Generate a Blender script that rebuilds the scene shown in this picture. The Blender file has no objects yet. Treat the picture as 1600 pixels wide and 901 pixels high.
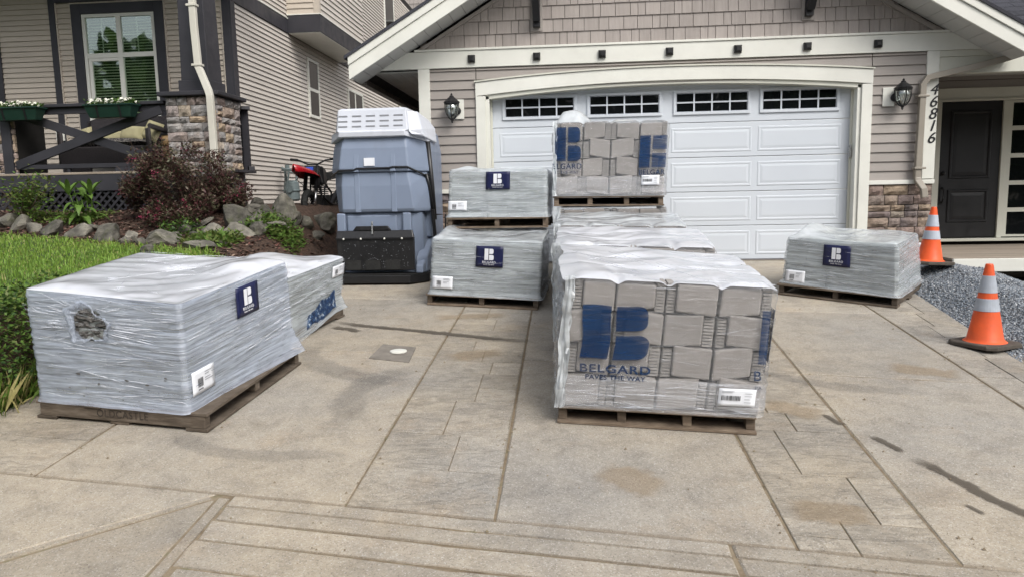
import bpy, bmesh, math, random
import numpy as np
from mathutils import Vector, Matrix, noise
random.seed(7); np.random.seed(7); noise.seed_set(7)
sc = bpy.context.scene
COL = sc.collection
rad = math.radians
# ---------------------------------------------------------------- camera
CAMZ = 0.8245
cd = bpy.data.cameras.new('camera'); cd.sensor_width = 36.0; cd.lens = 25.34; cd.clip_end = 500; cd.clip_start = 0.05
co = bpy.data.objects.new('camera', cd); COL.objects.link(co)
m3 = Matrix(((0.99610492, 0.00894465, 0.08772101), (0.08593614, 0.12432093, -0.98851368), (-0.01974747, 0.99220174, 0.12306802)))
co.matrix_world = Matrix.Translation((0, 0, CAMZ)) @ m3.to_4x4()
sc.camera = co
# ---------------------------------------------------------------- sky and sun (overcast daylight)
W = bpy.data.worlds.new('World'); sc.world = W; W.use_nodes = True
nt = W.node_tree; nt.nodes.clear()
SUN_EL, SUN_AZ = 46.0, 142.0          # azimuth clockwise from +Y
sky = nt.nodes.new('ShaderNodeTexSky'); sky.sky_type = 'NISHITA'; sky.sun_disc = False
sky.sun_elevation = rad(SUN_EL); sky.sun_rotation = rad(SUN_AZ); sky.air_density = 1.0; sky.dust_density = 4.0; sky.ozone_density = 1.0
hs = nt.nodes.new('ShaderNodeHueSaturation'); hs.inputs['Saturation'].default_value = 0.38
bg = nt.nodes.new('ShaderNodeBackground'); bg.inputs['Strength'].default_value = 0.15
wo = nt.nodes.new('ShaderNodeOutputWorld')
nt.links.new(sky.outputs[0], hs.inputs['Color']); nt.links.new(hs.outputs[0], bg.inputs[0]); nt.links.new(bg.outputs[0], wo.inputs[0])
sl = bpy.data.lights.new('sun', 'SUN'); sl.energy = 1.25; sl.angle = rad(25); sl.color = (1.0, 0.97, 0.92)
so = bpy.data.objects.new('sun', sl); COL.objects.link(so)
sd = Vector((math.sin(rad(SUN_AZ)) * math.cos(rad(SUN_EL)), math.cos(rad(SUN_AZ)) * math.cos(rad(SUN_EL)), math.sin(rad(SUN_EL))))
so.rotation_euler = (-sd).to_track_quat('-Z', 'Y').to_euler()
so.location = sd * 40
vs = sc.view_settings; vs.view_transform = 'Standard'; vs.look = 'None'; vs.exposure = 0.52; vs.gamma = 1.0; vs.use_curve_mapping = False
sc.cycles.max_bounces = 8; sc.cycles.transparent_max_bounces = 24; sc.cycles.diffuse_bounces = 4; sc.cycles.glossy_bounces = 3
sc.cycles.use_denoising = True
sc.cycles.sample_clamp_indirect = 8

# ---------------------------------------------------------------- helpers: objects
def tag(o, label=None, cat=None, group=None, kind=None):
    if label: o['label'] = label
    if cat: o['category'] = cat
    if group: o['group'] = group
    if kind: o['kind'] = kind
    return o
def thing(name, label, cat, loc=(0, 0, 0), group=None, kind=None):
    o = bpy.data.objects.new(name, None); COL.objects.link(o); o.location = loc; o.empty_display_size = 0.1
    return tag(o, label, cat, group, kind)
def node(name, parent, loc=None):
    o = bpy.data.objects.new(name, None); COL.objects.link(o); o.parent = parent
    if loc is not None: o.location = Vector(loc) - wloc(parent)
    return o
def wloc(p):
    v = Vector((0, 0, 0))
    while p is not None:
        v = v + p.location; p = p.parent
    return v
class MB:
    def __init__(s): s.v = []; s.f = []; s.uv = None
    def add(s, vs, fs):
        n = len(s.v); s.v += [tuple(v) for v in vs]; s.f += [tuple(i + n for i in f) for f in fs]; return s
    def hexa(s, p):
        return s.add(p, [(3, 2, 1, 0), (4, 5, 6, 7), (0, 1, 5, 4), (1, 2, 6, 5), (2, 3, 7, 6), (3, 0, 4, 7)])
    def box(s, x0, x1, y0, y1, z0, z1):
        return s.hexa([(x0, y0, z0), (x1, y0, z0), (x1, y1, z0), (x0, y1, z0), (x0, y0, z1), (x1, y0, z1), (x1, y1, z1), (x0, y1, z1)])
    def bar(s, a, b, w, h, up=(0, 0, 1)):
        a = Vector(a); b = Vector(b); d = (b - a).normalized(); sd_ = d.cross(Vector(up)).normalized() * (w / 2); u = sd_.cross(d).normalized() * (h / 2)
        return s.hexa([a - sd_ - u, a + sd_ - u, b + sd_ - u, b - sd_ - u, a - sd_ + u, a + sd_ + u, b + sd_ + u, b - sd_ + u])
    def prism(s, pts, y0, y1, ax='xz'):
        n = len(pts)
        def P(p, t):
            return {'xz': (p[0], t, p[1]), 'xy': (p[0], p[1], t), 'yz': (t, p[0], p[1])}[ax]
        return s.add([P(p, y0) for p in pts] + [P(p, y1) for p in pts],
                     [tuple(range(n)), tuple(range(2 * n - 1, n - 1, -1))] + [(i, n + i, n + (i + 1) % n, (i + 1) % n) for i in range(n)])
    def tube(s, path, r, n=8, cap=True):
        path = [Vector(p) for p in path]; k = len(path); rs = r if isinstance(r, (list, tuple)) else [r] * k
        vs = []; ref = Vector((0.13, 0.27, 0.95))
        for i, p in enumerate(path):
            d = (path[min(i + 1, k - 1)] - path[max(i - 1, 0)]).normalized()
            a = d.cross(ref)
            if a.length < 0.05: a = d.cross(Vector((1, 0, 0)))
            a.normalize(); b = d.cross(a).normalized()
            for j in range(n):
                t = 2 * math.pi * j / n; vs.append(p + (a * math.cos(t) + b * math.sin(t)) * rs[i])
        fs = [(i * n + j, i * n + (j + 1) % n, (i + 1) * n + (j + 1) % n, (i + 1) * n + j) for i in range(k - 1) for j in range(n)]
        if cap: fs += [tuple(range(n - 1, -1, -1)), tuple(range((k - 1) * n, k * n))]
        return s.add(vs, fs)
    def lathe(s, c, prof, n=16, axis='z'):
        vs = []
        for r, z in prof:
            for j in range(n):
                t = 2 * math.pi * j / n; x, y = r * math.cos(t), r * math.sin(t)
                vs.append({'z': (c[0] + x, c[1] + y, c[2] + z), 'y': (c[0] + x, c[1] + z, c[2] + y), 'x': (c[0] + z, c[1] + x, c[2] + y)}[axis])
        k = len(prof)
        fs = [(i * n + j, i * n + (j + 1) % n, (i + 1) * n + (j + 1) % n, (i + 1) * n + j) for i in range(k - 1) for j in range(n)]
        return s.add(vs, fs + [tuple(range(n - 1, -1, -1)), tuple(range((k - 1) * n, k * n))])
    def loft(s, rings, cap=True):
        n = len(rings[0]); k = len(rings)
        fs = [(i * n + j, i * n + (j + 1) % n, (i + 1) * n + (j + 1) % n, (i + 1) * n + j) for i in range(k - 1) for j in range(n)]
        if cap: fs += [tuple(range(n - 1, -1, -1)), tuple(range((k - 1) * n, k * n))]
        return s.add([p for r in rings for p in r], fs)
    def grid(s, P):            # P[i][j]
        a, b = len(P), len(P[0])
        return s.add([p for r in P for p in r], [(i * b + j, i * b + j + 1, (i + 1) * b + j + 1, (i + 1) * b + j) for i in range(a - 1) for j in range(b - 1)])
    def build(s, name, mat, parent=None, smooth=False, bevel=0, kind=None, label=None, fix=True, seg=2):
        off = wloc(parent) if parent else Vector((0, 0, 0))
        me = bpy.data.meshes.new(name)
        vs = [(v[0] - off[0], v[1] - off[1], v[2] - off[2]) for v in s.v]
        me.from_pydata(vs, [], s.f)
        if fix and len(s.f) < 6000:
            bm = bmesh.new(); bm.from_mesh(me); bmesh.ops.recalc_face_normals(bm, faces=bm.faces); bm.to_mesh(me); bm.free()
        if smooth: me.polygons.foreach_set('use_smooth', [True] * len(me.polygons))
        for m in (mat if isinstance(mat, (list, tuple)) else [mat]): me.materials.append(m)
        o = bpy.data.objects.new(name, me); COL.objects.link(o)
        if parent: o.parent = parent
        if bevel:
            b = o.modifiers.new('bevel', 'BEVEL'); b.width = bevel; b.segments = seg; b.limit_method = 'ANGLE'; b.angle_limit = rad(40)
        if kind: o['kind'] = kind
        if label: o['label'] = label
        return o
def fast_mesh(name, V, F, mat, parent=None, kind=None, midx=None, smooth=False):
    """V (n,3) array, F (m,k) array of equal-size faces"""
    off = np.array(wloc(parent)) if parent else np.zeros(3)
    me = bpy.data.meshes.new(name); V = np.asarray(V, float) - off; F = np.asarray(F, np.int32); m, k = F.shape
    me.vertices.add(len(V)); me.vertices.foreach_set('co', V.astype(np.float32).ravel())
    me.loops.add(m * k); me.loops.foreach_set('vertex_index', F.ravel())
    me.polygons.add(m); me.polygons.foreach_set('loop_start', np.arange(0, m * k, k, dtype=np.int32))
    try: me.polygons.foreach_set('loop_total', np.full(m, k, dtype=np.int32))
    except Exception: pass
    for mm in (mat if isinstance(mat, (list, tuple)) else [mat]): me.materials.append(mm)
    if midx is not None: me.polygons.foreach_set('material_index', np.asarray(midx, np.int32))
    if smooth: me.polygons.foreach_set('use_smooth', [True] * m)
    me.update(calc_edges=True); me.validate()
    o = bpy.data.objects.new(name, me); COL.objects.link(o)
    if parent: o.parent = parent
    if kind: o['kind'] = kind
    return o
def share(o, name, parent, loc, rot=None):
    c = bpy.data.objects.new(name, o.data); COL.objects.link(c); c.parent = parent
    c.location = Vector(loc) - wloc(parent)
    if rot: c.rotation_euler = rot
    for m in o.modifiers:
        if m.type == 'BEVEL':
            b = c.modifiers.new('bevel', 'BEVEL'); b.width = m.width; b.segments = m.segments; b.limit_method = 'ANGLE'; b.angle_limit = m.angle_limit
    return c
def text(name, body, origin, xdir, ydir, size, mat, parent, shear=0, bold=0.0, align='CENTER', spacing=1.0, width=None):
    cu = bpy.data.curves.new(name, 'FONT'); cu.body = body; cu.size = size; cu.align_x = align; cu.align_y = 'CENTER'; cu.shear = shear; cu.offset = bold
    cu.space_character = spacing; cu.extrude = 0.0006; cu.materials.append(mat)
    t = bpy.data.objects.new('tmp', cu); me = bpy.data.meshes.new_from_object(t); bpy.data.objects.remove(t); bpy.data.curves.remove(cu)
    if not me.materials: me.materials.append(mat)
    o = bpy.data.objects.new(name, me); COL.objects.link(o); o.parent = parent
    x = Vector(xdir).normalized(); y = Vector(ydir); y = (y - x * y.dot(x)).normalized(); z = x.cross(y)
    M = Matrix((x, y, z)).transposed().to_4x4()
    if width: M = M @ Matrix.Diagonal((width, 1, 1, 1))
    o.matrix_basis = Matrix.Translation(Vector(origin) - wloc(parent)) @ M
    return o
def clip(poly, f):             # keep f(p) >= 0, convex clipping in 2-D
    out = []
    for i in range(len(poly)):
        a, b = poly[i], poly[(i + 1) % len(poly)]; fa, fb = f(a), f(b)
        if fa >= 0: out.append(a)
        if (fa >= 0) != (fb >= 0):
            t = fa / (fa - fb); out.append((a[0] + (b[0] - a[0]) * t, a[1] + (b[1] - a[1]) * t))
    return out
# ---------------------------------------------------------------- helpers: materials
class NT:
    def __init__(s, name):
        s.m = bpy.data.materials.new(name); s.m.use_nodes = True; s.t = s.m.node_tree; s.t.nodes.clear()
        s.out = s.t.nodes.new('ShaderNodeOutputMaterial'); s.pos = s.n('ShaderNodeNewGeometry').outputs['Position']
    def n(s, typ, **kw):
        x = s.t.nodes.new(typ)
        for k, v in kw.items(): setattr(x, k, v)
        return x
    def l(s, a, b):
        if isinstance(a, (int, float)): b.default_value = a
        elif isinstance(a, tuple): b.default_value = (a + (1,)) if len(a) == 3 and len(b.default_value) == 4 else a
        else: s.t.links.new(a, b)
    def map(s, vec, scale=(1, 1, 1), rot=(0, 0, 0), loc=(0, 0, 0)):
        x = s.n('ShaderNodeMapping'); s.l(vec, x.inputs[0]); x.inputs['Scale'].default_value = scale; x.inputs['Rotation'].default_value = rot; x.inputs['Location'].default_value = loc
        return x.outputs[0]
    def noise(s, scale, detail=4, rough=.55, vec=None, dist=0.0, fac=True):
        x = s.n('ShaderNodeTexNoise'); s.l(vec if vec is not None else s.pos, x.inputs['Vector']); x.inputs['Scale'].default_value = scale
        x.inputs['Detail'].default_value = detail; x.inputs['Roughness'].default_value = rough; x.inputs['Distortion'].default_value = dist
        return x.outputs[0 if fac else 1]
    def vor(s, scale, vec=None, feature='F1', out='Distance', rand=1.0):
        x = s.n('ShaderNodeTexVoronoi', feature=feature); s.l(vec if vec is not None else s.pos, x.inputs['Vector']); x.inputs['Scale'].default_value = scale
        x.inputs['Randomness'].default_value = rand
        return x.outputs[out]
    def ramp(s, fac, stops, interp='LINEAR'):
        x = s.n('ShaderNodeValToRGB'); s.l(fac, x.inputs[0]); e = x.color_ramp.elements; x.color_ramp.interpolation = interp
        while len(e) < len(stops): e.new(0.5)
        for el, (p, c) in zip(e, stops): el.position = p; el.color = (c, c, c, 1) if isinstance(c, (int, float)) else tuple(c) + (1,)
        return x.outputs[0]
    def mix(s, fac, a, b, mode='MIX'):
        x = s.n('ShaderNodeMix', data_type='RGBA', blend_type=mode); s.l(fac, x.inputs[0]); s.l(a, x.inputs[6]); s.l(b, x.inputs[7]); return x.outputs[2]
    def math(s, op, a, b=0.0, c=None, clamp=False):
        x = s.n('ShaderNodeMath', operation=op, use_clamp=clamp); s.l(a, x.inputs[0]); s.l(b, x.inputs[1])
        if c is not None: s.l(c, x.inputs[2])
        return x.outputs[0]
    def bump(s, h, strength=.3, dist=.01, normal=None):
        x = s.n('ShaderNodeBump'); s.l(h, x.inputs['Height']); x.inputs['Strength'].default_value = strength; x.inputs['Distance'].default_value = dist
        if normal is not None: s.l(normal, x.inputs['Normal'])
        return x.outputs[0]
    def facing(s, lo, hi, power=5.0):      # view-angle reflectance that is the same from both sides of a thin sheet
        g = s.n('ShaderNodeNewGeometry'); d = s.n('ShaderNodeVectorMath', operation='DOT_PRODUCT'); s.l(g.outputs['Normal'], d.inputs[0]); s.l(g.outputs['Incoming'], d.inputs[1])
        return s.math('MULTIPLY_ADD', s.math('POWER', s.math('SUBTRACT', 1.0, s.math('ABSOLUTE', d.outputs['Value']), clamp=True), power), hi - lo, lo)
    def rand(s): return s.n('ShaderNodeObjectInfo').outputs['Random']
    def val(s, col, v):          # multiply value
        x = s.n('ShaderNodeHueSaturation'); s.l(col, x.inputs['Color']); s.l(v, x.inputs['Value']); return x.outputs[0]
    def bsdf(s, color, rough=.6, normal=None, spec=.5, metal=0.0, alpha=1.0, coat=0.0, trans=0.0, sheen=0.0, sss=0.0):
        b = s.n('ShaderNodeBsdfPrincipled'); s.l(color, b.inputs['Base Color']); s.l(rough, b.inputs['Roughness']); s.l(spec, b.inputs['Specular IOR Level'])
        s.l(metal, b.inputs['Metallic']); s.l(alpha, b.inputs['Alpha']); s.l(coat, b.inputs['Coat Weight'])
        if normal is not None: s.l(normal, b.inputs['Normal'])
        return b.outputs[0]
    def done(s, sh): s.t.links.new(sh, s.out.inputs[0]); return s.m
def pmat(name, stops, scale=4, detail=5, stretch=(1, 1, 1), rough=.6, bump=.15, bscale=40, bstretch=(1, 1, 1), bdist=.01, rand=0.0, spec=.4, metal=0.0, coat=0.0, dirt=0.0):
    T = NT(name)
    f = T.noise(scale, detail, vec=T.map(T.pos, stretch)); c = T.ramp(f, stops)
    if rand: c = T.val(c, T.math('MULTIPLY_ADD', T.rand(), 2 * rand, 1 - rand))
    if dirt:
        d = T.ramp(T.noise(2.3, 8, .7), [(.45, 0.0), (.75, dirt)]); c = T.mix(d, c, (0.08, 0.065, 0.05))
    nrm = T.bump(T.noise(bscale, 5, vec=T.map(T.pos, bstretch)), bump, bdist) if bump else None
    r = T.ramp(T.noise(scale * 3, 4), [(.3, max(rough - .1, 0)), (.7, min(rough + .1, 1))])
    return T.done(T.bsdf(c, r, nrm, spec, metal, coat=coat))
S = 0.085; DY = 9.2
def gz(y): return -S * (DY - y) if y < DY else 0.0
def sstep(a, b, x):
    t = min(max((x - a) / (b - a), 0), 1); return t * t * (3 - 2 * t)

MAT = {}
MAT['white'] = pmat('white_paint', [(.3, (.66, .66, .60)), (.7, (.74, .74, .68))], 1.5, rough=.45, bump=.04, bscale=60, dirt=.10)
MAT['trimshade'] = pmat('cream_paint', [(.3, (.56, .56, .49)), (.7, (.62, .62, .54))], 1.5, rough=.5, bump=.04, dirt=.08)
MAT['door'] = pmat('garage_door_paint', [(.3, (.56, .60, .65)), (.7, (.60, .64, .685))], .9, rough=.38, bump=.03, bscale=160)
MAT['black'] = pmat('black_paint', [(.3, (.010, .010, .011)), (.7, (.016, .016, .018))], 3, rough=.45, bump=.05)
MAT['dark'] = pmat('charcoal_paint', [(.3, (.026, .026, .031)), (.7, (.040, .039, .046))], 2, rough=.5, bump=.06, bscale=60, rand=.1)
MAT['siding'] = pmat('taupe_siding', [(.3, (.28, .254, .232)), (.7, (.318, .289, .265))], 1.2, stretch=(1, 1, 6), rough=.55, bump=.12, bscale=45, bstretch=(.15, .15, 3), rand=.05)
MAT['siding2'] = pmat('neighbour_siding', [(.3, (.49, .452, .41)), (.7, (.54, .50, .455))], 1.2, stretch=(1, 1, 6), rough=.55, bump=.12, bscale=45, bstretch=(.15, .15, 3), rand=.04)
MAT['siding3'] = pmat('neighbour_siding_shaded', [(.3, (.45, .40, .335)), (.7, (.50, .445, .375))], 1.2, stretch=(1, 1, 6), rough=.55, bump=.12, bscale=45, bstretch=(.15, .15, 3), rand=.04)  # same siding as the side wall, shade of the front faces put into the colour
MAT['shake'] = pmat('taupe_shake', [(.3, (.29, .258, .237)), (.7, (.352, .315, .29))], 26, stretch=(1, 1, .06), rough=.65, bump=.35, bscale=60, bstretch=(1, 1, .05), rand=.09)
MAT['soffit'] = pmat('grey_soffit', [(.3, (.44, .44, .42)), (.7, (.5, .5, .48))], 2, rough=.5, bump=.02)
MAT['darkgap'] = pmat('dark_backing', [(.3, (.010, .009, .008)), (.7, (.018, .016, .014))], 2, rough=.9, bump=0)
MAT['gutter'] = pmat('tan_gutter', [(.3, (.26, .235, .195)), (.7, (.31, .28, .235))], 2, rough=.4, bump=.03)
MAT['gutterdark'] = pmat('brown_gutter', [(.3, (.06, .05, .045)), (.7, (.085, .07, .06))], 2, rough=.4, bump=.03)
MAT['cream_pipe'] = pmat('cream_downpipe', [(.3, (.55, .53, .46)), (.7, (.62, .60, .53))], 2, rough=.4, bump=.03, dirt=.1)
MAT['roof'] = pmat('slate_shingle', [(.25, (.020, .021, .028)), (.5, (.036, .037, .046)), (.75, (.055, .055, .064))], 60, rough=.85, bump=.5, bscale=250, rand=.25)
MAT['wood'] = pmat('pallet_wood', [(.25, (.065, .048, .034)), (.5, (.14, .105, .075)), (.75, (.22, .175, .13))], 9, 8, stretch=(1, 1, 5), rough=.8, bump=.4, bscale=70, bstretch=(.3, .3, 2), rand=.3)
MAT['wooddark'] = pmat('old_pallet_wood', [(.25, (.05, .038, .028)), (.5, (.10, .078, .058)), (.75, (.17, .14, .11))], 7, 8, stretch=(1, 1, 5), rough=.85, bump=.45, bscale=70, bstretch=(.3, .3, 2), rand=.3)
MAT['porchwood'] = pmat('weathered_boards', [(.25, (.20, .165, .13)), (.75, (.34, .29, .235))], 9, 6, stretch=(.3, 4, 4), rough=.8, bump=.3, rand=.12)
MAT['steel'] = pmat('steel', [(.3, (.5, .5, .5)), (.7, (.62, .62, .62))], 8, rough=.3, bump=.02, metal=1.0)
def glass_mat(name, tint, refl_rough=.02, alpha=.45):
    T = NT(name); n = T.bump(T.noise(2.2, 2), .06, .02)
    tr = T.n('ShaderNodeBsdfTransparent'); T.l(tint, tr.inputs[0])
    gl = T.n('ShaderNodeBsdfGlossy'); gl.inputs['Roughness'].default_value = refl_rough; T.l(n, gl.inputs['Normal']); T.l((.9, .95, .92), gl.inputs[0])
    mx = T.n('ShaderNodeMixShader'); T.l(T.facing(alpha, 1.0), mx.inputs[0]); T.t.links.new(tr.outputs[0], mx.inputs[1]); T.t.links.new(gl.outputs[0], mx.inputs[2])
    return T.done(mx.outputs[0])
MAT['glass'] = glass_mat('window_glass', (.86, .93, .87), alpha=.20)
def dark_glass():
    T = NT('dark_glass'); n = T.bump(T.noise(3.0, 2), .05, .02)
    return T.done(T.bsdf((.006, .007, .008), .03, n, .5))
MAT['darkglass'] = dark_glass()
def stone_mat(name, stops, rand=.35):
    T = NT(name); r = T.rand(); base = T.ramp(r, stops)
    n = T.noise(14, 8, .65); c = T.mix(1.0, base, T.ramp(n, [(.3, .55), (.5, .95), (.72, 1.35)]), 'MULTIPLY')
    c = T.mix(T.ramp(T.noise(5, 4), [(.5, 0.0), (.7, .5)]), c, (.20, .145, .105))
    h = T.math('ADD', T.noise(9, 8, .6, vec=T.map(T.pos, (1, 1, 1.6))), T.math('MULTIPLY', T.noise(70, 4), .25))
    return T.done(T.bsdf(c, .85, T.bump(h, .8, .035), .25))
MAT['veneer'] = stone_mat('ledge_stone', [(0, (.20, .17, .165)), (.2, (.28, .20, .16)), (.4, (.17, .15, .155)), (.6, (.31, .24, .17)), (.8, (.24, .19, .175)), (1, (.30, .26, .21))])
MAT['veneer2'] = stone_mat('porch_ledge_stone', [(0, (.25, .24, .235)), (.3, (.33, .315, .30)), (.55, (.28, .265, .26)), (.75, (.33, .26, .23)), (.9, (.36, .28, .19)), (1, (.31, .30, .285))])
def rock_mat():
    T = NT('mossy_rock'); n = T.noise(5, 9, .65)
    c = T.ramp(n, [(.3, (.045, .043, .037)), (.48, (.125, .118, .10)), (.62, (.205, .192, .16)), (.8, (.30, .285, .245))])
    c = T.val(c, T.math('MULTIPLY_ADD', T.rand(), .6, .65))
    c = T.mix(T.ramp(T.noise(8, 5), [(.55, 0.0), (.72, .55)]), c, (.085, .095, .045))
    h = T.math('ADD', T.noise(7, 9, .65, vec=T.map(T.pos, (1, 1, 2.5))), T.math('MULTIPLY', T.vor(14), .3))
    return T.done(T.bsdf(c, .9, T.bump(h, .8, .03), .2))
MAT['rock'] = rock_mat()
def leaf_mat(name, c1, c2, rough=.5, trans=.25):
    T = NT(name); c = T.ramp(T.noise(9, 3), [(.3, c1), (.7, c2)])
    c = T.mix(T.ramp(T.noise(60, 2), [(.4, 0.0), (.7, .35)]), c, tuple(min(1, x * 1.7) for x in c2))
    p = T.bsdf(c, rough, None, .35)
    t = T.n('ShaderNodeBsdfTranslucent'); T.l(c, t.inputs[0]); mx = T.n('ShaderNodeMixShader'); mx.inputs[0].default_value = trans
    T.t.links.new(p, mx.inputs[1]); T.t.links.new(t.outputs[0], mx.inputs[2]); return T.done(mx.outputs[0])
# ================================================================ GROUND AND DRIVEWAY
def concrete(name, slate):
    T = NT(name); big = T.noise(.55, 6, .6); mid = T.noise(2.2, 7, .65)
    tan = (.36, .311, .238); grey = (.285, .268, .238); rust = (.38, .285, .175); dark = (.15, .146, .143)
    c = T.mix(T.ramp(big, [(.38, 0.0), (.62, 1.0)]), tan, grey)
    c = T.mix(T.ramp(mid, [(.54, 0.0), (.74, .5)]), c, rust)
    c = T.mix(1.0, c, T.ramp(T.noise(5.5, 8, .72, dist=.5), [(.32, .74), (.5, 1.0), (.68, 1.14)]), 'MULTIPLY')
    c = T.mix(T.ramp(T.noise(1.1, 8, .7, vec=T.map(T.pos, (1, 1, 1), loc=(7, 3, 0)), dist=.6), [(.49, 0.0), (.72, .52 if slate else .48)]), c, dark)
    sp = T.noise(150, 3, .8); sp2 = T.vor(95, out='Color')
    sps = T.n('ShaderNodeSeparateColor'); T.l(sp2, sps.inputs[0])
    c = T.mix(1.0, c, T.ramp(sp, [(.28, .76), (.5, 1.0), (.72, 1.17)]), 'MULTIPLY')
    c = T.mix(.11 if not slate else .07, c, T.ramp(sps.outputs[0], [(0, (.12, .10, .085)), (.35, (.34, .29, .24)), (.75, (.44, .41, .36)), (1, (.66, .63, .58))]))
    peb = T.vor(210, out='Color'); ps = T.n('ShaderNodeSeparateColor'); T.l(peb, ps.inputs[0])
    c = T.mix(T.ramp(ps.outputs[0], [(.93, 0.0), (.94, .35)], 'CONSTANT'), c, (.60, .58, .55))
    c = T.mix(T.ramp(ps.outputs[1], [(.93, 0.0), (.94, .4)], 'CONSTANT'), c, (.085, .07, .06))
    c = T.val(c, T.math('MULTIPLY_ADD', T.rand(), .2, .90))
    h = T.math('ADD', T.math('MULTIPLY', sp, .35), T.math('MULTIPLY', T.vor(110), .25))
    if slate:
        v = T.map(T.pos, (1, 2.6, 1), rot=(0, 0, .35)); h2 = T.noise(3.2, 9, .62, vec=v, dist=.9)
        st = T.ramp(h2, [(.30, 0), (.34, .25), (.44, .3), (.47, .55), (.56, .6), (.60, .85), (.75, 1)])
        c = T.mix(1.0, c, T.ramp(T.noise(7, 8, .7, vec=v, dist=1.2), [(.35, .82), (.5, 1.0), (.7, 1.10)]), 'MULTIPLY')
        h = T.math('ADD', T.math('MULTIPLY', h, .35), T.math('MULTIPLY', st, 2.2))
    return T.done(T.bsdf(c, .82, T.bump(h, .55 if slate else .4, .012), .28))
MAT['concrete'] = concrete('exposed_concrete', False); MAT['slate'] = concrete('stamped_concrete', True)
MAT['joint'] = pmat('joint_dirt', [(.3, (.14, .105, .068)), (.55, (.25, .20, .135)), (.75, (.15, .145, .08))], 14, 6, rough=.95, bump=.5, bscale=120)
MAT['soil'] = pmat('brown_soil', [(.3, (.035, .022, .016)), (.6, (.09, .055, .038)), (.8, (.14, .09, .065))], 20, 7, rough=.95, bump=.8, bscale=70, bdist=.03)
MAT['earth'] = pmat('dark_earth', [(.3, (.06, .05, .035)), (.7, (.12, .105, .075))], 3, 6, rough=.95, bump=.4)
MAT['turf'] = pmat('turf_base', [(.3, (.030, .050, .012)), (.7, (.060, .095, .022))], 8, 6, rough=.95, bump=.5, bscale=90)

# one ground sheet out to the horizon; the driveway, yard and street lie on it
xs = np.concatenate([np.linspace(-160, -14, 8), np.linspace(-12, 12, 13), np.linspace(14, 160, 8)])
ys = np.concatenate([np.linspace(-160, -16, 8), np.linspace(-14, 9.2, 30), np.linspace(10, 160, 10)])
mb = MB(); mb.grid([[(x, y, (-S * (DY - max(y, -6))) - .55 if y < DY else -.55) for x in xs] for y in ys])
tag(mb.build('ground', MAT['earth'], smooth=True), kind='structure')

drive = thing('driveway', None, None, (0, 6, gz(6)), kind='structure')
def xl(i, y):
    a, b = [(-3.62, 0), (-2.72, 0), (-1.055, -.008), (-.385, -.015), (.855, 0), (1.50, .035), (2.58, .035), (3.02, .125 if y > 5 else .05)][i]
    return a + b * (y - 5)
def yrow(r, x): return {'jc': 2.86 - .145 * x, 't1': 5.1 - .16 * x, 't2': 6.9 - .16 * x, 'end': 9.17}[r]
def corner(i, r):
    y = 5.0
    for _ in range(8): y = yrow(r, xl(i, y))
    return (xl(i, y), y)
def inset(poly, d):
    n = len(poly); a = sum(poly[i][0] * poly[(i + 1) % n][1] - poly[(i + 1) % n][0] * poly[i][1] for i in range(n))
    if a < 0: poly = poly[::-1]
    cur = poly
    for i in range(n):
        p, q = Vector(poly[i]), Vector(poly[(i + 1) % n]); e = (q - p)
        if e.length < 1e-6: continue
        e.normalize(); nn = Vector((-e.y, e.x))
        cur = clip(cur, lambda t, p=p, nn=nn: (Vector(t) - p).dot(nn) - d)
        if len(cur) < 3: return None
    return cur
def slab(poly, mat, name='slab', gap=.0052, jit=.004, parent=drive, lift=0.0, zf=gz):
    ew, ed_ = (.004, .0025) if name == 'stamped_stone' else (.009, .006)
    poly = inset([tuple(p) for p in poly], gap)
    if not poly: return
    pts = []
    for i in range(len(poly)):
        a, b = Vector(poly[i]), Vector(poly[(i + 1) % len(poly)]); k = max(1, int((b - a).length / .05)); k = min(k, 60)
        for j in range(k): pts.append(a + (b - a) * j / k)
    n = len(pts); c = sum(pts, Vector((0, 0))) / n; P = []
    for p in pts:
        d = (c - p).normalized() * (abs(noise.noise((p.x * 9, p.y * 9, 3.3))) * jit * 2.2); P.append(p + d)
    dz = lift + random.uniform(-.0015, .0015)
    r0 = []; r1 = []; r2 = []
    for p in P:
        q = p + (c - p).normalized() * min(ew, (c - p).length * .2)
        r0.append((q.x, q.y, zf(q.y) + dz)); r1.append((p.x, p.y, zf(p.y) + dz - ed_)); r2.append((p.x, p.y, zf(p.y) - .04))
    m = MB(); m.v = r0 + r1 + r2; m.f = [tuple(range(n))] + [(i, n + i, n + (i + 1) % n, (i + 1) % n) for i in range(n)] + [(n + i, 2 * n + i, 2 * n + (i + 1) % n, n + (i + 1) % n) for i in range(n)]
    return m.build(name, mat, parent)
bedm = MB(); bedm.grid([[(x, y, gz(y) - .0065) for x in np.linspace(-3.66, 3.7, 12)] for y in np.linspace(-6, 9.19, 12)]); bedm.build('joint_filler', MAT['joint'], drive)
rows = ['jc', 't1', 't2', 'end']
for (i, j) in ((1, 2), (3, 4), (5, 6)):                   # plain fields between the stamped bands
    for k in range(3):
        slab([corner(i, rows[k]), corner(j, rows[k]), corner(j, rows[k + 1]), corner(i, rows[k + 1])], MAT['concrete'])
rnd = random.Random(5)
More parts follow.
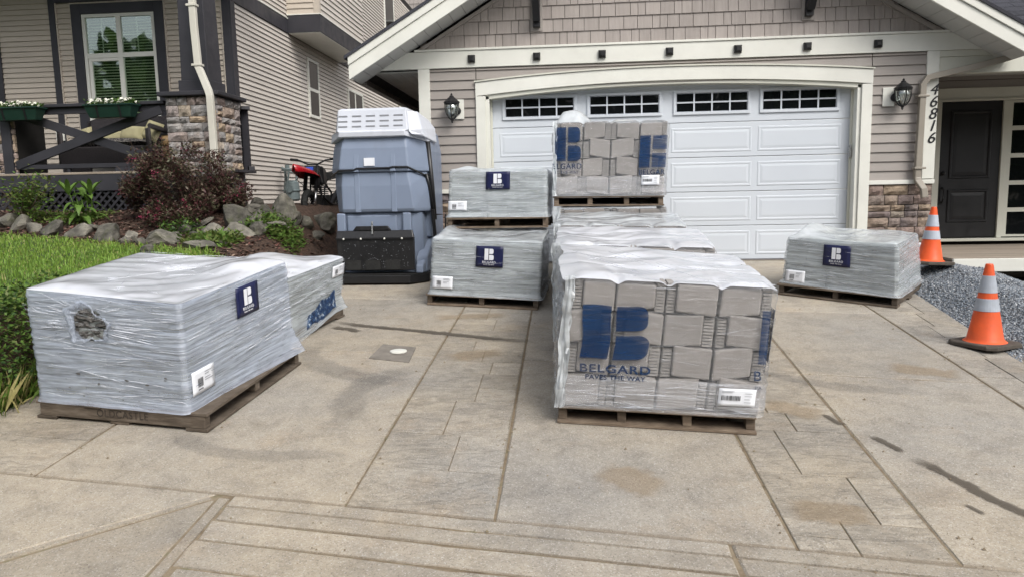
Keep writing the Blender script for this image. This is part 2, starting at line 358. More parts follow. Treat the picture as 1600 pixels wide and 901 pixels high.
for (i, j) in ((0, 1), (2, 3), (4, 5), (6, 7)):           # stamped ashlar bands
    def bpt(u, y):
        return (xl(i, y) * (1 - u) + xl(j, y) * u, y)
    y0 = None; off = 0.0; tot = 9.17 - corner(i, 'jc')[1]
    def cut(t, u):                                         # t metres above the front joint
        a = corner(i, 'jc'); b = corner(j, 'jc'); base = a[1] * (1 - u) + b[1] * u
        f = t / tot; y = (base + t) * (1 - f) + (9.17 - (tot - t)) * f
        return bpt(u, y)
    t = 0
    while t < tot - .01:
        h = min(rnd.choice([.26, .34, .42, .52]), tot - t)
        if tot - t - h < .15: h = tot - t
        mode = rnd.choice([1, 2, 2, 3])
        if mode == 1: cells = [(0, 1, 0, 1)]
        elif mode == 2:
            s = rnd.choice([.35, .45, .6, .68]); cells = [(0, s, 0, 1), (s, 1, 0, 1)]
        else:
            s = rnd.choice([.4, .55, .62]); q = rnd.choice([.45, .55]); cells = [(0, s, 0, 1), (s, 1, 0, q), (s, 1, q, 1)] if rnd.random() < .5 else [(s, 1, 0, 1), (0, s, 0, q), (0, s, q, 1)]
        for (u0, u1, v0, v1) in cells:
            q = [cut(t + h * v0, u0), cut(t + h * v0, u1), cut(t + h * v1, u1), cut(t + h * v1, u0)]
            # wide joints only along the band's long edges, tight ones between stones
            cx = sum(p[0] for p in q) / 4; e = .003
            q = [(p[0] + (e if (k in (0, 3) and u0 == 0) else -e if (k in (1, 2) and u1 == 1) else 0), p[1]) for k, p in enumerate(q)]
            slab(q, MAT['slate'], 'stamped_stone', gap=.002, jit=.002)
        t += h
# apron strips along the street edge and the slabs below them
def jl(x, o): return 2.86 - .145 * x - o
offs = [0, .095, .215, .37, .56]
for a, b in zip(offs[:-1], offs[1:]):
    for xa, xb in ((-1.60, .6), (.6, 4.2)):
        slab([(xa + (.012 * (a > 0)), jl(xa, b)), (xb, jl(xb, b)), (xb, jl(xb, a)), (xa, jl(xa, a))], MAT['concrete'], 'apron_strip', gap=.006, jit=.006)
slab([(-1.56, -2.5), (4.2, -2.5), (4.2, jl(4.2, .56)), (-1.56, jl(-1.56, .56))], MAT['concrete'], jit=.006)
slab([(-1.66, 3.085), (-1.60, 3.075), (-1.545, 1.6), (-1.605, 1.6)], MAT['concrete'], 'apron_strip', gap=.005, jit=.004)
slab([(-1.664, 3.068), (-1.610, 1.6), (-3.39, 1.575)], MAT['concrete'], jit=.005, gap=.006)
slab([(-1.672, 3.066), (-3.42, 1.56), (-3.49, 1.61), (-1.70, 3.088)], MAT['concrete'], 'apron_strip', gap=.008, jit=.004)
slab([(-1.672, 3.112), (-1.70, 3.084), (-3.50, 1.61), (-3.62, 1.61), (-3.62, 3.385)], MAT['concrete'], jit=.005)
slab([(-3.62, -2.5), (-1.56, -2.5), (-1.56, 1.59), (-3.62, 1.59)], MAT['concrete'])
# street beyond the apron, behind the camera
MAT['asphalt'] = pmat('asphalt', [(.3, (.040, .040, .042)), (.7, (.062, .061, .06))], 3, 6, rough=.85, bump=.4, bscale=160)
m = MB(); m.grid([[(x, y, gz(max(y, -6)) - .02) for x in np.linspace(-70, 70, 4)] for y in (-14, -6, -2.6)]); tag(m.build('road', MAT['asphalt']), kind='structure')

# --- wet streaks, tyre scuffs and dirt: thin irregular sheets on the slabs
def stain_mat(name, col, alpha, rough, sc1=9.0):
    T = NT(name); uv = T.n('ShaderNodeUVMap').outputs[0]; sx = T.n('ShaderNodeSeparateXYZ'); T.l(uv, sx.inputs[0])
    e = T.math('SUBTRACT', 1.0, T.math('ABSOLUTE', T.math('MULTIPLY_ADD', sx.outputs[1], 2.0, -1.0)))
    f = T.math('ADD', T.math('MULTIPLY', e, .9), T.math('MULTIPLY_ADD', T.noise(sc1, 7, .68), 1.1, -.55))
    ends = T.math('MULTIPLY', T.math('MINIMUM', T.math('MULTIPLY', sx.outputs[0], 6.0), T.math('MULTIPLY', T.math('SUBTRACT', 1.0, sx.outputs[0]), 6.0), clamp=True), 1.0, clamp=True)
    a = T.math('MULTIPLY', T.math('MULTIPLY', T.ramp(f, [(.28, 0.0), (.5, 1.0)]), alpha), ends)
    return T.done(T.bsdf(col, rough, T.bump(T.noise(150, 3), .3, .004), .4, alpha=a))
MAT['wet'] = stain_mat('wet_concrete', (.095, .078, .058), .7, .45, 15.0); MAT['scuff'] = stain_mat('tyre_scuff', (.085, .085, .09), .15, .7, 5.0)
MAT['rust'] = stain_mat('rust_stain', (.36, .26, .15), .30, .8, 11.0)
def ribbon(name, pts, w, mat, lift):
    pts = [Vector(p) for p in pts]; P = []
    for i in range(len(pts) - 1):
        k = max(2, int((pts[i + 1] - pts[i]).length / .08))
        P += [pts[i].lerp(pts[i + 1], j / k) for j in range(k)]
    P.append(pts[-1]); n = len(P); rowsP = []; UV = []
    for i, p in enumerate(P):
        d = (P[min(i + 1, n - 1)] - P[max(i - 1, 0)]).normalized(); nn = Vector((-d.y, d.x)); ww = w * (.7 + .6 * abs(noise.noise((p.x * 3, p.y * 3, 1.7))))
        rowsP.append([(p.x + nn.x * ww * s, p.y + nn.y * ww * s, gz(p.y + nn.y * ww * s) + lift) for s in (-.5, -.17, .17, .5)])
        UV.append([(i / (n - 1), v) for v in (0, .33, .67, 1)])
    m = MB(); m.grid(rowsP); o = m.build(name, mat, drive)
    fl = [u for r in UV for u in r]; uvl = o.data.uv_layers.new(name='UVMap')
    for lp in o.data.loops: uvl.data[lp.index].uv = fl[lp.vertex_index]
ribbon('wet_streak', [(-2.2, 6.30), (-1.95, 6.17), (-1.5, 6.02), (-1.05, 5.86), (-.7, 5.73), (-.36, 5.62)], .15, MAT['wet'], .0035)
ribbon('wet_streak', [(-2.15, 6.1), (-1.95, 6.02), (-1.85, 5.93)], .17, MAT['wet'], .0045)
ribbon('wet_streak', [(1.40, 4.14), (1.46, 3.97)], .07, MAT['wet'], .0035)
ribbon('wet_streak', [(1.55, 3.84), (1.60, 3.72), (1.63, 3.63)], .09, MAT['wet'], .0035)
ribbon('wet_streak', [(1.64, 3.58), (1.70, 3.45), (1.75, 3.32), (1.80, 3.16), (1.88, 3.02), (1.92, 2.9)], .125, MAT['wet'], .0035)
ribbon('wet_streak', [(1.66, 3.12), (1.70, 3.03)], .04, MAT['wet'], .0035)
for c, r, a0, a1, w in (((-1.6, 4.1), .75, 200, 300, .25), ((2.3, 5.6), 1.4, 195, 265, .30), ((-.9, 5.6), 1.2, 180, 265, .35), ((-.55, 4.4), .9, 120, 220, .4)):
    ribbon('tyre_scuff', [(c[0] + r * math.cos(rad(a0 + (a1 - a0) * k / 14)), c[1] + .8 * r * math.sin(rad(a0 + (a1 - a0) * k / 14))) for k in range(15)], w, MAT['scuff'], .0055)
for p in (((-.95, 5.2), (-.55, 5.35)), ((.1, 3.4), (.4, 3.2)), ((1.1, 4.3), (1.4, 4.1)), ((-1.3, 6.4), (-.6, 6.5)), ((.9, 3.05), (1.25, 3.0)), ((2.1, 5.0), (2.5, 4.8))):
    ribbon('rust_stain', p, .40, MAT['rust'], .0048)
MAT['soilline'] = stain_mat('joint_soil', (.22, .165, .105), .30, .9, 7.0)
for i in (1, 2, 3, 4, 5, 6): ribbon('soil_line', [(xl(i, y), y) for y in np.arange(yrow('jc', xl(i, 3)) + .02, 9.0, .4)], .045, MAT['soilline'], .0026)
ribbon('soil_line', [(x, 2.86 - .145 * x) for x in np.arange(-3.4, 2.6, .4)], .05, MAT['soilline'], .0028)
for o in (.215, .37): ribbon('soil_line', [(x, jl(x, o)) for x in np.arange(-1.55, 2.4, .4)], .03, MAT['soilline'], .0028)
# loose crumbs of soil and stone lying on the slabs
V = []; F = []
for _ in range(900):
    x = random.uniform(-3.5, 2.9); y = random.uniform(2.4, 8.9)
    if random.random() < .55:
        x = random.choice([-2.72, -1.06, -.385, .855, 1.5, 2.58]) + random.gauss(0, .03)
    r = random.choice([.003, .004, .005, .008]) * random.uniform(.7, 1.4); n = len(V); a = random.uniform(0, 6.28)
    for k in range(3): V.append((x + r * math.cos(a + 2.1 * k), y + r * math.sin(a + 2.1 * k), gz(y) + .0005))
    V.append((x, y, gz(y) + r * 1.1)); F += [(n, n + 1, n + 3), (n + 1, n + 2, n + 3), (n + 2, n, n + 3)]
fast_mesh('crumbs', V, F, MAT['joint'], None, kind='stuff')
V = []; F = []                                             # weeds in the joints
for _ in range(420):
    i = random.choice([2, 3, 4, 5, 5, 6]); y = random.uniform(2.9, 8.5); x = xl(i, y) + random.gauss(0, .008)
    if noise.noise((x * 2, y * 2.5, 9)) < .12: continue
    for _k in range(4):
        a = random.uniform(0, 6.28); h = random.uniform(.006, .022); n = len(V); w = .002; dx, dy = math.cos(a), math.sin(a)
        V += [(x - dy * w, y + dx * w, gz(y) - .012), (x + dy * w, y - dx * w, gz(y) - .012), (x + dx * h * .8, y + dy * h * .8, gz(y) - .012 + h)]; F.append((n, n + 1, n + 2))
MAT['weed'] = leaf_mat('weed_green', (.07, .10, .02), (.13, .16, .04))
fast_mesh('joint_weeds', V, F, MAT['weed'], None, kind='stuff')
# utility box lid with its white cap
uc = thing('utility_cover', 'square grey box lid with round white cap set flush in the driveway', 'utility cover', (-1.39, 5.33, gz(5.33)))
MAT['lid'] = pmat('lid_concrete', [(.3, (.15, .135, .115)), (.7, (.24, .215, .185))], 9, 6, rough=.85, bump=.3, bscale=120)
lid = MB(); q = [(-1.55, 5.19), (-1.22, 5.09), (-1.25, 5.47), (-1.54, 5.56)]
lid.hexa([(x, y, gz(y) - .03) for x, y in q] + [(x, y, gz(y) + .007) for x, y in q]); lid.build('lid', MAT['lid'], uc, bevel=.004)
cp = MB(); cp.lathe((-1.36, 5.34, gz(5.34) + .004), [(.062, 0), (.066, .004), (.064, .014), (.05, .018), (.015, .019)], 20); cp.build('cap', MAT['white'], uc, smooth=False)
# ================================================================ GARAGE HOUSE
G = thing('garage_house', 'taupe house with wide white garage door, stone base and shingled gable', 'house', (1.16, DY, 0))
def wbox(name, mat, *a, bevel=.004, parent=None):
    m = MB(); m.box(*a); return m.build(name, mat, parent or G, bevel=bevel)
# backing shell
m = MB(); m.prism([(-1.94, -.05), (-1.10, -.05), (-1.10, 2.24), (3.43, 2.24), (3.43, -.05), (4.30, -.05), (4.30, 2.70), (4.25, 2.70), (1.18, 4.42), (-1.9, 2.70), (-1.94, 2.70)], DY + .012, DY + .10)
m.build('wall', MAT['darkgap'], G)
wbox('side_wall', MAT['siding'], -1.93, -1.85, DY + .11, 14.95, -.05, 3.2, bevel=0); wbox('side_wall', MAT['siding'], 4.22, 4.295, DY + .11, 10.88, -.05, 2.39, bevel=0); wbox('rear_wall', MAT['siding'], -1.93, 5, 15, 15.1, -.05, 4, bevel=0)
# clapboards: each course is a board of its own
EXP = .1128
def board(x0, x1, z, h, y, mat, parent, name='siding_board', poly=None):
    m = MB(); t0, t1 = .022, .003
    m.hexa([(x0, y - t0, z), (x1, y - t0, z), (x1, y + .012, z), (x0, y + .012, z), (x0, y - t1, z + h + .006), (x1, y - t1, z + h + .006), (x1, y + .012, z + h + .006), (x0, y + .012, z + h + .006)])
    return m.build(name, mat, parent)
z = .955
def archz(x): return 2.275 + .105 * (1 - ((x - 1.16) / 2.39) ** 2)
k = 0
while z < 2.45:
    h = min(EXP, 2.452 - z)
    board(-1.80, -1.22, z, h - .006, DY, MAT['siding'], G)
    board(3.55, 4.17, z, h - .006, DY, MAT['siding'], G)
    if z + h > 2.27: board(-1.21, 3.54, z, h - .006, DY, MAT['siding'], G)
    z += EXP; k += 1
# trims
wbox('corner_trim', MAT['white'], -1.945, -1.80, DY - .03, DY + .05, .965, 2.455)
wbox('corner_trim', MAT['white'], 4.165, 4.305, DY - .03, DY + .05, .965, 2.455)
wbox('frieze_board', MAT['white'], -2.42, 4.78, DY - .035, DY + .03, 2.457, 2.66, bevel=.003)
wbox('frieze_cap', MAT['white'], -1.98, 4.40, DY - .05, DY + .03, 2.662, 2.688, bevel=.003)
wbox('water_table', MAT['white'], -1.95, -1.21, DY - .045, DY + .03, .905, .955)
wbox('water_table', MAT['white'], 3.55, 4.31, DY - .045, DY + .03, .905, .955)
# bolt caps on the frieze board
cap = MB(); cap.loft([[(sx * w, y, sz * w) for sx, sz in ((-1, -1), (1, -1), (1, 1), (-1, 1))] for w, y in ((.044, 0), (.044, -.03), (.036, -.042), (.02, -.055))])
first = None
for x in (-1.26, -.45, .35, 1.16, 1.97, 2.78, 3.59):
    if first is None:
        first = cap.build('bolt_cap', MAT['black'], G); first.location = Vector((x, DY - .035, 2.555)) - wloc(G)
        first.data.transform(Matrix.Translation(wloc(G)))
    else: share(first, 'bolt_cap', G, (x, DY - .035, 2.555))
# shakes in the gable, one object each
random.seed(11)
zr = 2.69; RE = .157; row = 0; SL = .585
lineL = lambda p: 2.72 + SL * (p[0] + 1.90) - p[1]
lineR = lambda p: 2.72 + SL * (4.30 - p[0]) - p[1]
while zr < 3.62:
    x = -2.0 + random.uniform(-.1, 0); thick = .012
    while x < 4.4:
        w = random.choice([.09, .12, .14, .165, .18]); p = [(x + .003, zr), (x + w - .003, zr), (x + w - .003, zr + RE + .004), (x + .003, zr + RE + .004)]
        p = clip(p, lineL); p = clip(p, lineR) if len(p) > 2 else p
        if len(p) > 2:
            n = len(p); d = random.uniform(0, .003); mm = MB()
            def yy(zv): return DY - (.018 + d) * (1 - (zv - zr) / RE * .75)
            mm.add([(a, yy(b), b) for a, b in p] + [(a, DY + .012, b) for a, b in p], [tuple(range(n)), tuple(range(2 * n - 1, n - 1, -1))] + [(i, n + i, n + (i + 1) % n, (i + 1) % n) for i in range(n)])
            mm.build('shingle', MAT['shake'], G)
        x += w
    zr += RE; row += 1
wbox('gable_field', MAT['shake'], -.28, 2.6, DY - .004, DY + .012, 3.63, 3.66)
# knee braces under the gable
for bx in (-.445, 2.785):
    wbox('brace_plate', MAT['siding'], bx - .075, bx + .075, DY - .03, DY, 2.86, 3.6)
    wbox('brace_post', MAT['black'], bx - .045, bx + .045, DY - .09, DY - .031, 2.90, 3.58)
    m = MB(); m.bar((bx, DY - .10, 2.98), (bx, DY - .46, 3.42), .085, .085, (1, 0, 0)); m.build('knee_brace', MAT['black'], G, bevel=.004)
# roof: rakes, soffit panels, slab
YF = 8.70
def rake(sgn, z0, z1, y0, y1, name, ext=0):
    xt = 1.18 + sgn * (3.86 + ext); pk = 1.18
    zt = 2.275 - ext * SL
    m = MB(); m.prism([(xt, zt + z0), (pk, 2.275 + SL * 3.86 + z0), (pk, 2.275 + SL * 3.86 + z1), (xt, zt + z1)], y0, y1); return m.build(name, MAT['white'], G, bevel=.004)
for s in (-1, 1):
    rake(s, 0, .165, YF - .025, YF, 'rake_board'); rake(s, .167, .262, YF - .045, YF, 'rake_crown')
    m = MB(); xt = 1.18 + s * 3.90; pz = 2.275 + SL * 3.86
    m.prism([(xt, 2.25 + .262), (1.18, pz + .262), (1.18, pz + .30), (xt, 2.25 + .30)], YF - .06, 14.5); m.build('roof', MAT['roof'], G)
    x = 0; wdt = .152                                      # soffit panels running from rake to wall
    while x < 3.8:
        a, b = 3.86 - x, 3.86 - x - wdt + .006
        pts = [(1.18 + s * a, 2.275 + SL * x + .025), (1.18 + s * b, 2.275 + SL * (x + wdt - .006) + .025), (1.18 + s * b, 2.275 + SL * (x + wdt - .006) + .037), (1.18 + s * a, 2.275 + SL * x + .037)]
        m = MB(); m.prism(pts, YF + .001, DY - .002); m.build('soffit_panel', MAT['soffit'], G); x += wdt
    m = MB(); m.prism([(1.18 + s * 3.84, 2.30 + .05), (1.18, 2.30 + SL * 3.84 + .05), (1.18, 2.30 + SL * 3.84 + .2), (1.18 + s * 3.84, 2.30 + .2)], YF + .001, 14.4); m.build('roof_deck', MAT['darkgap'], G)
    m = MB(); m.prism([(1.18 + s * 3.06, 2.655 + .02), (1.18, 2.655 + SL * 3.06 + .02), (1.18, 2.655 + SL * 3.06 + .065), (1.18 + s * 3.06, 2.655 + .065)], DY - .04, DY - .003)
    m.build('gable_trim', MAT['siding'], G)
# boxed eave on the left with its gutter
for i in range(5):
    wbox('eave_soffit', MAT['soffit'], -2.62 + i * .136, -2.62 + i * .136 + .131, DY + .04, 14.4, 2.43, 2.445, bevel=0)
m = MB(); m.prism([(-2.80, 2.46), (-2.80, 2.36), (-2.77, 2.33), (-2.66, 2.33), (-2.66, 2.46), (-2.675, 2.46), (-2.675, 2.345), (-2.765, 2.345), (-2.785, 2.365), (-2.785, 2.46)], DY + .05, 14.4); m.build('gutter', MAT['gutterdark'], G)
wbox('eave_fascia', MAT['gutterdark'], -2.655, -2.63, DY + .05, 14.4, 2.30, 2.52)
m = MB(); m.tube([(-2.7, 12.6, 2.36), (-2.7, 12.6, 2.2), (-2.3, 12.6, 1.95), (-2.0, 12.6, 1.85), (-2.0, 12.6, .1)], .05, 8); m.build('downpipe', MAT['gutterdark'], G, smooth=True)
# garage door casing
def arch(z_in, z_out, xa, xb, y0, y1, name, mat, n=24, rise_in=.105, rise_out=.105):
    P = []
    for i in range(n + 1):
        x = xa + (xb - xa) * i / n; t = 1 - (2 * i / n - 1) ** 2
        P.append((x, z_in + rise_in * t, z_out + rise_out * t))
    m = MB(); rings = [[(x, y0, a), (x, y0, b), (x, y1, b), (x, y1, a)] for x, a, b in P]; m.loft(rings); return m.build(name, mat, G)
wbox('door_casing', MAT['white'], -1.222, -1.10, DY - .045, DY + .02, 0, 2.10); wbox('door_casing', MAT['white'], 3.43, 3.552, DY - .045, DY + .02, 0, 2.10)
arch(2.103, 2.265, -1.222, 3.552, DY - .045, DY + .02, 'door_header', MAT['white'], rise_in=.118, rise_out=.11)
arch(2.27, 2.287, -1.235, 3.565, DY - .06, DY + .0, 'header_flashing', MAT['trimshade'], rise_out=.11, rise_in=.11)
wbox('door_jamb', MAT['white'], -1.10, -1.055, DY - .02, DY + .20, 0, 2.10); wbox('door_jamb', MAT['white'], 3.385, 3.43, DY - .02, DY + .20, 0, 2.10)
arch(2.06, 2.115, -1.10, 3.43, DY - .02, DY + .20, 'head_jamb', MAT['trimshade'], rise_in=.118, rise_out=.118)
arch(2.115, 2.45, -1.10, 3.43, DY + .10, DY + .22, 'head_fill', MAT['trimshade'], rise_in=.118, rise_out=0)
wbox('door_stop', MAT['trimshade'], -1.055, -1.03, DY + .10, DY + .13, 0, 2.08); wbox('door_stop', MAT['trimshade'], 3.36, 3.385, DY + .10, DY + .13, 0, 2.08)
m = MB(); m.box(3.345, 3.375, DY + .07, DY + .10, 1.24, 1.40); m.build('keypad', MAT['steel'], G, bevel=.005)
# the sectional door
D = node('garage_door', G, (1.165, DY + .14, 0)); YD = DY + .14
DX0, DX1 = -1.05, 3.38; zs = [.005, .434, .862, 1.291, 1.72, 2.20]
cols = [(-.95, .09), (.14, 1.13), (1.21, 2.20), (2.27, 3.27)]
for k in range(5):
    m = MB(); m.box(DX0, DX1, YD, YD + .045, zs[k] + .003, zs[k + 1] - .003); m.build('door_section', MAT['door'], D, bevel=.005)
    if k < 4:
        for a, b in cols:
            z0, z1 = zs[k] + .062, zs[k + 1] - .062; m = MB()
            def fr(x0, x1, za, zb, y): return [(x0, y, za), (x1, y, za), (x1, y, zb), (x0, y, zb)]
            m.loft([fr(a, b, z0, z1, YD + .001), fr(a + .008, b - .008, z0 + .008, z1 - .008, YD - .005), fr(a + .022, b - .022, z0 + .022, z1 - .022, YD - .005), fr(a + .034, b - .034, z0 + .034, z1 - .034, YD - .002), fr(a + .065, b - .065, z0 + .065, z1 - .065, YD - .006)], cap=True)
            m.build('raised_panel', MAT['door'], D)
for (a, b) in ((-.905, .035), (.165, 1.095), (1.235, 2.175), (2.285, 3.235)):
    z0, z1 = 1.815, 2.115; w = .035
    m = MB(); m.box(a, b, YD - .02, YD + .002, z0, z0 + w); m.box(a, b, YD - .02, YD + .002, z1 - w, z1); m.box(a, a + w, YD - .02, YD + .002, z0 + w, z1 - w); m.box(b - w, b, YD - .02, YD + .002, z0 + w, z1 - w)
    m.build('window_frame', MAT['door'], D, bevel=.004)
    cw = (b - a - 2 * w) / 4; ch = (z1 - z0 - 2 * w) / 2
    m = MB()
    for i in range(1, 4): m.box(a + w + cw * i - .009, a + w + cw * i + .009, YD - .017, YD + .002, z0 + w, z1 - w)
    for i in range(4): m.box(a + w + cw * i + .009, a + w + cw * (i + 1) - .009, YD - .016, YD + .002, z0 + w + ch - .009, z0 + w + ch + .009)
    m.build('muntin', MAT['door'], D)
    for i in range(4):
        for j in range(2):
            m = MB(); x0 = a + w + cw * i + .009; zz = z0 + w + ch * j + .009; m.box(x0, x0 + cw - .018, YD - .006, YD + .001, zz, zz + ch - .018); o = m.build('pane', MAT['darkglass'], D)
wbox('threshold', MAT['gutterdark'], -1.05, 3.38, DY + .06, DY + .2, -.03, .006)
m = MB(); m.hexa([(-1.94, DY - .005, -.06), (4.35, DY - .005, -.06), (4.35, DY + .3, -.06), (-1.94, DY + .3, -.06), (-1.94, DY - .005, -.002), (4.35, DY - .005, -.002), (4.35, DY + .3, -.002), (-1.94, DY + .3, -.002)]); m.build('slab_edge', MAT['concrete'], G)
# ledge-stone veneer
def stone_block(m, x0, x1, y, z0, z1, d, rng):
    """rough-faced stone: a 4x3 front grid with a pitched, uneven face"""
    nx, nz = 5, 4; g = []
    for j in range(nz):
        r = []
        for i in range(nx):
            u, v = i / (nx - 1), j / (nz - 1); edge = (i in (0, nx - 1)) or (j in (0, nz - 1))
            dd = d * (.45 if edge else rng.uniform(.85, 1.5)) + rng.uniform(-.003, .003)
            r.append((x0 + (x1 - x0) * u + (0 if i in (0, nx - 1) else rng.uniform(-.006, .006)) + (rng.uniform(-.004, .004) if edge else 0), y - dd, z0 + (z1 - z0) * v + rng.uniform(-.004, .004)))
        g.append(r)
    n = len(m.v); m.grid(g)
    fr = [n + i for i in range(nx)] + [n + j * nx + nx - 1 for j in range(1, nz)] + [n + (nz - 1) * nx + i for i in range(nx - 2, -1, -1)] + [n + j * nx for j in range(nz - 2, 0, -1)]
    b = len(m.v); m.v += [(m.v[i][0], y + .02, m.v[i][2]) for i in fr]; k = len(fr)
    m.f += [(fr[i], b + i, b + (i + 1) % k, fr[(i + 1) % k]) for i in range(k)]
def veneer(parent, x0, x1, z0, z1, y, heights, rng, mat, d=.03, wmin=.13, wmax=.34, xform=None):
    z = z1
    for h in heights:
        h = min(h, z - z0)
        if h < .03: break
        x = x0
        while x < x1 - .01:
            w = rng.uniform(wmin, wmax) * (1 if h < .15 else 1.1)
            if x1 - x - w < wmin * .7: w = x1 - x
            if h > .13 and rng.random() < .3: segs = [(z - h, z - h * .5), (z - h * .5, z)]
            else: segs = [(z - h, z)]
            for a, b in segs:
                m = MB(); stone_block(m, x + .004, x + w - .004, y, a + .004, b - .004, d, rng)
                if xform: m.v = [xform(v) for v in m.v]
                m.build('stone', mat, parent)
            x += w
        z -= h
rng = random.Random(3)
vn = node('stone_veneer', G, (3.9, DY, 0)); wbox('mortar', MAT['darkgap'], 3.553, 4.30, DY - .006, DY + .01, -.05, .904, bevel=0, parent=vn)
veneer(vn, 3.553, 4.30, -.02, .903, DY, [.125, .118, .155, .115, .13, .13, .13], rng, MAT['veneer'])
vn = node('stone_veneer', G, (-1.55, DY, 0)); wbox('mortar', MAT['darkgap'], -1.94, -1.223, DY - .006, DY + .01, -.05, .904, bevel=0, parent=vn)
veneer(vn, -1.94, -1.223, -.02, .903, DY, [.12, .11, .14, .11, .12, .13, .15], rng, MAT['veneer'])
# downpipe on the right corner
def rectpipe(name, path, w, d, mat, parent):
    m = MB(); rings = []
    P = [Vector(p) for p in path]
    for i, p in enumerate(P):
        dv = (P[min(i + 1, len(P) - 1)] - P[max(i - 1, 0)]).normalized(); f = Vector((0, -1, 0)); f = (f - dv * f.dot(dv)).normalized(); s = dv.cross(f).normalized()
        rings.append([p + s * w / 2 + f * d / 2, p - s * w / 2 + f * d / 2, p - s * w / 2 - f * d / 2, p + s * w / 2 - f * d / 2])
    m.loft(rings); return m.build(name, mat, parent, bevel=.008)
rectpipe('downpipe', [(5.14, 9.05, 2.40), (5.02, 9.07, 2.33), (4.75, 9.09, 2.265), (4.26, 9.11, 2.165), (4.15, 9.11, 2.14), (4.10, 9.11, 2.06), (4.095, 9.11, 1.5), (4.085, 9.11, .98), (4.09, 9.10, .94), (4.13, 9.03, .84), (4.14, 9.02, .74)], .072, .06, MAT['gutter'], G)
for zc in (1.93, 1.09): wbox('pipe_strap', MAT['gutter'], 4.035, 4.165, DY - .135, DY - .045, zc - .012, zc + .012)
# house number painted digit by digit down the post
MAT['numeral'] = pmat('numeral_black', [(.3, (.012, .012, .014)), (.7, (.02, .02, .022))], 4, rough=.4, bump=0)
for i, ch in enumerate('46816'):
    text('house_number', ch, (4.246 - .001 * i, DY - .034, 2.005 - .141 * i), (1, 0, .0), (0, 0, 1), .185, MAT['numeral'], G, shear=.28, width=1.0)
    text('house_number', ch, (4.250 - .001 * i, DY - .0345, 2.005 - .141 * i), (1, 0, .0), (0, 0, 1), .185, MAT['numeral'], G, shear=.28, width=1.0)
# entry porch on the right
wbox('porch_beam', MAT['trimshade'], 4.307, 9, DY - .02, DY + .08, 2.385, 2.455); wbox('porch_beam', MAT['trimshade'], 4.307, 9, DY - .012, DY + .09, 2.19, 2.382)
wbox('porch_ceiling', MAT['soffit'], 4.30, 9, DY + .09, 10.9, 2.40, 2.42, bevel=0)
YE = 10.9
m = MB(); m.box(4.3, 9, YE + .012, YE + .1, -.05, 2.42); m.build('entry_wall', MAT['darkgap'], G)
z = 2.235
while z < 2.40:
    board(4.30, 9, z, .1, YE, MAT['siding'], G); z += EXP
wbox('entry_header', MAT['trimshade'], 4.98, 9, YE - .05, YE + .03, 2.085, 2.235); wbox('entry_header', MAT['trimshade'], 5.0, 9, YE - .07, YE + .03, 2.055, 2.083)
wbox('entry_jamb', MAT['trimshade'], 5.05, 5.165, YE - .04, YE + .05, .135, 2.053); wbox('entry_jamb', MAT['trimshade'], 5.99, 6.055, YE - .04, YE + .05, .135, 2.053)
E_ = node('front_door', G, (5.58, YE, .15))
m = MB(); m.box(5.168, 5.988, YE - .012, YE + .03, .15, 2.05); m.build('door_leaf', MAT['black'], E_, bevel=.004)
for z0, z1 in ((.36, .83), (.98, 1.93)):
    def fr(a, y): return [(5.30 + a, y, z0 + a), (5.86 - a, y, z0 + a), (5.86 - a, y, z1 - a), (5.30 + a, y, z1 - a)]
    m = MB(); m.loft([fr(0, YE - .011), fr(.012, YE - .03), fr(.03, YE - .03), fr(.045, YE - .014), fr(.09, YE - .02)]); m.build('door_panel', MAT['black'], E_)
m = MB(); m.lathe((5.225, YE - .012, 1.06), [(.032, 0), (.032, -.02), (.018, -.03), (.018, -.05), (.004, -.055)], 12, 'y'); m.build('deadbolt', MAT['black'], E_, smooth=True)
m = MB(); m.tube([(5.225, YE - .02, .86), (5.225, YE - .07, .84), (5.225, YE - .075, .70), (5.225, YE - .03, .64)], .012, 8); m.box(5.20, 5.25, YE - .022, YE - .01, .62, .92); m.build('handle', MAT['black'], E_)
wbox('door_sill', MAT['trimshade'], 5.05, 9, YE - .12, YE + .02, .095, .134)
sd = node('sidelight', G, (6.35, YE, .15))
zz = [.15, .53, .91, 1.29, 1.67, 2.05]
m = MB(); m.box(6.057, 6.12, YE - .03, YE + .02, .15, 2.05); m.box(6.62, 6.70, YE - .03, YE + .02, .15, 2.05); m.build('sidelight_frame', MAT['trimshade'], sd)
for i in range(6):
    m = MB(); m.box(6.121, 6.619, YE - .03, YE + .02, zz[i] - .03 + (.03 if i == 0 else 0), zz[i] + .03 - (.03 if i == 5 else 0)); m.build('glazing_bar', MAT['trimshade'], sd)
for i in range(5):
    m = MB(); m.box(6.121, 6.619, YE - .008, YE + .005, zz[i] + .031, zz[i + 1] - .031); m.build('pane', MAT['darkglass'], sd)
wbox('entry_jamb', MAT['trimshade'], 6.705, 9, YE - .045, YE + .05, .135, 2.053)
# porch floor boards and white skirt
FY = 8.62
for i in range(16):
    y0 = FY + i * .142; m = MB(); m.box(4.32, 9, y0, y0 + .137, .012, .045); m.build('porch_board', MAT['porchwood'], G, bevel=.003)
wbox('porch_skirt', MAT['white'], 4.30, 9, FY - .02, FY + .015, -.105, .042)
wbox('porch_joist', MAT['wooddark'], 4.36, 9, FY + .25, FY + .30, -.2, .01); wbox('porch_joist', MAT['wooddark'], 4.36, 9, FY + .9, FY + .95, -.2, .01)
wbox('foundation', MAT['darkgap'], 4.30, 9, DY + .6, DY + .7, -.6, .0)
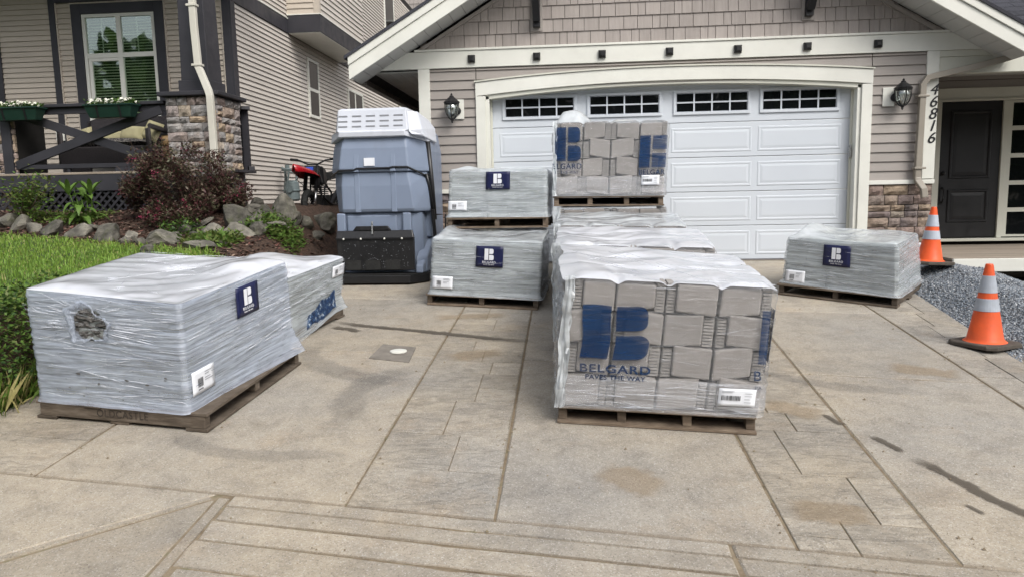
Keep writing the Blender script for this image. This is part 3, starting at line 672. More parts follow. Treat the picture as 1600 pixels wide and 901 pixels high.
# roof over the entry: courses of slate-grey shingles
dk = MB(); dk.prism([(9.25, 2.72), (14.5, 5.8), (14.5, 5.6), (9.25, 2.46)], 4.4, 9, 'yz'); dk.build('roof_deck', MAT['darkgap'], G)
for k in range(36):
    y0 = 9.2 + k * .145; z0 = 2.745 + (y0 - 9.25) * (3.08 / 5.25); sh = MB(); x = 4.3 + (k % 2) * .08 - .1
    if y0 > 14.3: break
    while x < 9:
        w = random.choice([.14, .16, .19]); d = random.uniform(0, .006)
        sh.hexa([(x, y0, z0 + d - .012), (x + w - .005, y0, z0 + d - .012), (x + w - .005, y0 + .17, z0 + .085), (x, y0 + .17, z0 + .085), (x, y0, z0 + d + .004), (x + w - .005, y0, z0 + d + .004), (x + w - .005, y0 + .17, z0 + .098), (x, y0 + .17, z0 + .098)]); x += w
    sh.build('shingle_course', MAT['roof'], G)
# upper storey set back above the garage
m = MB(); m.box(-1.9, 4.5, 14.6, 14.7, 2.6, 7.5); m.build('upper_wall', MAT['darkgap'], G)
random.seed(4)
for r in range(16):
    z0 = 4.2 + r * .16; x = -1.92; mm = MB()
    while x < 3.0:
        w = random.choice([.1, .13, .16, .18]); d = random.uniform(0, .004); mm.hexa([(x + .003, 14.58 - d, z0), (x + w - .003, 14.58 - d, z0), (x + w - .003, 14.6, z0), (x + .003, 14.6, z0), (x + .003, 14.595 - d, z0 + .163), (x + w - .003, 14.595 - d, z0 + .163), (x + w - .003, 14.6, z0 + .163), (x + .003, 14.6, z0 + .163)]); x += w
    mm.build('shingle_course', MAT['shake'], G)
# wall lanterns: things hung on the wall
def lantern(x, z, label):
    L = thing('wall_lantern', label, 'wall lantern', (x, DY - .02, z), 'carriage lanterns either side of the garage')
    y = DY - .135
    m = MB(); m.box(x + .02, x + .135, DY - .032, DY - .018, z - .10, z + .14); m.build('backplate', MAT['white'], L, bevel=.003) if x < 0 else None
    if x > 0:
        m = MB(); m.box(x - .185, x - .05, DY - .032, DY - .018, z - .10, z + .12); m.build('backplate', MAT['white'], L, bevel=.003)
    m = MB(); ax = x + (.05 if x < 0 else -.05); m.lathe((ax, DY - .034, z), [(.05, 0), (.05, -.012), (.02, -.02)], 14, 'y'); m.tube([(ax, DY - .04, z - .02), (x, y + .06, z - .05), (x, y, z - .115)], .010, 6); m.build('arm', MAT['black'], L)
    m = MB(); m.lathe((x, y, z), [(.098, .085), (.102, .098), (.085, .110), (.05, .145), (.028, .16), (.028, .172), (.012, .178), (.014, .192), (.004, .205)], 12); m.build('roof_cap', MAT['black'], L)
    rb = MB()
    for k in range(6):
        t = math.pi / 6 + k * math.pi / 3; rb.tube([(x + r * math.cos(t), y + r * math.sin(t), z + h) for r, h in ((.092, .085), (.088, .0), (.07, -.06), (.035, -.105), (.012, -.115))], .006, 5)
    rb.lathe((x, y, z), [(.02, -.105), (.026, -.115), (.012, -.13), (.013, -.145), (.003, -.16)], 10); rb.lathe((x, y, z), [(.094, .075), (.096, .085), (.09, .09)], 12); rb.build('cage', MAT['black'], L)
    m = MB(); m.lathe((x, y, z), [(.082, .083), (.08, .0), (.063, -.058), (.03, -.1)], 16); m.build('glass_shade', MAT['lampglass'], L, smooth=True)
    m = MB()
    for k in range(3):
        t = k * 2.1; cx, cy = x + .025 * math.cos(t), y + .025 * math.sin(t); m.lathe((cx, cy, z - .04), [(.008, 0), (.008, .045), (.012, .055), (.010, .075), (.002, .095)], 8)
    m.build('candle_bulb', MAT['white'], L, smooth=True)
MAT['lampglass'] = glass_mat('seeded_glass', (.85, .88, .88), .12, .25)
lantern(-1.51, 1.93, 'black carriage lantern between the white corner trim and the garage door')
lantern(3.86, 1.93, 'black carriage lantern beside the downpipe and house number')
# ================================================================ NEIGHBOURING HOUSE
XN = -5.35; YW = 11.3; YP = 9.6
N = thing('neighbour_house', 'beige clapboard house with dark trim, covered porch and stone column pier', 'house', (-7.5, YW, .6))
def nbox(name, mat, *a, bevel=.004, parent=None):
    m = MB(); m.box(*a); return m.build(name, mat, parent or N, bevel=bevel)
for a in ((-14, XN - .015, YW + .56, 26, .2, 7.2), (-14, -7.80, YW + .015, YW + .559, .2, 7.2), (-6.57, XN - .016, YW + .015, YW + .559, .2, 7.2), (-7.799, -6.571, YW + .015, YW + .559, 3.87, 7.2), (-7.799, -6.571, YW + .015, YW + .559, .2, 1.96)): nbox('wall', MAT['darkgap'], *a, bevel=0)
E2 = .0812
z = 1.30
while z < 4.95:                                            # porch-side clapboards
    if 1.88 < z < 3.87: board(-14, -7.80, z, E2 - .005, YW, MAT['siding3'], N); board(-6.57, XN - .03, z, E2 - .005, YW, MAT['siding3'], N)
    else: board(-14, XN - .03, z, E2 - .005, YW, MAT['siding3'], N)
    z += E2
def sideboard(y0, y1, z, h, x, mat):
    m = MB(); t0, t1 = .024, .003
    m.hexa([(x + t0, y0, z), (x + t0, y1, z), (x - .012, y1, z), (x - .012, y0, z), (x + t1, y0, z + h + .006), (x + t1, y1, z + h + .006), (x - .012, y1, z + h + .006), (x - .012, y0, z + h + .006)])
    return m.build('siding_board', mat, N)
z = .50
while z < 3.97:
    jy = random.uniform(12.2, 21); sideboard(YW + .03, jy - .0015, z, E2 - .008, XN, MAT['siding2']); sideboard(jy + .0015, 26, z, E2 - .008, XN, MAT['siding2']); z += E2
z = 4.245
while z < 7.0:
    jy = random.uniform(12.2, 21); sideboard(YW + .03, jy - .0015, z, E2 - .008, XN, MAT['siding2']); sideboard(jy + .0015, 26, z, E2 - .008, XN, MAT['siding2']); z += E2
nbox('belly_band', MAT['dark'], XN - .02, XN + .035, YW + .04, 26, 3.985, 4.235); nbox('band_cap', MAT['white'], XN - .02, XN + .045, YW + .04, 26, 4.237, 4.262)
nbox('corner_trim', MAT['dark'], XN - .115, XN - .001, YW - .035, YW + .0, .5, 4.6); nbox('corner_trim', MAT['dark'], XN - .0, XN + .035, YW - .035, YW + .11, .5, 3.983)
nbox('trim_edge', MAT['siding3'], XN - .14, XN - .117, YW - .03, YW, 1.3, 4.3)
# cantilevered bay
BY0, BY1, BX = 13.62, 16.5, XN + .62
m = MB(); m.box(XN, BX - .012, BY0 + .012, BY1 - .012, 4.05, 7.2); m.build('bay_wall', MAT['darkgap'], N)
nbox('bay_soffit', MAT['white'], XN + .036, BX + .02, BY0 - .02, BY1 + .02, 3.975, 3.99)
m = MB(); m.box(XN + .036, BX + .035, BY0 - .035, BY0, 3.991, 4.30); m.build('bay_skirt', MAT['dark'], N); m = MB(); m.box(BX, BX + .035, BY0 + .001, BY1 + .03, 3.991, 4.30); m.build('bay_skirt', MAT['dark'], N)
nbox('bay_cap', MAT['white'], XN + .02, BX + .045, BY0 - .045, BY1 + .03, 4.302, 4.322)
z = 4.325
while z < 6.2:
    board(XN, BX - .09, z, E2 * 1.25 - .005, BY0, MAT['siding3'], N)
    sideboard(BY0 + .09, BY1, z, E2 * 1.25 - .005, BX, MAT['siding2']); z += E2 * 1.25
nbox('bay_corner', MAT['siding3'], BX - .09, BX + .02, BY0 - .02, BY0 + .09, 4.325, 6.3)
nbox('seam_trim', MAT['siding3'], XN, XN + .03, 16.55, 16.62, 4.26, 7)
m = MB(); m.lathe((XN + .02, 14.2, 5.9), [(.05, 0), (.05, .06), (.06, .07), (.06, .1)], 10, 'x'); m.build('vent_hood', MAT['black'], N)
# side windows
def sidewin(y0, y1, z0, z1, split=None, vsplit=None):
    w = node('window', N, (XN, (y0 + y1) / 2, z0)); x = XN; f = .055
    m = MB(); m.box(x - .01, x + .045, y0, y0 + f, z0, z1); m.box(x - .01, x + .045, y1 - f, y1, z0, z1); m.box(x - .01, x + .046, y0 + f, y1 - f, z0, z0 + f); m.box(x - .01, x + .046, y0 + f, y1 - f, z1 - f, z1); m.build('frame', MAT['white'], w)
    if split: m = MB(); m.box(x - .01, x + .042, y0 + f, y1 - f, split - .03, split + .03); m.build('meeting_rail', MAT['white'], w)
    if vsplit: m = MB(); m.box(x - .01, x + .042, vsplit - .03, vsplit + .03, z0 + f, z1 - f); m.build('meeting_rail', MAT['white'], w)
    for a, b in ([(z0 + f, split - .03), (split + .03, z1 - f)] if split else [(z0 + f, z1 - f)]):
        m = MB(); m.box(x - .005, x + .034, y0 + f, y1 - f, a, b); m.build('pane', MAT['darkglass'], w)
sidewin(14.5, 15.12, 2.55, 3.72, split=3.11); sidewin(17.1, 18.3, 2.5, 3.5, vsplit=17.65); sidewin(20.85, 21.95, 5.1, 7.0)
# far eave and rear wing at the end of the side wall
nbox('rear_eave', MAT['soffit'], XN + .04, XN + 1.35, 22.0, 27, 6.15, 6.2); nbox('rear_fascia', MAT['gutterdark'], XN + .04, XN + .10, 22.0, 27, 6.02, 6.148); nbox('rear_gutter', MAT['gutter'], XN + 1.36, XN + 1.46, 21.9, 27, 6.1, 6.24)
nbox('rear_wing', MAT['siding2'], XN + .04, XN + .9, 24.3, 26, .2, 6.1); nbox('rear_trim', MAT['white'], XN + .05, XN + .15, 22.1, 22.2, .5, 4.6); nbox('rear_trim', MAT['dark'], XN + .16, XN + .3, 22.15, 22.3, .5, 6.0)
rectpipe('downpipe', [(XN + 1.4, 22.1, 6.05), (XN + 1.3, 22.1, 5.95), (XN + .25, 22.1, 5.65), (XN + .2, 22.1, 5.4), (XN + .2, 22.1, .6)], .09, .07, MAT['gutter'], N)
RH = thing('rear_house', 'pinkish shingled house far behind the gap between the two houses', 'house', (-4, 30, 0)); m = MB(); m.box(-8, 12, 30.02, 40, -.1, 13); m.build('wall', MAT['siding'], RH)
for k in range(16):
    z0 = 7.6 + k * .19; m = MB(); x = -7.6
    while x < -4.2: w = random.choice([.14, .18, .22]); m.hexa([(x + .004, 29.98, z0), (x + w - .004, 29.98, z0), (x + w - .004, 30.019, z0), (x + .004, 30.019, z0), (x + .004, 30.0, z0 + .2), (x + w - .004, 30.0, z0 + .2), (x + w - .004, 30.019, z0 + .2), (x + .004, 30.019, z0 + .2)]); x += w
    m.build('shingle_course', MAT['shake'], RH)
# --- front window with blinds
wn = node('porch_window', N, (-7.18, YW, 2.0)); wx0, wx1, wz0, wz1 = -7.79, -6.58, 1.97, 3.86
for a in ((-7.955, -7.795, YW - .045, YW, 1.80, 4.02), (-6.575, -6.42, YW - .045, YW, 1.80, 4.02), (-7.793, -6.577, YW - .045, YW, 3.865, 4.02), (-7.793, -6.577, YW - .045, YW, 1.80, 1.965)):
    nbox('surround', MAT['dark'], *a, parent=wn)
for a in ((-7.98, -7.957, YW - .035, YW, 1.80, 4.03), (-6.418, -6.395, YW - .035, YW, 1.80, 4.03), (-7.98, -6.395, YW - .04, YW, 4.022, 4.045)): nbox('surround_edge', MAT['siding3'], *a, parent=wn)
f = .05; xm = -7.185; zr = 3.22
m = MB(); m.box(wx0, wx0 + f, YW - .03, YW + .03, wz0, wz1); m.box(wx1 - f, wx1, YW - .03, YW + .03, wz0, wz1); m.box(wx0 + f, wx1 - f, YW - .029, YW + .03, wz1 - f, wz1); m.box(wx0 + f, wx1 - f, YW - .029, YW + .03, wz0, wz0 + f); m.build('frame', MAT['white'], wn)
m = MB(); m.box(xm - .035, xm + .035, YW - .028, YW + .03, wz0 + f, wz1 - f); m.build('mullion', MAT['white'], wn)
m = MB(); m.box(wx0 + f, xm - .036, YW - .027, YW + .03, zr - .035, zr + .035); m.box(xm + .036, wx1 - f, YW - .027, YW + .03, zr - .035, zr + .035); m.build('transom_bar', MAT['white'], wn)
m = MB(); m.box(wx0 + f + .01, wx0 + f + .06, YW - .02, YW + .02, wz0 + f, zr - .036); m.box(wx0 + f + .061, xm - .036, YW - .02, YW + .02, zr - .085, zr - .036); m.build('sash', MAT['white'], wn)
for xa, xb in ((wx0 + f, xm - .035), (xm + .035, wx1 - f)):
    c = (xa + xb) / 2; m = MB(); m.box(c - .008, c + .008, YW + .001, YW + .006, zr + .036, wz1 - f); m.box(xa, xb, YW + .0065, YW + .011, (zr + wz1) / 2 - .012, (zr + wz1) / 2 + .004); m.build('muntin', MAT['white'], wn)
    for za, zb in ((wz0 + f, zr - .036), (zr + .036, wz1 - f)):
        m = MB(); m.box(xa, xb, YW - .006, YW - .001, za, zb); m.build('pane', MAT['glass'], wn)
MAT['blind'] = pmat('blind_slat', [(.3, (.55, .58, .45)), (.7, (.63, .66, .52))], 3, rough=.5, bump=0)
z = wz0 + .03
while z < wz1 - .06:
    m = MB(); m.hexa([(wx0 + .03, YW + .035, z), (wx1 - .03, YW + .035, z), (wx1 - .03, YW + .075, z + .022), (wx0 + .03, YW + .075, z + .022), (wx0 + .03, YW + .034, z + .004), (wx1 - .03, YW + .034, z + .004), (wx1 - .03, YW + .074, z + .026), (wx0 + .03, YW + .074, z + .026)]); m.build('blind_slat', MAT['blind'], wn); z += .045
nbox('room_back', MAT['black'], wx0, wx1, YW + .5, YW + .52, 1.97, 3.86, parent=wn)
# batten, header, outlet, second door trim at the left
nbox('batten', MAT['dark'], -8.33, -8.225, YW - .04, YW, 1.3, 4.3); nbox('batten_edge', MAT['siding3'], -8.222, -8.20, YW - .035, YW, 1.3, 4.3)
nbox('batten', MAT['dark'], -9.34, -9.22, YW - .04, YW, 1.3, 4.3); nbox('header', MAT['dark'], -8.222, XN - .12, YW - .05, YW, 4.05, 4.30)
nbox('outlet_cover', MAT['white'], -8.38, -8.24 + .0, YW - .06, YW - .02, 1.90, 2.05)
# porch deck, skirt, lattice
for i in range(12): nbox('deck_board', MAT['dark'], -11, -4.62 if i < 5 else -5.30, YP - .02 + i * .143, YP - .02 + i * .143 + .137, 1.265, 1.30, bevel=.003)
nbox('deck_edge', MAT['porchwood'], -11, -4.60, YP - .05, YP - .021, 1.275, 1.306); nbox('rim_board', MAT['dark'], -11, -4.63, YP - .045, YP - .005, 1.045, 1.272)
lat = node('lattice', N, (-7.2, YP, .9))
for s in (1, -1):
    x = -9.3
    while x < -4.8:
        m = MB(); a, b = (x, 1.044), (x + s * .36, .684); m.bar((a[0], YP - .01 + .008 * s, a[1]), (b[0], YP - .01 + .008 * s, b[1]), .007, .032, (0, 1, 0)) if False else m.hexa([(a[0] - .022, YP - .02 + .007 * s, a[1]), (a[0] + .022, YP - .02 + .007 * s, a[1]), (a[0] + .022, YP - .014 + .007 * s, a[1]), (a[0] - .022, YP - .014 + .007 * s, a[1]), (b[0] - .022, YP - .02 + .007 * s, b[1]), (b[0] + .022, YP - .02 + .007 * s, b[1]), (b[0] + .022, YP - .014 + .007 * s, b[1]), (b[0] - .022, YP - .014 + .007 * s, b[1])])
        m.build('lattice_strip', MAT['dark'], lat); x += .115
nbox('under_deck', MAT['darkgap'], -11, -4.95, YP + .25, YP + .28, .5, 1.26)
# porch side and ceiling
nbox('porch_ceiling', MAT['gutterdark'], -11, -4.5, 9.2, YW + .01, 4.96, 5.0); nbox('porch_beam', MAT['dark'], -11, -4.75, YP - .12, YP + .12, 4.65, 4.95)
nbox('porch_gutter', MAT['gutter'], -11, -4.4, 9.08, 9.2, 5.0, 5.12)
# column on its stone pier
pc = node('porch_column', N, (-5.17, YP + .32, 1.3)); cx, cy = -5.16, YP + .32
m = MB(); m.hexa([(cx - .195, cy - .195, 2.52), (cx + .195, cy - .195, 2.52), (cx + .195, cy + .195, 2.52), (cx - .195, cy + .195, 2.52), (cx - .165, cy - .165, 4.65), (cx + .165, cy - .165, 4.65), (cx + .165, cy + .165, 4.65), (cx - .165, cy + .165, 4.65)]); m.build('shaft', MAT['dark'], pc, bevel=.006)
nbox('plinth', MAT['dark'], cx - .225, cx + .225, cy - .225, cy + .225, 2.345, 2.518, parent=pc, bevel=.008); nbox('pier_cap', MAT['dark'], cx - .43, cx + .43, cy - .43, cy + .43, 2.285, 2.343, parent=pc, bevel=.01)
nbox('core', MAT['darkgap'], cx - .33, cx + .33, cy - .33, cy + .33, .6, 2.284, parent=pc, bevel=0)
rng = random.Random(21); hh = [.115, .15, .085, .12, .13, .16, .11, .12, .13, .12, .14, .13, .12, .13]
veneer(pc, cx - .36, cx + .36, .62, 2.283, cy - .33, hh, rng, MAT['veneer2'], d=.035, wmin=.12, wmax=.30)
veneer(pc, -.36, .36, .62, 2.283, 0, hh, rng, MAT['veneer2'], d=.035, wmin=.14, wmax=.32, xform=lambda v: (cx + .33 - v[1], cy + v[0], v[2]))
p2 = node('porch_column', N, (-8.1, YP + .36, 1.3))
nbox('core', MAT['darkgap'], -8.42, -7.82, YP + .05, YP + .65, .6, 2.2, parent=p2, bevel=0); veneer(p2, -8.45, -7.80, .62, 2.2, YP + .05, hh, rng, MAT['veneer2'], d=.03, wmin=.14, wmax=.3)
nbox('pier_cap', MAT['dark'], -8.5, -7.68, YP - .05, YP + .7, 2.205, 2.26, parent=p2)
# downpipe in front of the column
rectpipe('downpipe', [(-5.02, YP - .06, 5.0), (-5.02, YP - .06, 3.2), (-5.00, YP - .06, 2.66), (-4.97, YP - .07, 2.60), (-4.84, YP - .14, 2.33), (-4.82, YP - .15, 2.26), (-4.815, YP - .15, 1.6), (-4.815, YP - .15, 1.22)], .088, .066, MAT['cream_pipe'], N)
for zc, xx, yy in ((3.45, -5.02, YP - .06), (2.68, -5.0, YP - .06)): nbox('pipe_strap', MAT['cream_pipe'], xx - .075, xx + .06, yy - .045, yy + .05, zc - .015, zc + .015)
# front railing with crossed braces
rl = node('railing', N, (-6.7, YP, 1.3)); YR = YP + .06
nbox('top_rail', MAT['dark'], -10.5, -5.56, YR - .07, YR + .07, 2.20, 2.245, parent=rl, bevel=.006); nbox('sub_rail', MAT['dark'], -10.5, -5.56, YR - .02, YR + .02, 2.11, 2.198, parent=rl)
nbox('bottom_rail', MAT['dark'], -10.5, -5.5, YR - .03, YR + .03, 1.365, 1.425, parent=rl); nbox('post', MAT['dark'], -7.97, -7.83, YR - .065, YR + .065, 1.30, 2.199, parent=rl)
for x in (-7.05, -6.35, -6.0): nbox('foot', MAT['dark'], x - .02, x + .02, YR - .02, YR + .02, 1.30, 1.364, parent=rl)
nbox('foot', MAT['dark'], -6.35, -5.95, YR - .028, YR + .028, 1.30, 1.363, parent=rl)
def brace(x0, z0, x1, z1, y):
    d = Vector((x1 - x0, z1 - z0)).normalized(); nn = Vector((-d.y, d.x)) * .06; m = MB(); m.prism([(x0 - nn.x, z0 - nn.y), (x1 - nn.x, z1 - nn.y), (x1 + nn.x, z1 + nn.y), (x0 + nn.x, z0 + nn.y)], y - .02, y + .02); m.build('cross_brace', MAT['dark'], rl, bevel=.004)
brace(-7.80, 1.42, -5.62, 2.13, YR - .022); brace(-7.75, 2.13, -5.65, 1.42, YR + .022)
brace(-9.9, 1.42, -8.0, 2.13, YR - .022); brace(-9.9, 2.13, -8.0, 1.42, YR + .022)
# side railing towards the corner
sr = node('railing', N, (-4.65, 10.4, 1.3))
m = MB(); m.bar((-4.74, YP + .72, 2.21), (-5.33, YW - .04, 2.21), .12, .045); m.build('top_rail', MAT['dark'], sr)
for k in range(6):
    t = (k + .5) / 6; x = -4.76 - .56 * t; y = YP + .75 + (YW - .1 - YP - .75) * t; m = MB(); m.hexa([(x - .045, y - .02, 1.32), (x + .045, y - .02, 1.32), (x + .045, y + .02, 1.32), (x - .045, y + .02, 1.32), (x - .045, y - .02, 2.187), (x + .045, y - .02, 2.187), (x + .045, y + .02, 2.187), (x - .045, y + .02, 2.187)]); m.build('baluster', MAT['dark'], sr)
m = MB(); m.bar((-4.70, YP + .72, 1.34), (-5.33, YW - .04, 1.34), .08, .06); m.build('bottom_rail', MAT['dark'], sr)
# --- things on the porch
def leafcloud(name, mat, parent, centers, count, size, rngs, kind='stuff', flat=.5, aspect=2.2):
    V = []; F = []; mi = []
    for _ in range(count):
        c = centers(rngs); a = rngs.uniform(0, 6.28); el = rngs.uniform(-.6, 1.0) * flat; s = size * rngs.uniform(.6, 1.3)
        d = Vector((math.cos(a) * math.cos(el), math.sin(a) * math.cos(el), math.sin(el))); w = d.cross(Vector((rngs.gauss(0, .4), rngs.gauss(0, .4), 1))).normalized() * s / aspect / 2; n = len(V); c = Vector(c)
        up = w.cross(d).normalized() * s * .12
        V += [c, c + d * s * .5 + w - up, c + d * s, c + d * s * .5 - w - up]; F.append((n, n + 1, n + 2, n + 3)); mi.append(rngs.randrange(len(mat)) if isinstance(mat, list) else 0)
    return fast_mesh(name, V, F, mat, parent, kind, mi)
MAT['greenbox'] = pmat('dark_green_plastic', [(.3, (.008, .028, .020)), (.7, (.012, .038, .027))], 4, rough=.4, bump=.03)
MAT['leaf'] = leaf_mat('fresh_leaf', (.07, .13, .025), (.12, .21, .04)); MAT['leafdark'] = leaf_mat('deep_leaf', (.025, .055, .015), (.05, .10, .025))
MAT['petal'] = leaf_mat('white_petal', (.75, .75, .62), (.85, .84, .72)); MAT['petalpink'] = leaf_mat('pink_petal', (.45, .02, .10), (.60, .05, .20))
for x, lab in ((-7.60, 'green planter box of white flowers at the far left end of the porch rail'), (-6.24, 'green planter box of white flowers on the porch rail below the window')):
    fb = thing('planter_box', lab, 'planter', (x, YP - .09, 2.05), 'planter boxes on the porch rail'); y = YP - .10; L = .34; z0 = 2.02
    m = MB(); m.hexa([(x - L + .05, y - .06, z0), (x + L - .05, y - .06, z0), (x + L - .05, y + .06, z0), (x - L + .05, y + .06, z0), (x - L, y - .10, z0 + .16), (x + L, y - .10, z0 + .16), (x + L, y + .10, z0 + .16), (x - L, y + .10, z0 + .16)]); m.build('tray', MAT['greenbox'], fb, bevel=.006)
    m = MB(); m.box(x - L - .012, x + L + .012, y - .115, y + .115, z0 + .155, z0 + .175); m.build('rim', MAT['greenbox'], fb, bevel=.005)
    for xx in (-.16, .16): m = MB(); m.hexa([(x + xx - .012, y - .068, z0), (x + xx + .012, y - .068, z0), (x + xx + .012, y - .055, z0), (x + xx - .012, y - .055, z0), (x + xx - .012, y - .112, z0 + .155), (x + xx + .012, y - .112, z0 + .155), (x + xx + .012, y - .1, z0 + .155), (x + xx - .012, y - .1, z0 + .155)]); m.build('bracket', MAT['black'], fb)
    R_ = random.Random(int(x * 100)); leafcloud('foliage', [MAT['leaf'], MAT['leafdark']], fb, lambda r: (x + r.uniform(-L, L) * .95, y + r.uniform(-.09, .09), z0 + .16 + r.uniform(0, .07)), 420, .055, R_, flat=1)
    V = []; F = []
    for _ in range(75):                                    # five-petalled flowers
        c = Vector((x + R_.uniform(-L, L) * .92, y + R_.uniform(-.10, .08), z0 + .20 + R_.uniform(-.01, .055))); q = Vector((R_.uniform(-.5, .5), R_.uniform(-1, -.2), R_.uniform(.3, 1))).normalized(); a = q.orthogonal().normalized(); b = q.cross(a); r = R_.uniform(.016, .026)
        for k in range(5):
            t = k * 1.2566; d = a * math.cos(t) + b * math.sin(t); e = q.cross(d) * r * .5; n = len(V); V += [c, c + d * r * .6 + e, c + d * r + q * .004, c + d * r * .6 - e]; F.append((n, n + 1, n + 2, n + 3))
    fast_mesh('flowers', V, F, MAT['petal'], fb, 'stuff')
# wicker loveseat
def wicker():
    T = NT('dark_wicker'); w = T.n('ShaderNodeTexBrick'); T.l(T.map(T.pos, (14, 14, 14), rot=(rad(90), 0, 0)), w.inputs[0]); w.inputs['Color1'].default_value = (.032, .028, .030, 1); w.inputs['Color2'].default_value = (.055, .048, .050, 1); w.inputs['Mortar'].default_value = (.008, .007, .008, 1)
    return T.done(T.bsdf(w.outputs[0], .55, T.bump(w.outputs['Fac'], .6, .006), .3))
MAT['wicker'] = wicker(); MAT['khaki'] = pmat('khaki_cloth', [(.3, (.30, .275, .16)), (.7, (.38, .35, .21))], 6, rough=.9, bump=.3, bscale=220)
MAT['patterncloth'] = pmat('patterned_cloth', [(.40, (.012, .011, .014)), (.52, (.05, .045, .045)), (.56, (.32, .30, .27)), (.62, (.02, .018, .02))], 32, 3, rough=.9, bump=.1)
LS = thing('wicker_loveseat', 'dark wicker loveseat with khaki pillows behind the crossed porch railing', 'loveseat', (-6.95, 10.55, 1.3))
m = MB(); m.box(-7.62, -6.18, 10.25, 10.85, 1.34, 1.62); m.build('base', MAT['wicker'], LS, bevel=.02)
m = MB(); m.hexa([(-7.55, 10.80, 1.6), (-6.25, 10.80, 1.6), (-6.25, 10.9, 1.6), (-7.55, 10.9, 1.6), (-7.55, 10.92, 2.09), (-6.25, 10.92, 2.09), (-6.25, 11.0, 2.09), (-7.55, 11.0, 2.09)]); m.build('backrest', MAT['wicker'], LS, bevel=.03)
m = MB(); m.tube([(-7.6, 10.92, 1.7), (-7.6, 10.96, 2.04), (-7.45, 10.98, 2.09), (-6.35, 10.98, 2.09), (-6.2, 10.96, 2.04), (-6.2, 10.92, 1.7)], .035, 8); m.build('back_frame', MAT['wicker'], LS, smooth=True)
for s in (-7.62, -6.24):
    m = MB(); m.tube([(s, 10.3, 1.34), (s, 10.3, 1.86), (s, 10.36, 1.91), (s, 10.9, 1.86)], .04, 8); m.build('armrest', MAT['wicker'], LS, smooth=True)
for s in (-7.35, -6.45): m = MB(); m.box(s - .2, s + .2, 10.24, 10.30, 1.212, 1.34); m.build('leg', MAT['wicker'], LS)
def pillow(x, y, z, w, h, t, tilt, mat, name, roll=0, parent=LS):
    P = []
    for i in range(13):
        r = []
        for j in range(13):
            u, v = i / 6 - 1, j / 6 - 1; r.append((u, v, max(0, (1 - u ** 4) * (1 - v ** 4)) ** .5))
        P.append(r)
    m = MB(); M = Matrix.Translation((x, y, z)) @ Matrix.Rotation(roll, 4, 'Y') @ Matrix.Rotation(tilt, 4, 'X')
    for sg in (1, -1): m.grid([[tuple(M @ Vector((u * w / 2 * (1 - .06 * (1 - abs(v))), sg * -q * t / 2, v * h / 2))) for u, v, q in r] for r in P])
    m.build(name, mat, parent, smooth=True)
pillow(-6.95, 10.52, 1.68, 1.22, .5, .14, rad(90), MAT['patterncloth'], 'seat_cushion'); pillow(-7.0, 10.70, 1.80, .70, .16, .13, rad(-15), MAT['khaki'], 'pillow'); pillow(-6.66, 10.58, 1.82, .36, .24, .16, rad(-20), MAT['khaki'], 'pillow', .04); pillow(-6.36, 10.62, 1.86, .26, .30, .12, rad(-20), MAT['khaki'], 'pillow', .35); pillow(-7.48, 10.68, 1.82, .24, .24, .12, rad(-20), MAT['khaki'], 'pillow', -.3)
LS.location.z += .09
MAT['bamboo'] = pmat('bamboo', [(.3, (.32, .20, .09)), (.7, (.42, .28, .14))], 12, stretch=(1, 1, .1), rough=.5, bump=.1)
BS = thing('bamboo_stand', 'tan bamboo stand between the wicker loveseat and the stone pier', 'plant stand', (-5.98, 10.35, 1.3)); m = MB(); m.lathe((-5.98, 10.35, 1.302), [(.075, 0), (.07, .1), (.075, .2), (.07, .38), (.085, .40), (.075, .55)], 14); m.build('tube', MAT['bamboo'], BS, smooth=True); m = MB(); m.lathe((-5.98, 10.35, 1.853), [(.09, 0), (.09, .02), (.02, .025)], 14); m.build('top', MAT['black'], BS)
# ================================================================ YARD
def yrock(x):                                              # line of edging rocks between lawn and bed
    return np.interp(x, [-12, -8, -6.1, -5.2, -4.5, -3.9], [9.0, 8.55, 8.05, 7.7, 7.35, 7.2])
def T(x, y):
    b = float(np.interp(y, [-3, 3, 5, 8.2, 9.5, 11.3, 25], [-.80, -.13, .09, .46, .78, .80, .9]))
    if y > 6.5: k = sstep(6.5, 8, y); e0 = -3.55 + .75 * k; e1 = -4.0 + .2 * k
    else: e0, e1 = -3.60, -4.0
    w = sstep(0, 1, (x - e0) / (e1 - e0))
    return gz(min(y, 9.2)) * (1 - w) + b * w - .02 * (1 - w) + .03 * noise.noise((x * .8, y * .8, 2)) * w
def zone(name, inside, mat):
    xs = np.arange(-20, -1.7, .16); ys = np.arange(-2.5, 14.2, .16); idx = {}; V = []; F = []
    def vid(i, j):
        if (i, j) not in idx: idx[(i, j)] = len(V); V.append((xs[i], ys[j], T(xs[i], ys[j])))
        return idx[(i, j)]
    for i in range(len(xs) - 1):
        for j in range(len(ys) - 1):
            if inside(xs[i] + .08, ys[j] + .08): F.append((vid(i, j), vid(i + 1, j), vid(i + 1, j + 1), vid(i, j + 1)))
    return tag(fast_mesh(name, V, F, mat, None, smooth=True), kind='structure')
zone('lawn', lambda x, y: x < -3.58 and y < yrock(x), MAT['turf']); zone('garden_bed', lambda x, y: (y >= yrock(x) or (x >= -3.58 and y > 6.7)) and x < -2.75, MAT['soil'])
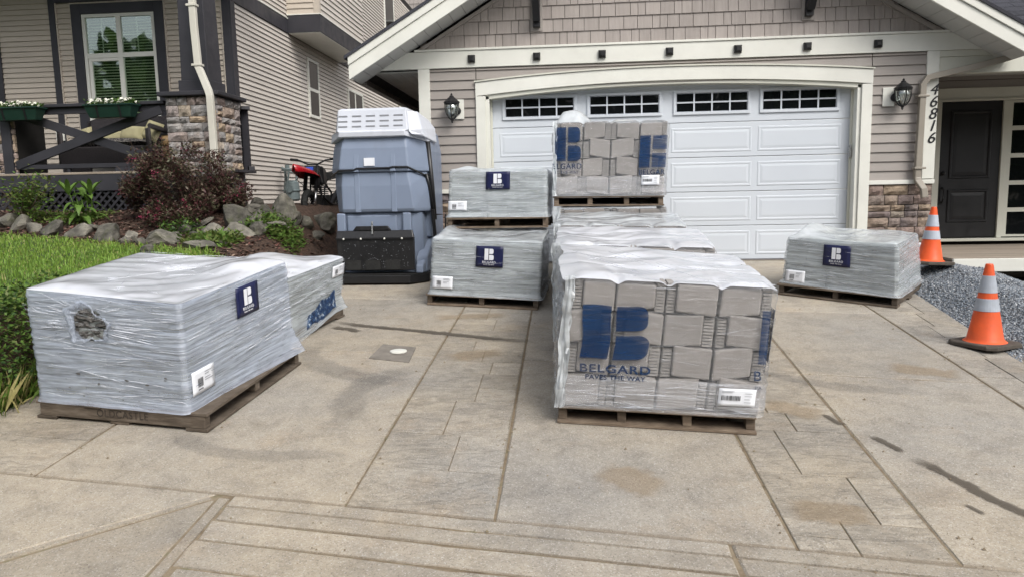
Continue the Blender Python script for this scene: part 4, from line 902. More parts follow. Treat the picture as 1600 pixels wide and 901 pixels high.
# grass blades
R_ = np.random.RandomState(3); MAT['grass'] = [leaf_mat('grass_mid', (.125, .225, .03), (.20, .33, .05), .55), leaf_mat('grass_light', (.15, .23, .04), (.23, .31, .06), .55), leaf_mat('grass_dark', (.08, .15, .022), (.13, .21, .035), .55), leaf_mat('grass_straw', (.30, .27, .10), (.38, .34, .15), .6)]
n = 105000; x = -3.6 - R_.rand(n) ** 1.4 * 5.2; y = 2.2 + R_.rand(n) * 6.5; keep = y < np.array([yrock(a) for a in x]) + .1; x = x[keep]; y = y[keep]; n = len(x)
zb = np.array([T(a, b) for a, b in zip(x, y)]); h = .012 + .022 * R_.rand(n) + .05 * (R_.rand(n) > .93); a = R_.rand(n) * 6.28; le = R_.rand(n) * .8; w = .0035 + .003 * R_.rand(n)
edge = np.exp(-((x + 3.62) / .25) ** 2); h = h * (1 + .25 * edge)
dx, dy = np.cos(a), np.sin(a); px, py = -dy * w, dx * w
P0 = np.c_[x - px, y - py, zb - .01]; P1 = np.c_[x + px, y + py, zb - .01]; P2 = np.c_[x + px * .7 + dx * h * le * .35, y + py * .7 + dy * h * le * .35, zb + h * .6]; P3 = np.c_[x - px * .7 + dx * h * le * .35, y - py * .7 + dy * h * le * .35, zb + h * .6]; P4 = np.c_[x + dx * h * le, y + dy * h * le, zb + h]
V = np.stack([P0, P1, P2, P3, P4], 1).reshape(-1, 3); b = np.arange(n) * 5
tone = np.array([noise.noise((p * 1.1, q * 1.1, 5)) for p, q in zip(x, y)]); mi = np.where(R_.rand(n) < .05, 3, np.where(tone + R_.randn(n) * .35 > .25, 1, np.where(tone + R_.randn(n) * .35 < -.3, 2, 0)))
F = np.concatenate([np.c_[b, b + 1, b + 2], np.c_[b, b + 2, b + 3], np.c_[b + 3, b + 2, b + 4]]); fast_mesh('grass', V, F, MAT['grass'], None, 'stuff', np.tile(mi, 3))
# overgrown edge where the lawn drops to the driveway
R2 = random.Random(8)
H = thing('hedge', 'low leafy green hedge spilling over the lawn edge beside the driveway', 'hedge', (-3.8, 4.6, -.4))
def hc(r):
    y = r.uniform(2.3, 5.3); t = r.random(); x = -3.57 - .55 * t ** 1.3 + r.gauss(0, .035) + .06 * noise.noise((y * 3, t * 3, 1)); return (x, y, gz(y) + .12 + (.52 * (min(1, t * 1.9) ** .75)) * r.uniform(.75, 1.03) + .05 * noise.noise((x * 5, y * 5, 0)))
leafcloud('foliage', [MAT['leaf'], MAT['leafdark'], MAT['weed'], MAT['leaf']], H, hc, 10500, .036, R2, flat=1, aspect=1.5)
m = MB(); m.loft([[(-3.66, y, gz(y) - .1), (-3.67, y, gz(y) + .18), (-3.85, y, gz(y) + .46), (-4.1, y, gz(y) + .5), (-4.1, y, gz(y) - .1)] for y in np.linspace(2.3, 5.3, 14)]); m.build('twigs', MAT['soil'], H, smooth=True)
V = []; F = []
for _ in range(1500):                                      # long dry grass at its foot
    y = R2.uniform(3.3, 6.2); x = -3.60 + R2.gauss(-.03, .05); h = R2.uniform(.06, .30); a = R2.uniform(-1, 1); w = .003; n = len(V); dx = R2.uniform(-.02, .09); dy = R2.gauss(0, .06); z = gz(y) - .01
    V += [(x, y - w, z), (x, y + w, z), (x + dx * .4, y + w * .7 + dy * .4, z + h * .6), (x + dx, y + dy, z + h)]; F.append((n, n + 1, n + 2, n + 3))
fast_mesh('long_grass', V, F, MAT['grass'], H, 'stuff', [R2.choice([0, 3, 3, 2, 2]) for _ in F])
V = []; F = []                                             # soil and needles on the slab edge
# bark mulch chips on the bed
MAT['mulch'] = [pmat('bark_%s' % k, [(.3, c), (.7, tuple(v * 1.6 for v in c))], 30, rough=.9, bump=.2) for k, c in (('brown', (.085, .045, .034)), ('red', (.13, .055, .045)), ('dark', (.03, .02, .017)), ('pale', (.22, .155, .115)))]
V = []; F = []; mi = []
for _ in range(9000):
    x = R2.uniform(-8.6, -3.2); y = yrock(x) + R2.random() ** 1.2 * 1.9
    z = T(x, y) + .006; s = R2.uniform(.012, .035); a = R2.uniform(0, 6.28); d = Vector((math.cos(a), math.sin(a), R2.uniform(-.35, .35))) * s; w = Vector((-math.sin(a), math.cos(a), R2.uniform(-.4, .4))) * s * .35; c = Vector((x, y, z)); n = len(V)
    V += [c - d - w, c + d - w * .6, c + d * .8 + w, c - d * .9 + w]; F.append((n, n + 1, n + 2, n + 3)); mi.append(R2.choice([0, 0, 1, 2, 2, 3]))
fast_mesh('bark_mulch', V, F, MAT['mulch'], None, 'stuff', mi)
# rocks
def rock(name, label, loc, size, seed, rot=(0, 0, 0), cuts=7, group=None):
    r = random.Random(seed); bm = bmesh.new(); bmesh.ops.create_icosphere(bm, subdivisions=3, radius=1.0)
    planes = []
    for k in range(cuts): d = Vector((r.gauss(0, 1), r.gauss(0, 1), r.gauss(0, .8))).normalized(); planes.append((d, r.uniform(.42, .78)))
    for v in bm.verts:
        p = v.co
        for d, c in planes:
            e = p.dot(d) - c
            if e > 0: p = p - d * e * .93
        q = p + Vector((seed * 1.7, 3, 1)); v.co = p * (1 + .14 * noise.noise(q * 1.6) + .08 * noise.noise(q * 4.5) + .022 * noise.noise(q * 11))
    M = Matrix.Rotation(rot[2], 4, 'Z') @ Matrix.Rotation(rot[1], 4, 'Y') @ Matrix.Rotation(rot[0], 4, 'X') @ Matrix.Diagonal((size[0], size[1], size[2], 1))
    bm.transform(M); me = bpy.data.meshes.new(name); bm.to_mesh(me); bm.free(); me.materials.append(MAT['rock']); o = bpy.data.objects.new(name, me); COL.objects.link(o); o.location = loc
    for p in me.polygons: p.use_smooth = False
    return tag(o, label, 'rock', group)
ORD = ['first', 'second', 'third', 'fourth', 'fifth', 'sixth', 'seventh', 'eighth', 'ninth', 'tenth', 'eleventh', 'twelfth', 'thirteenth', 'fourteenth', 'fifteenth', 'sixteenth', 'seventeenth', 'eighteenth', 'nineteenth', 'twentieth']
ROCKS = [(-7.31, 8.74, .59, .152, .101), (-7.04, 8.59, .55, .138, .109), (-6.78, 8.50, .53, .106, .077), (-6.38, 8.28, .48, .167, .102), (-6.00, 8.25, .47, .172, .082), (-5.93, 8.47, .53, .101, .055), (-5.47, 7.97, .43, .198, .112), (-5.10, 7.72, .40, .074, .049), (-5.20, 8.00, .44, .085, .055), (-4.99, 7.79, .41, .049, .049), (-4.78, 7.57, .39, .064, .048), (-4.57, 7.58, .39, .181, .110), (-4.43, 7.11, .33, .075, .052), (-4.68, 8.10, .45, .058, .042),
 (-4.73, 8.40, .51, .094, .051), (-4.63, 8.55, .54, .147, .069), (-4.53, 8.20, .46, .067, .033), (-4.24, 8.02, .44, .137, .097), (-4.01, 7.27, .35, .185, .066), (-3.85, 7.56, .39, .091, .030), (-4.12, 8.43, .52, .225, .142), (-3.94, 8.09, .45, .240, .096), (-3.89, 8.44, .52, .091, .132), (-4.32, 9.23, .71, .163, .072), (-4.22, 9.00, .66, .150, .097), (-3.87, 8.75, .59, .128, .111), (-3.68, 8.83, .59, .153, .178), (-3.75, 8.26, .47, .089, .121), (-3.68, 8.51, .51, .165, .066), (-3.49, 9.15, .53, .113, .070), (-3.37, 9.50, .46, .170, .116), (-3.34, 9.11, .36, .086, .052), (-4.45, 9.74, .78, .124, .067), (-3.60, 8.95, .57, .111, .086)]
HEAP = ['flat grey stone just under the burgundy shrub, leftmost of the heap', 'thin tilted slab leaning below the burgundy shrub', 'small flat stone between the tilted slab and the lawn row', 'blocky upright boulder right below the burgundy shrub', 'broad flat rock lying in the grass at the lawn corner', 'low flat sliver of rock right of the lawn corner rock', 'large dark slanting boulder right of the burgundy shrub', 'long pale slab lying tilted against the large dark boulder', 'pale wedge rock standing beside the long tilted slab', 'low grey rock at the foot of the house corner', 'rounded grey rock between the house corner and the large dark boulder', 'rough brown boulder in the middle of the heap', 'tallest pointed boulder of the heap, left of the gas meter', 'pale sharp wedge stone above the weeds', 'flat rock behind the weed patch', 'rounded rock at the foot of the red dirt bike', 'large tan boulder beside the plastic shelter', 'small flat stone at the foot of the plastic shelter side', 'small rock against the beige side wall', 'rough rock below the gas meter, behind the weeds']
for k, (x, y, zz_, w, h) in enumerate(ROCKS):
    lab = ('grey rock edging the lawn, %s from the left end of the row' % ORD[k]) if k < 14 else HEAP[k - 14]
    rt = {15: (0, -.55, .3), 20: (0, .5, .2), 21: (0, .42, -.2), 22: (0, .2, .5), 26: (.1, .1, .4), 27: (0, .6, 0)}.get(k, (random.uniform(-.2, .2), random.uniform(-.2, .2), random.uniform(0, 3)))
    rot_keep = k in (15, 20, 21, 22, 26, 27)
    g_ = 1.0 if k < 14 else 1.08; s = (w * 1.22 * g_, max(w * .95, h), h * 1.35 * g_) if rot_keep else (w * 1.18 * g_, w * 1.1 * g_, h * 1.35 * g_)
    if k == 21: s = (w * 1.15, .16, .085)
    if k == 15: s = (w * 1.2, .13, .05)
    rock('rock', lab, (x, y + w * .5, zz_ + h * .55), s, k + 3, rt, 9, 'rocks edging the garden bed')
# burgundy shrub
MAT['burg'] = [leaf_mat('burgundy_leaf', (.048, .022, .022), (.090, .048, .042), .5, .15), leaf_mat('bronze_leaf', (.085, .065, .042), (.15, .12, .08), .5, .15), leaf_mat('olive_leaf', (.055, .06, .03), (.11, .115, .065), .5, .2), leaf_mat('wine_leaf', (.055, .020, .020), (.10, .038, .038), .5, .2)]
R3 = random.Random(31)
SH = thing('burgundy_shrub', 'wide rounded burgundy shrub with pink blossoms below the stone pier', 'shrub', (-4.98, 8.95, T(-4.98, 8.95)))
blobs = []
for _ in range(64):
    a = R3.uniform(0, 6.28); r = R3.random() ** .5; h = R3.random()
    ex = .84 * (1 - .35 * abs(h - .45) ** 1.2) * (.55 + .45 * math.sin(min(1, h * 1.35 + .15) * math.pi * .75))
    blobs.append((Vector((-5.0 + ex * r * math.cos(a), 9.0 + .52 * r * math.sin(a), .66 + .86 * h * (1.05 - .25 * r * r))), R3.uniform(.10, .19)))
def shc(r):
    b, s = r.choice(blobs); d = Vector((r.gauss(0, 1), r.gauss(0, 1), r.gauss(0, 1))).normalized() * s * (r.random() ** .4); return b + d
leafcloud('crown', MAT['burg'], SH, shc, 23000, .050, R3, flat=1.0, aspect=2.6)
tw = MB()
for _ in range(26):
    b, s = R3.choice(blobs); p0 = Vector((-4.98 + R3.gauss(0, .08), 8.98 + R3.gauss(0, .06), .6)); mid = p0.lerp(b, .5) + Vector((R3.gauss(0, .05), R3.gauss(0, .05), -.05)); tw.tube([p0, mid, b, b + (b - mid) * .5 + Vector((0, 0, .05))], [.012, .008, .005, .002], 5)
MAT['bark'] = pmat('twig_bark', [(.3, (.07, .045, .032)), (.7, (.13, .09, .065))], 20, rough=.9); tw.build('stem', MAT['bark'], SH, kind='stuff')
sh_pts = []
for _ in range(46):
    bb, ss = R3.choice(blobs); sh_pts.append(bb + Vector((R3.gauss(0, .3), -1, R3.uniform(0, .9))).normalized() * ss * 1.05)
leafcloud('blossom', [MAT['petalpink'], MAT['petalpink'], MAT['burg'][3]], SH, lambda r: r.choice(sh_pts) + Vector((r.gauss(0, .022), r.gauss(0, .022), r.gauss(0, .022))), 520, .024, R3, flat=1, aspect=4)
# broad leaved plant and the twiggy one beside it
def blade(m, base, az, L, w, rise, droop, fold=.25, n=8):
    d = Vector((math.cos(az), math.sin(az), 0)); s = Vector((-d.y, d.x, 0)); P = []
    for i in range(n + 1):
        t = i / n; c = Vector(base) + d * L * t * (1 - .15 * t) + Vector((0, 0, rise * L * t - droop * L * t * t)); ww = w * (math.sin(math.pi * min(1, .04 + t * .96) ** .8) ** .8) * (1 if t < 1 else 0) + .001
        P.append([c - s * ww + Vector((0, 0, fold * ww)), c - s * ww * .4, c + Vector((0, 0, -fold * ww * .3)), c + s * ww * .4, c + s * ww + Vector((0, 0, fold * ww))])
    m.grid(P)
R4 = random.Random(12); zt = T(-6.35, 8.9)
HP = thing('broad_leaved_plant', 'bright green plant with long broad leaves in front of the porch lattice', 'plant', (-6.35, 8.9, zt))
for k in range(30):
    az = R4.uniform(0, 6.28); low = k > 16; m = MB(); b = (-6.35 + R4.gauss(0, .05), 8.9 + R4.gauss(0, .05), zt + (R4.uniform(.05, .32) if not low else .03)); L = R4.uniform(.22, .34); blade(m, b, az, L, R4.uniform(.034, .05), R4.uniform(.5, 1.6) if not low else .8, R4.uniform(.6, 1.2)); m.build('leaf', MAT['leaf'], HP, smooth=True)
m = MB()
for k in range(5): m.tube([(-6.35 + .05 * k - .1, 8.9, zt - .02), (-6.36 + .06 * k - .1, 8.88, zt + .2), (-6.37 + .08 * k - .14, 8.86, zt + .42)], [.009, .007, .004], 5)
m.build('stem', MAT['leaf'], HP)
for az, L in ((.2, .2), (1.5, .18), (2.8, .2), (4.2, .2), (5.3, .22)):
    for tx in (-.14, .16): m = MB(); blade(m, (-6.37 + tx, 8.86, zt + .36), az, L, .03, 1.5, .6); m.build('leaf', MAT['leaf'], HP, smooth=True)
zt = T(-7.15, 8.9); TP = thing('twiggy_plant', 'sparse twiggy plant with light green leaves at the left end of the bed', 'plant', (-7.15, 8.9, zt)); m = MB(); tips = []
for k in range(24):
    a = R4.uniform(0, 6.28); r = R4.uniform(.1, .42); t1 = Vector((-7.15 + r * .5 * math.cos(a), 8.9 + r * .4 * math.sin(a), zt + R4.uniform(.2, .36))); t2 = Vector((-7.15 + r * math.cos(a), 8.9 + r * .7 * math.sin(a), zt + R4.uniform(.35, .66))); m.tube([(-7.15 + R4.gauss(0, .05), 8.9, zt - .02), t1, t2], [.006, .005, .002], 4); tips += [t1, t2, t1.lerp(t2, .5)]
m.build('stem', MAT['bark'], TP, kind='stuff'); leafcloud('foliage', [MAT['leaf'], MAT['weed']], TP, lambda r: r.choice(tips) + Vector((r.gauss(0, .07), r.gauss(0, .06), r.gauss(-.04, .07))), 620, .07, R4, flat=1, aspect=2)
def weeds(name, lab, x0, x1, y0, y1, n, size, hmax, mats, seed):
    r = random.Random(seed); o = leafcloud(name, mats, None, lambda q: (lambda x, y: (x, y, T(x, y) + q.random() ** 1.6 * hmax))(q.uniform(x0, x1), q.uniform(y0, y1)), n, size, r, flat=1, aspect=2.4); return tag(o, lab, 'weeds')
weeds('weed_patch', 'patch of leafy green weeds among the rocks below the gas meter', -3.95, -3.32, 8.25, 8.75, 1500, .06, .17, [MAT['leaf'], MAT['weed'], MAT['leaf']], 3)
weeds('weed_patch', 'grassy weeds growing between the lawn corner and the long tilted slab', -4.25, -3.75, 7.45, 7.95, 900, .07, .10, [MAT['leaf'], MAT['weed']], 4)
weeds('ground_ivy', 'low bright green ground cover at the foot of the porch lattice', -7.6, -6.2, 8.75, 9.4, 1300, .05, .07, [MAT['leaf'], MAT['weed']], 5)
weeds('weed_patch', 'green sprigs at the foot of the burgundy shrub', -4.95, -4.55, 8.2, 8.5, 220, .07, .16, [MAT['leaf'], MAT['leafdark']], 6)
# gas meter
GM = thing('gas_meter', 'grey green gas meter with pipes on the neighbouring side wall', 'gas meter', (XN + .22, 12.9, .8)); MAT['meter'] = pmat('meter_paint', [(.3, (.10, .13, .135)), (.7, (.15, .185, .19))], 5, rough=.45)
x, y = XN + .26, 12.75; m = MB(); m.lathe((x, y, .86), [(.11, 0), (.14, .03), (.14, .17), (.16, .18), (.16, .20), (.14, .21), (.13, .33), (.08, .37)], 16); m.build('body', MAT['meter'], GM, smooth=False)
m = MB(); m.tube([(x - .1, y, 1.22), (x - .1, y, 1.42), (x - .2, y + .1, 1.46)], .025, 8); m.tube([(x + .1, y, 1.22), (x + .1, y, 1.36), (x + .1, y - .35, 1.36), (x, y - .35, .6)], .022, 8); m.build('pipe', MAT['meter'], GM, kind='stuff'); m = MB(); m.lathe((x, y - .15, 1.38), [(.02, 0), (.10, .01), (.11, .04), (.04, .06), (.04, .12)], 14); m.build('regulator', MAT['meter'], GM); m = MB(); m.lathe((x + .02, y - .15, 1.08), [(.07, 0), (.07, -.02)], 14, 'y'); m.build('dial', MAT['meter'], GM)
# dirt bike
bx, by = -3.84, 10.25; bz = .56
BK = thing('dirt_bike', 'red and black dirt bike parked behind the rocks by the side wall', 'motorcycle', (bx, by, bz)); MAT['red'] = pmat('red_plastic', [(.3, (.30, .006, .012)), (.7, (.38, .010, .016))], 3, rough=.25, bump=0, coat=.4); MAT['rubber'] = pmat('tyre_rubber', [(.3, (.012, .012, .012)), (.7, (.022, .022, .021))], 10, rough=.85, bump=.3)
hd = Vector((.06, 1.0, 0)).normalized(); sdv = Vector((-hd.y, hd.x, 0))           # rear of the bike lies along hd
def B(a, s, z): return Vector((bx, by, bz)) + hd * a + sdv * s + Vector((0, 0, z))
def wheel(a, R_):
    m = MB(); c = B(a, 0, R_); ring = []
    for i in range(28):
        t = 2 * math.pi * i / 28; rr = R_ * (1 if i % 2 else .975); e = hd * math.cos(t) + Vector((0, 0, 1)) * math.sin(t); ring.append([c + e * (R_ - .065 + (rr - R_) + .05 * math.cos(q)) + sdv * .05 * math.sin(q) for q in (0, 1.05, 2.1, 3.14, 4.19, 5.24)])
    ring.append(ring[0]); m.loft(ring, cap=False); w = node('wheel', BK, c); m.build('tyre', MAT['rubber'], w); m = MB(); ring = []
    for i in range(25):
        t = 2 * math.pi * i / 24; e = hd * math.cos(t) + Vector((0, 0, 1)) * math.sin(t); ring.append([c + e * (R_ - .115 + dr) + sdv * ds for dr, ds in ((-.012, -.02), (.012, -.02), (.012, .02), (-.012, .02))])
    m.loft(ring, cap=False); m.build('rim', MAT['black'], w); m = MB()
    for i in range(12):
        t = 2 * math.pi * i / 12; e = hd * math.cos(t) + Vector((0, 0, 1)) * math.sin(t); m.tube([c, c + e * (R_ - .12)], .004, 4)
    m.build('spokes', MAT['steel'], w, kind='stuff')
wheel(0, .24); wheel(.98, .22)
for s in (-.085, .085):
    m = MB(); m.tube([B(0, s, .22), B(.07, s, .46)], .02, 8); m.build('fork_leg', MAT['steel'], BK, smooth=True); m = MB(); m.tube([B(.06, s, .44), B(.17, s, .80)], .03, 8); m.build('fork_tube', MAT['black'], BK, smooth=True)
m = MB(); m.bar(B(.13, -.11, .66), B(.13, .11, .66), .05, .03); m.bar(B(.17, -.11, .78), B(.17, .11, .78), .05, .03); m.build('fork_clamp', MAT['black'], BK, bevel=.005)
m = MB(); m.tube([B(.26, -.34, .90), B(.20, -.2, .88), B(.19, -.07, .82), B(.19, .07, .82), B(.20, .2, .88), B(.26, .34, .90)], .013, 8); m.build('handlebar', MAT['black'], BK, smooth=True)
for s in (-1, 1): m = MB(); m.tube([B(.23, s * .25, .892), B(.265, s * .37, .905)], .02, 8); m.build('grip', MAT['rubber'], BK, smooth=True)
P = [[B(a, s * wd, z + .02 - .10 * s * s) for s in (-1, -.5, 0, .5, 1)] for a, wd, z in ((-.46, .03, .78), (-.30, .09, .775), (-.10, .15, .75), (.04, .17, .72), (.14, .13, .69))]
m = MB(); m.grid(P); o = m.build('front_fender', MAT['red'], BK, smooth=True); sm = o.modifiers.new('solid', 'SOLIDIFY'); sm.thickness = .008
m = MB(); m.hexa([B(.06, -.09, .66), B(.06, .09, .66), B(.10, .08, .66), B(.10, -.08, .66), B(.10, -.09, .80), B(.10, .09, .80), B(.13, .08, .80), B(.13, -.08, .80)]); m.build('number_plate', MAT['rubber'], BK, bevel=.02)
MAT['blue'] = pmat('blue_plastic', [(.3, (.03, .06, .35)), (.7, (.04, .09, .42))], 3, rough=.3, bump=0); m = MB(); m.hexa([B(.04, -.06, .73), B(.04, .06, .73), B(.07, .06, .73), B(.07, -.06, .73), B(.075, -.05, .78), B(.075, .05, .78), B(.09, .05, .78), B(.09, -.05, .78)]); m.build('plate_decal', MAT['blue'], BK)
m = MB(); m.loft([[B(a, -w, z0), B(a, w, z0), B(a, w * .8, z1), B(a, -w * .8, z1)] for a, w, z0, z1 in ((.22, .06, .56, .78), (.34, .11, .52, .80), (.50, .09, .56, .76))]); m.build('tank', MAT['black'], BK, bevel=.02)
m = MB(); m.loft([[B(a, -w, z0), B(a, w, z0), B(a, w * .7, z1), B(a, -w * .7, z1)] for a, w, z0, z1 in ((.48, .08, .60, .72), (.75, .09, .62, .72), (1.02, .06, .68, .76))]); m.build('seat', MAT['rubber'], BK, bevel=.015)
m = MB(); m.loft([[B(a, -w, z), B(a, w, z), B(a, w, z + .015), B(a, -w, z + .015)] for a, w, z in ((.9, .08, .66), (1.1, .09, .70), (1.32, .05, .78))]); m.build('rear_fender', MAT['red'], BK)
en = MB(); en.box(-.12, .12, -.10, .10, -.12, .12); eo = MB(); c = B(.42, 0, .34)
def eb(a0, a1, s0, s1, z0, z1): eo.hexa([B(a0, s0, z0), B(a0, s1, z0), B(a1, s1, z0), B(a1, s0, z0), B(a0, s0, z1), B(a0, s1, z1), B(a1, s1, z1), B(a1, s0, z1)])
eb(.28, .58, -.10, .10, .20, .38); eo.build('engine', MAT['rubber'], BK, bevel=.02); eo = MB()
for k in range(6): eb(.33, .50, -.09, .09, .39 + k * .028, .405 + k * .028)
eo.build('cylinder_fins', MAT['black'], BK, kind='stuff')
m = MB()
for s in (-.08, .08): m.tube([B(.17, s * .3, .76), B(.25, s, .45), B(.30, s, .18), B(.62, s, .18), B(.64, s, .42), B(.30, s * .5, .66)], .016, 6); m.tube([B(.62, s, .24), B(.98, s, .22)], .018, 6); m.tube([B(.50, s, .60), B(.95, s, .66)], .012, 6)
m.build('frame', MAT['black'], BK, kind='stuff'); m = MB(); m.tube([B(.34, -.11, .5), B(.24, -.13, .34), B(.45, -.14, .24), B(.7, -.14, .42), B(1.0, -.14, .54)], [.02, .02, .022, .03, .035], 8); m.build('exhaust', MAT['black'], BK, smooth=True)
m = MB(); m.tube([B(.10, -.12, .75), B(.0, -.22, .55), B(.1, -.12, .40)], .007, 5); m.tube([B(.12, .10, .78), B(.02, .18, .6), B(.15, .08, .46)], .007, 5); m.build('cable', MAT['rubber'], BK, kind='stuff')
# red petrol can at its side
RC = thing('red_canister', 'small red plastic canister on the rocks beside the plastic shelter', 'canister', (-3.18, 10.0, .52)); m = MB(); m.hexa([(-3.30, 9.93, .50), (-3.08, 9.93, .47), (-3.06, 10.1, .47), (-3.28, 10.1, .50), (-3.28, 9.95, .62), (-3.14, 9.95, .62), (-3.14, 10.08, .62), (-3.28, 10.08, .62)]); m.build('body', MAT['red'], RC, bevel=.02); m = MB(); m.tube([(-3.26, 10, .62), (-3.24, 10, .67), (-3.17, 10, .67), (-3.15, 10, .62)], .012, 6); m.build('handle', MAT['red'], RC, smooth=True)
# clamshell shelter of grey plastic, standing on its tail
SX, SY = -2.26, 8.05; sz0 = gz(8.1)
CS = thing('plastic_shelter', 'tall grey moulded plastic clamshell shelter with white vented cap and black ramp', 'storage shelter', (SX, 8.5, sz0))
def plastic(name, c1, c2):
    T_ = NT(name); c = T_.ramp(T_.noise(1.4, 4), [(.3, c1), (.7, c2)]); c = T_.mix(T_.ramp(T_.noise(6, 6, .7, vec=T_.map(T_.pos, (1, 1, .35))), [(.55, 0.0), (.8, .22)]), c, (.12, .11, .105))
    return T_.done(T_.bsdf(c, T_.ramp(T_.noise(9, 4), [(.3, .32), (.7, .45)]), T_.bump(T_.noise(240, 2), .08, .003), .45))
MAT['shell'] = plastic('blue_grey_plastic', (.18, .22, .30), (.215, .26, .345)); MAT['shellwhite'] = plastic('white_plastic', (.52, .545, .60), (.60, .625, .68)); MAT['shellblack'] = plastic('black_plastic', (.010, .010, .011), (.016, .016, .017))
def ringp(z, xl_, xr_, cl, yf, yc, yb): return [(xl_, yc, z), (xl_ + cl, yf, z), (xr_ - cl, yf, z), (xr_, yc, z), (xr_ + .015, yb, z), (xl_ - .015, yb, z)]
def shell(name, rings, mat=MAT['shell'], bev=.015): m = MB(); m.loft(rings); return m.build(name, mat, CS, bevel=bev)
shell('upper_shell', [ringp(1.155, -2.83, -1.675, .18, SY + .00, SY + .30, SY + .95), ringp(1.20, -2.83, -1.675, .18, SY - .005, SY + .30, SY + .95), ringp(1.42, -2.80, -1.69, .18, SY + .015, SY + .30, SY + .97), ringp(1.60, -2.75, -1.72, .17, SY + .06, SY + .30, SY + .97)])
shell('middle_shell', [ringp(.70, -2.76, -1.68, .12, SY + .03, SY + .27, SY + .85), ringp(.74, -2.765, -1.675, .13, SY + .012, SY + .27, SY + .85), ringp(1.0, -2.79, -1.685, .155, SY + .015, SY + .28, SY + .87), ringp(1.153, -2.79, -1.70, .17, SY + .03, SY + .29, SY + .87)])
shell('lower_body', [ringp(sz0 + .08, -2.70, -1.74, .09, SY + .10, SY + .20, SY + .80), ringp(.40, -2.70, -1.74, .09, SY + .09, SY + .18, SY + .80), ringp(.698, -2.70, -1.75, .08, SY + .07, SY + .16, SY + .80)])
shell('recess_panel', [[(-2.60, SY + .05, .30), (-2.02, SY + .05, .30), (-2.02, SY + .12, .30), (-2.60, SY + .12, .30)], [(-2.60, SY + .05, .67), (-2.02, SY + .05, .67), (-2.02, SY + .12, .67), (-2.60, SY + .12, .67)]])
for x in (-2.665, -1.90): shell('corner_rib', [[(x - .05, SY + .02, .30), (x + .05, SY + .02, .30), (x + .05, SY + .12, .30), (x - .05, SY + .12, .30)], [(x - .05, SY + .03, .695), (x + .05, SY + .03, .695), (x + .05, SY + .12, .695), (x - .05, SY + .12, .695)]])
def rib(x, xt, z0, z1, y0, y1):
    m = MB(); m.loft([[(x - .028, y0 - .018, z0), (x + .028, y0 - .018, z0), (x + .040, y0 + .02, z0), (x - .034, y0 + .02, z0)], [((x * .7 + xt * .3) - .028, (y0 + y1) / 2 - .012 - .006, z0 * .5 + z1 * .5), ((x * .7 + xt * .3) + .028, (y0 + y1) / 2 - .018, z0 * .5 + z1 * .5), ((x * .7 + xt * .3) + .034, (y0 + y1) / 2 + .02, z0 * .5 + z1 * .5), ((x * .7 + xt * .3) - .034, (y0 + y1) / 2 + .02, z0 * .5 + z1 * .5)], [(xt - .028, y1 - .010, z1), (xt + .028, y1 - .010, z1), (xt + .034, y1 + .02, z1), (xt - .034, y1 + .02, z1)]]); m.build('moulded_rib', MAT['shell'], CS, bevel=.005)
for x, xt in ((-2.455, -2.43), (-2.035, -2.01)): rib(x, xt, 1.158, 1.595, SY, SY + .06); rib(x, x, .705, 1.15, SY + .022, SY + .03)
m = MB(); pts = [(-2.835, SY + .29, 1.140), (-2.65, SY - .012, 1.188), (-2.48, SY - .016, 1.188), (-2.44, SY - .016, 1.205), (-2.07, SY - .016, 1.205), (-2.03, SY - .016, 1.215), (-1.86, SY - .012, 1.212), (-1.67, SY + .29, 1.10)]
m.loft([[(x, y, z - .024), (x, y - .014, z - .012), (x, y, z), (x, y + .02, z - .012)] for x, y, z in pts]); m.build('seam_lip', MAT['shellblack'], CS)
m = MB(); m.tube([(-1.685, SY + .30, 1.50), (-1.655, SY + .33, 1.0), (-1.64, SY + .34, .60)], .028, 8); m.build('hinge_arm', MAT['shellblack'], CS, smooth=True); m = MB(); m.tube([(-1.70, SY + .24, 1.13), (-1.68, SY + .27, 1.0), (-1.65, SY + .30, .70)], .017, 8); m.build('hinge_strut', MAT['shellblack'], CS, smooth=True)
m = MB(); m.tube([(-1.645, SY + .26, .72), (-1.63, SY + .3, .35)], .022, 8); m.tube([(-1.645, SY + .3, .66), (-1.50, SY + .3, .66), (-1.52, SY + .3, .2)], .010, 6); m.build('hinge_bracket', MAT['shellblack'], CS, kind='stuff')
shell('side_flank', [ringp(.40, -2.2, -1.675, .02, SY + .34, SY + .36, SY + 1.0), ringp(1.40, -2.2, -1.672, .02, SY + .34, SY + .36, SY + 1.0), ringp(1.62, -2.2, -1.70, .03, SY + .36, SY + .40, SY + .95), ringp(1.72, -2.2, -1.78, .03, SY + .40, SY + .44, SY + .90)])
capr = []
for z, xa, xb, c, yf, yc in ((1.545, -2.83, -1.68, .195, SY - .015, SY + .31), (1.60, -2.815, -1.69, .19, SY - .02, SY + .30), (1.612, -2.70, -1.80, .05, SY + .0, SY + .10), (1.845, -2.665, -1.855, .02, SY + .05, SY + .10), (1.865, -2.65, -1.875, .03, SY + .08, SY + .13)): capr.append(ringp(z, xa, xb, c, yf, yc, SY + .72))
capr[0] = [(p[0], p[1], p[2] - (.05 if i in (0, 3) else 0)) for i, p in enumerate(capr[0])]
shell('vented_cap', capr, MAT['shellwhite'], .012)
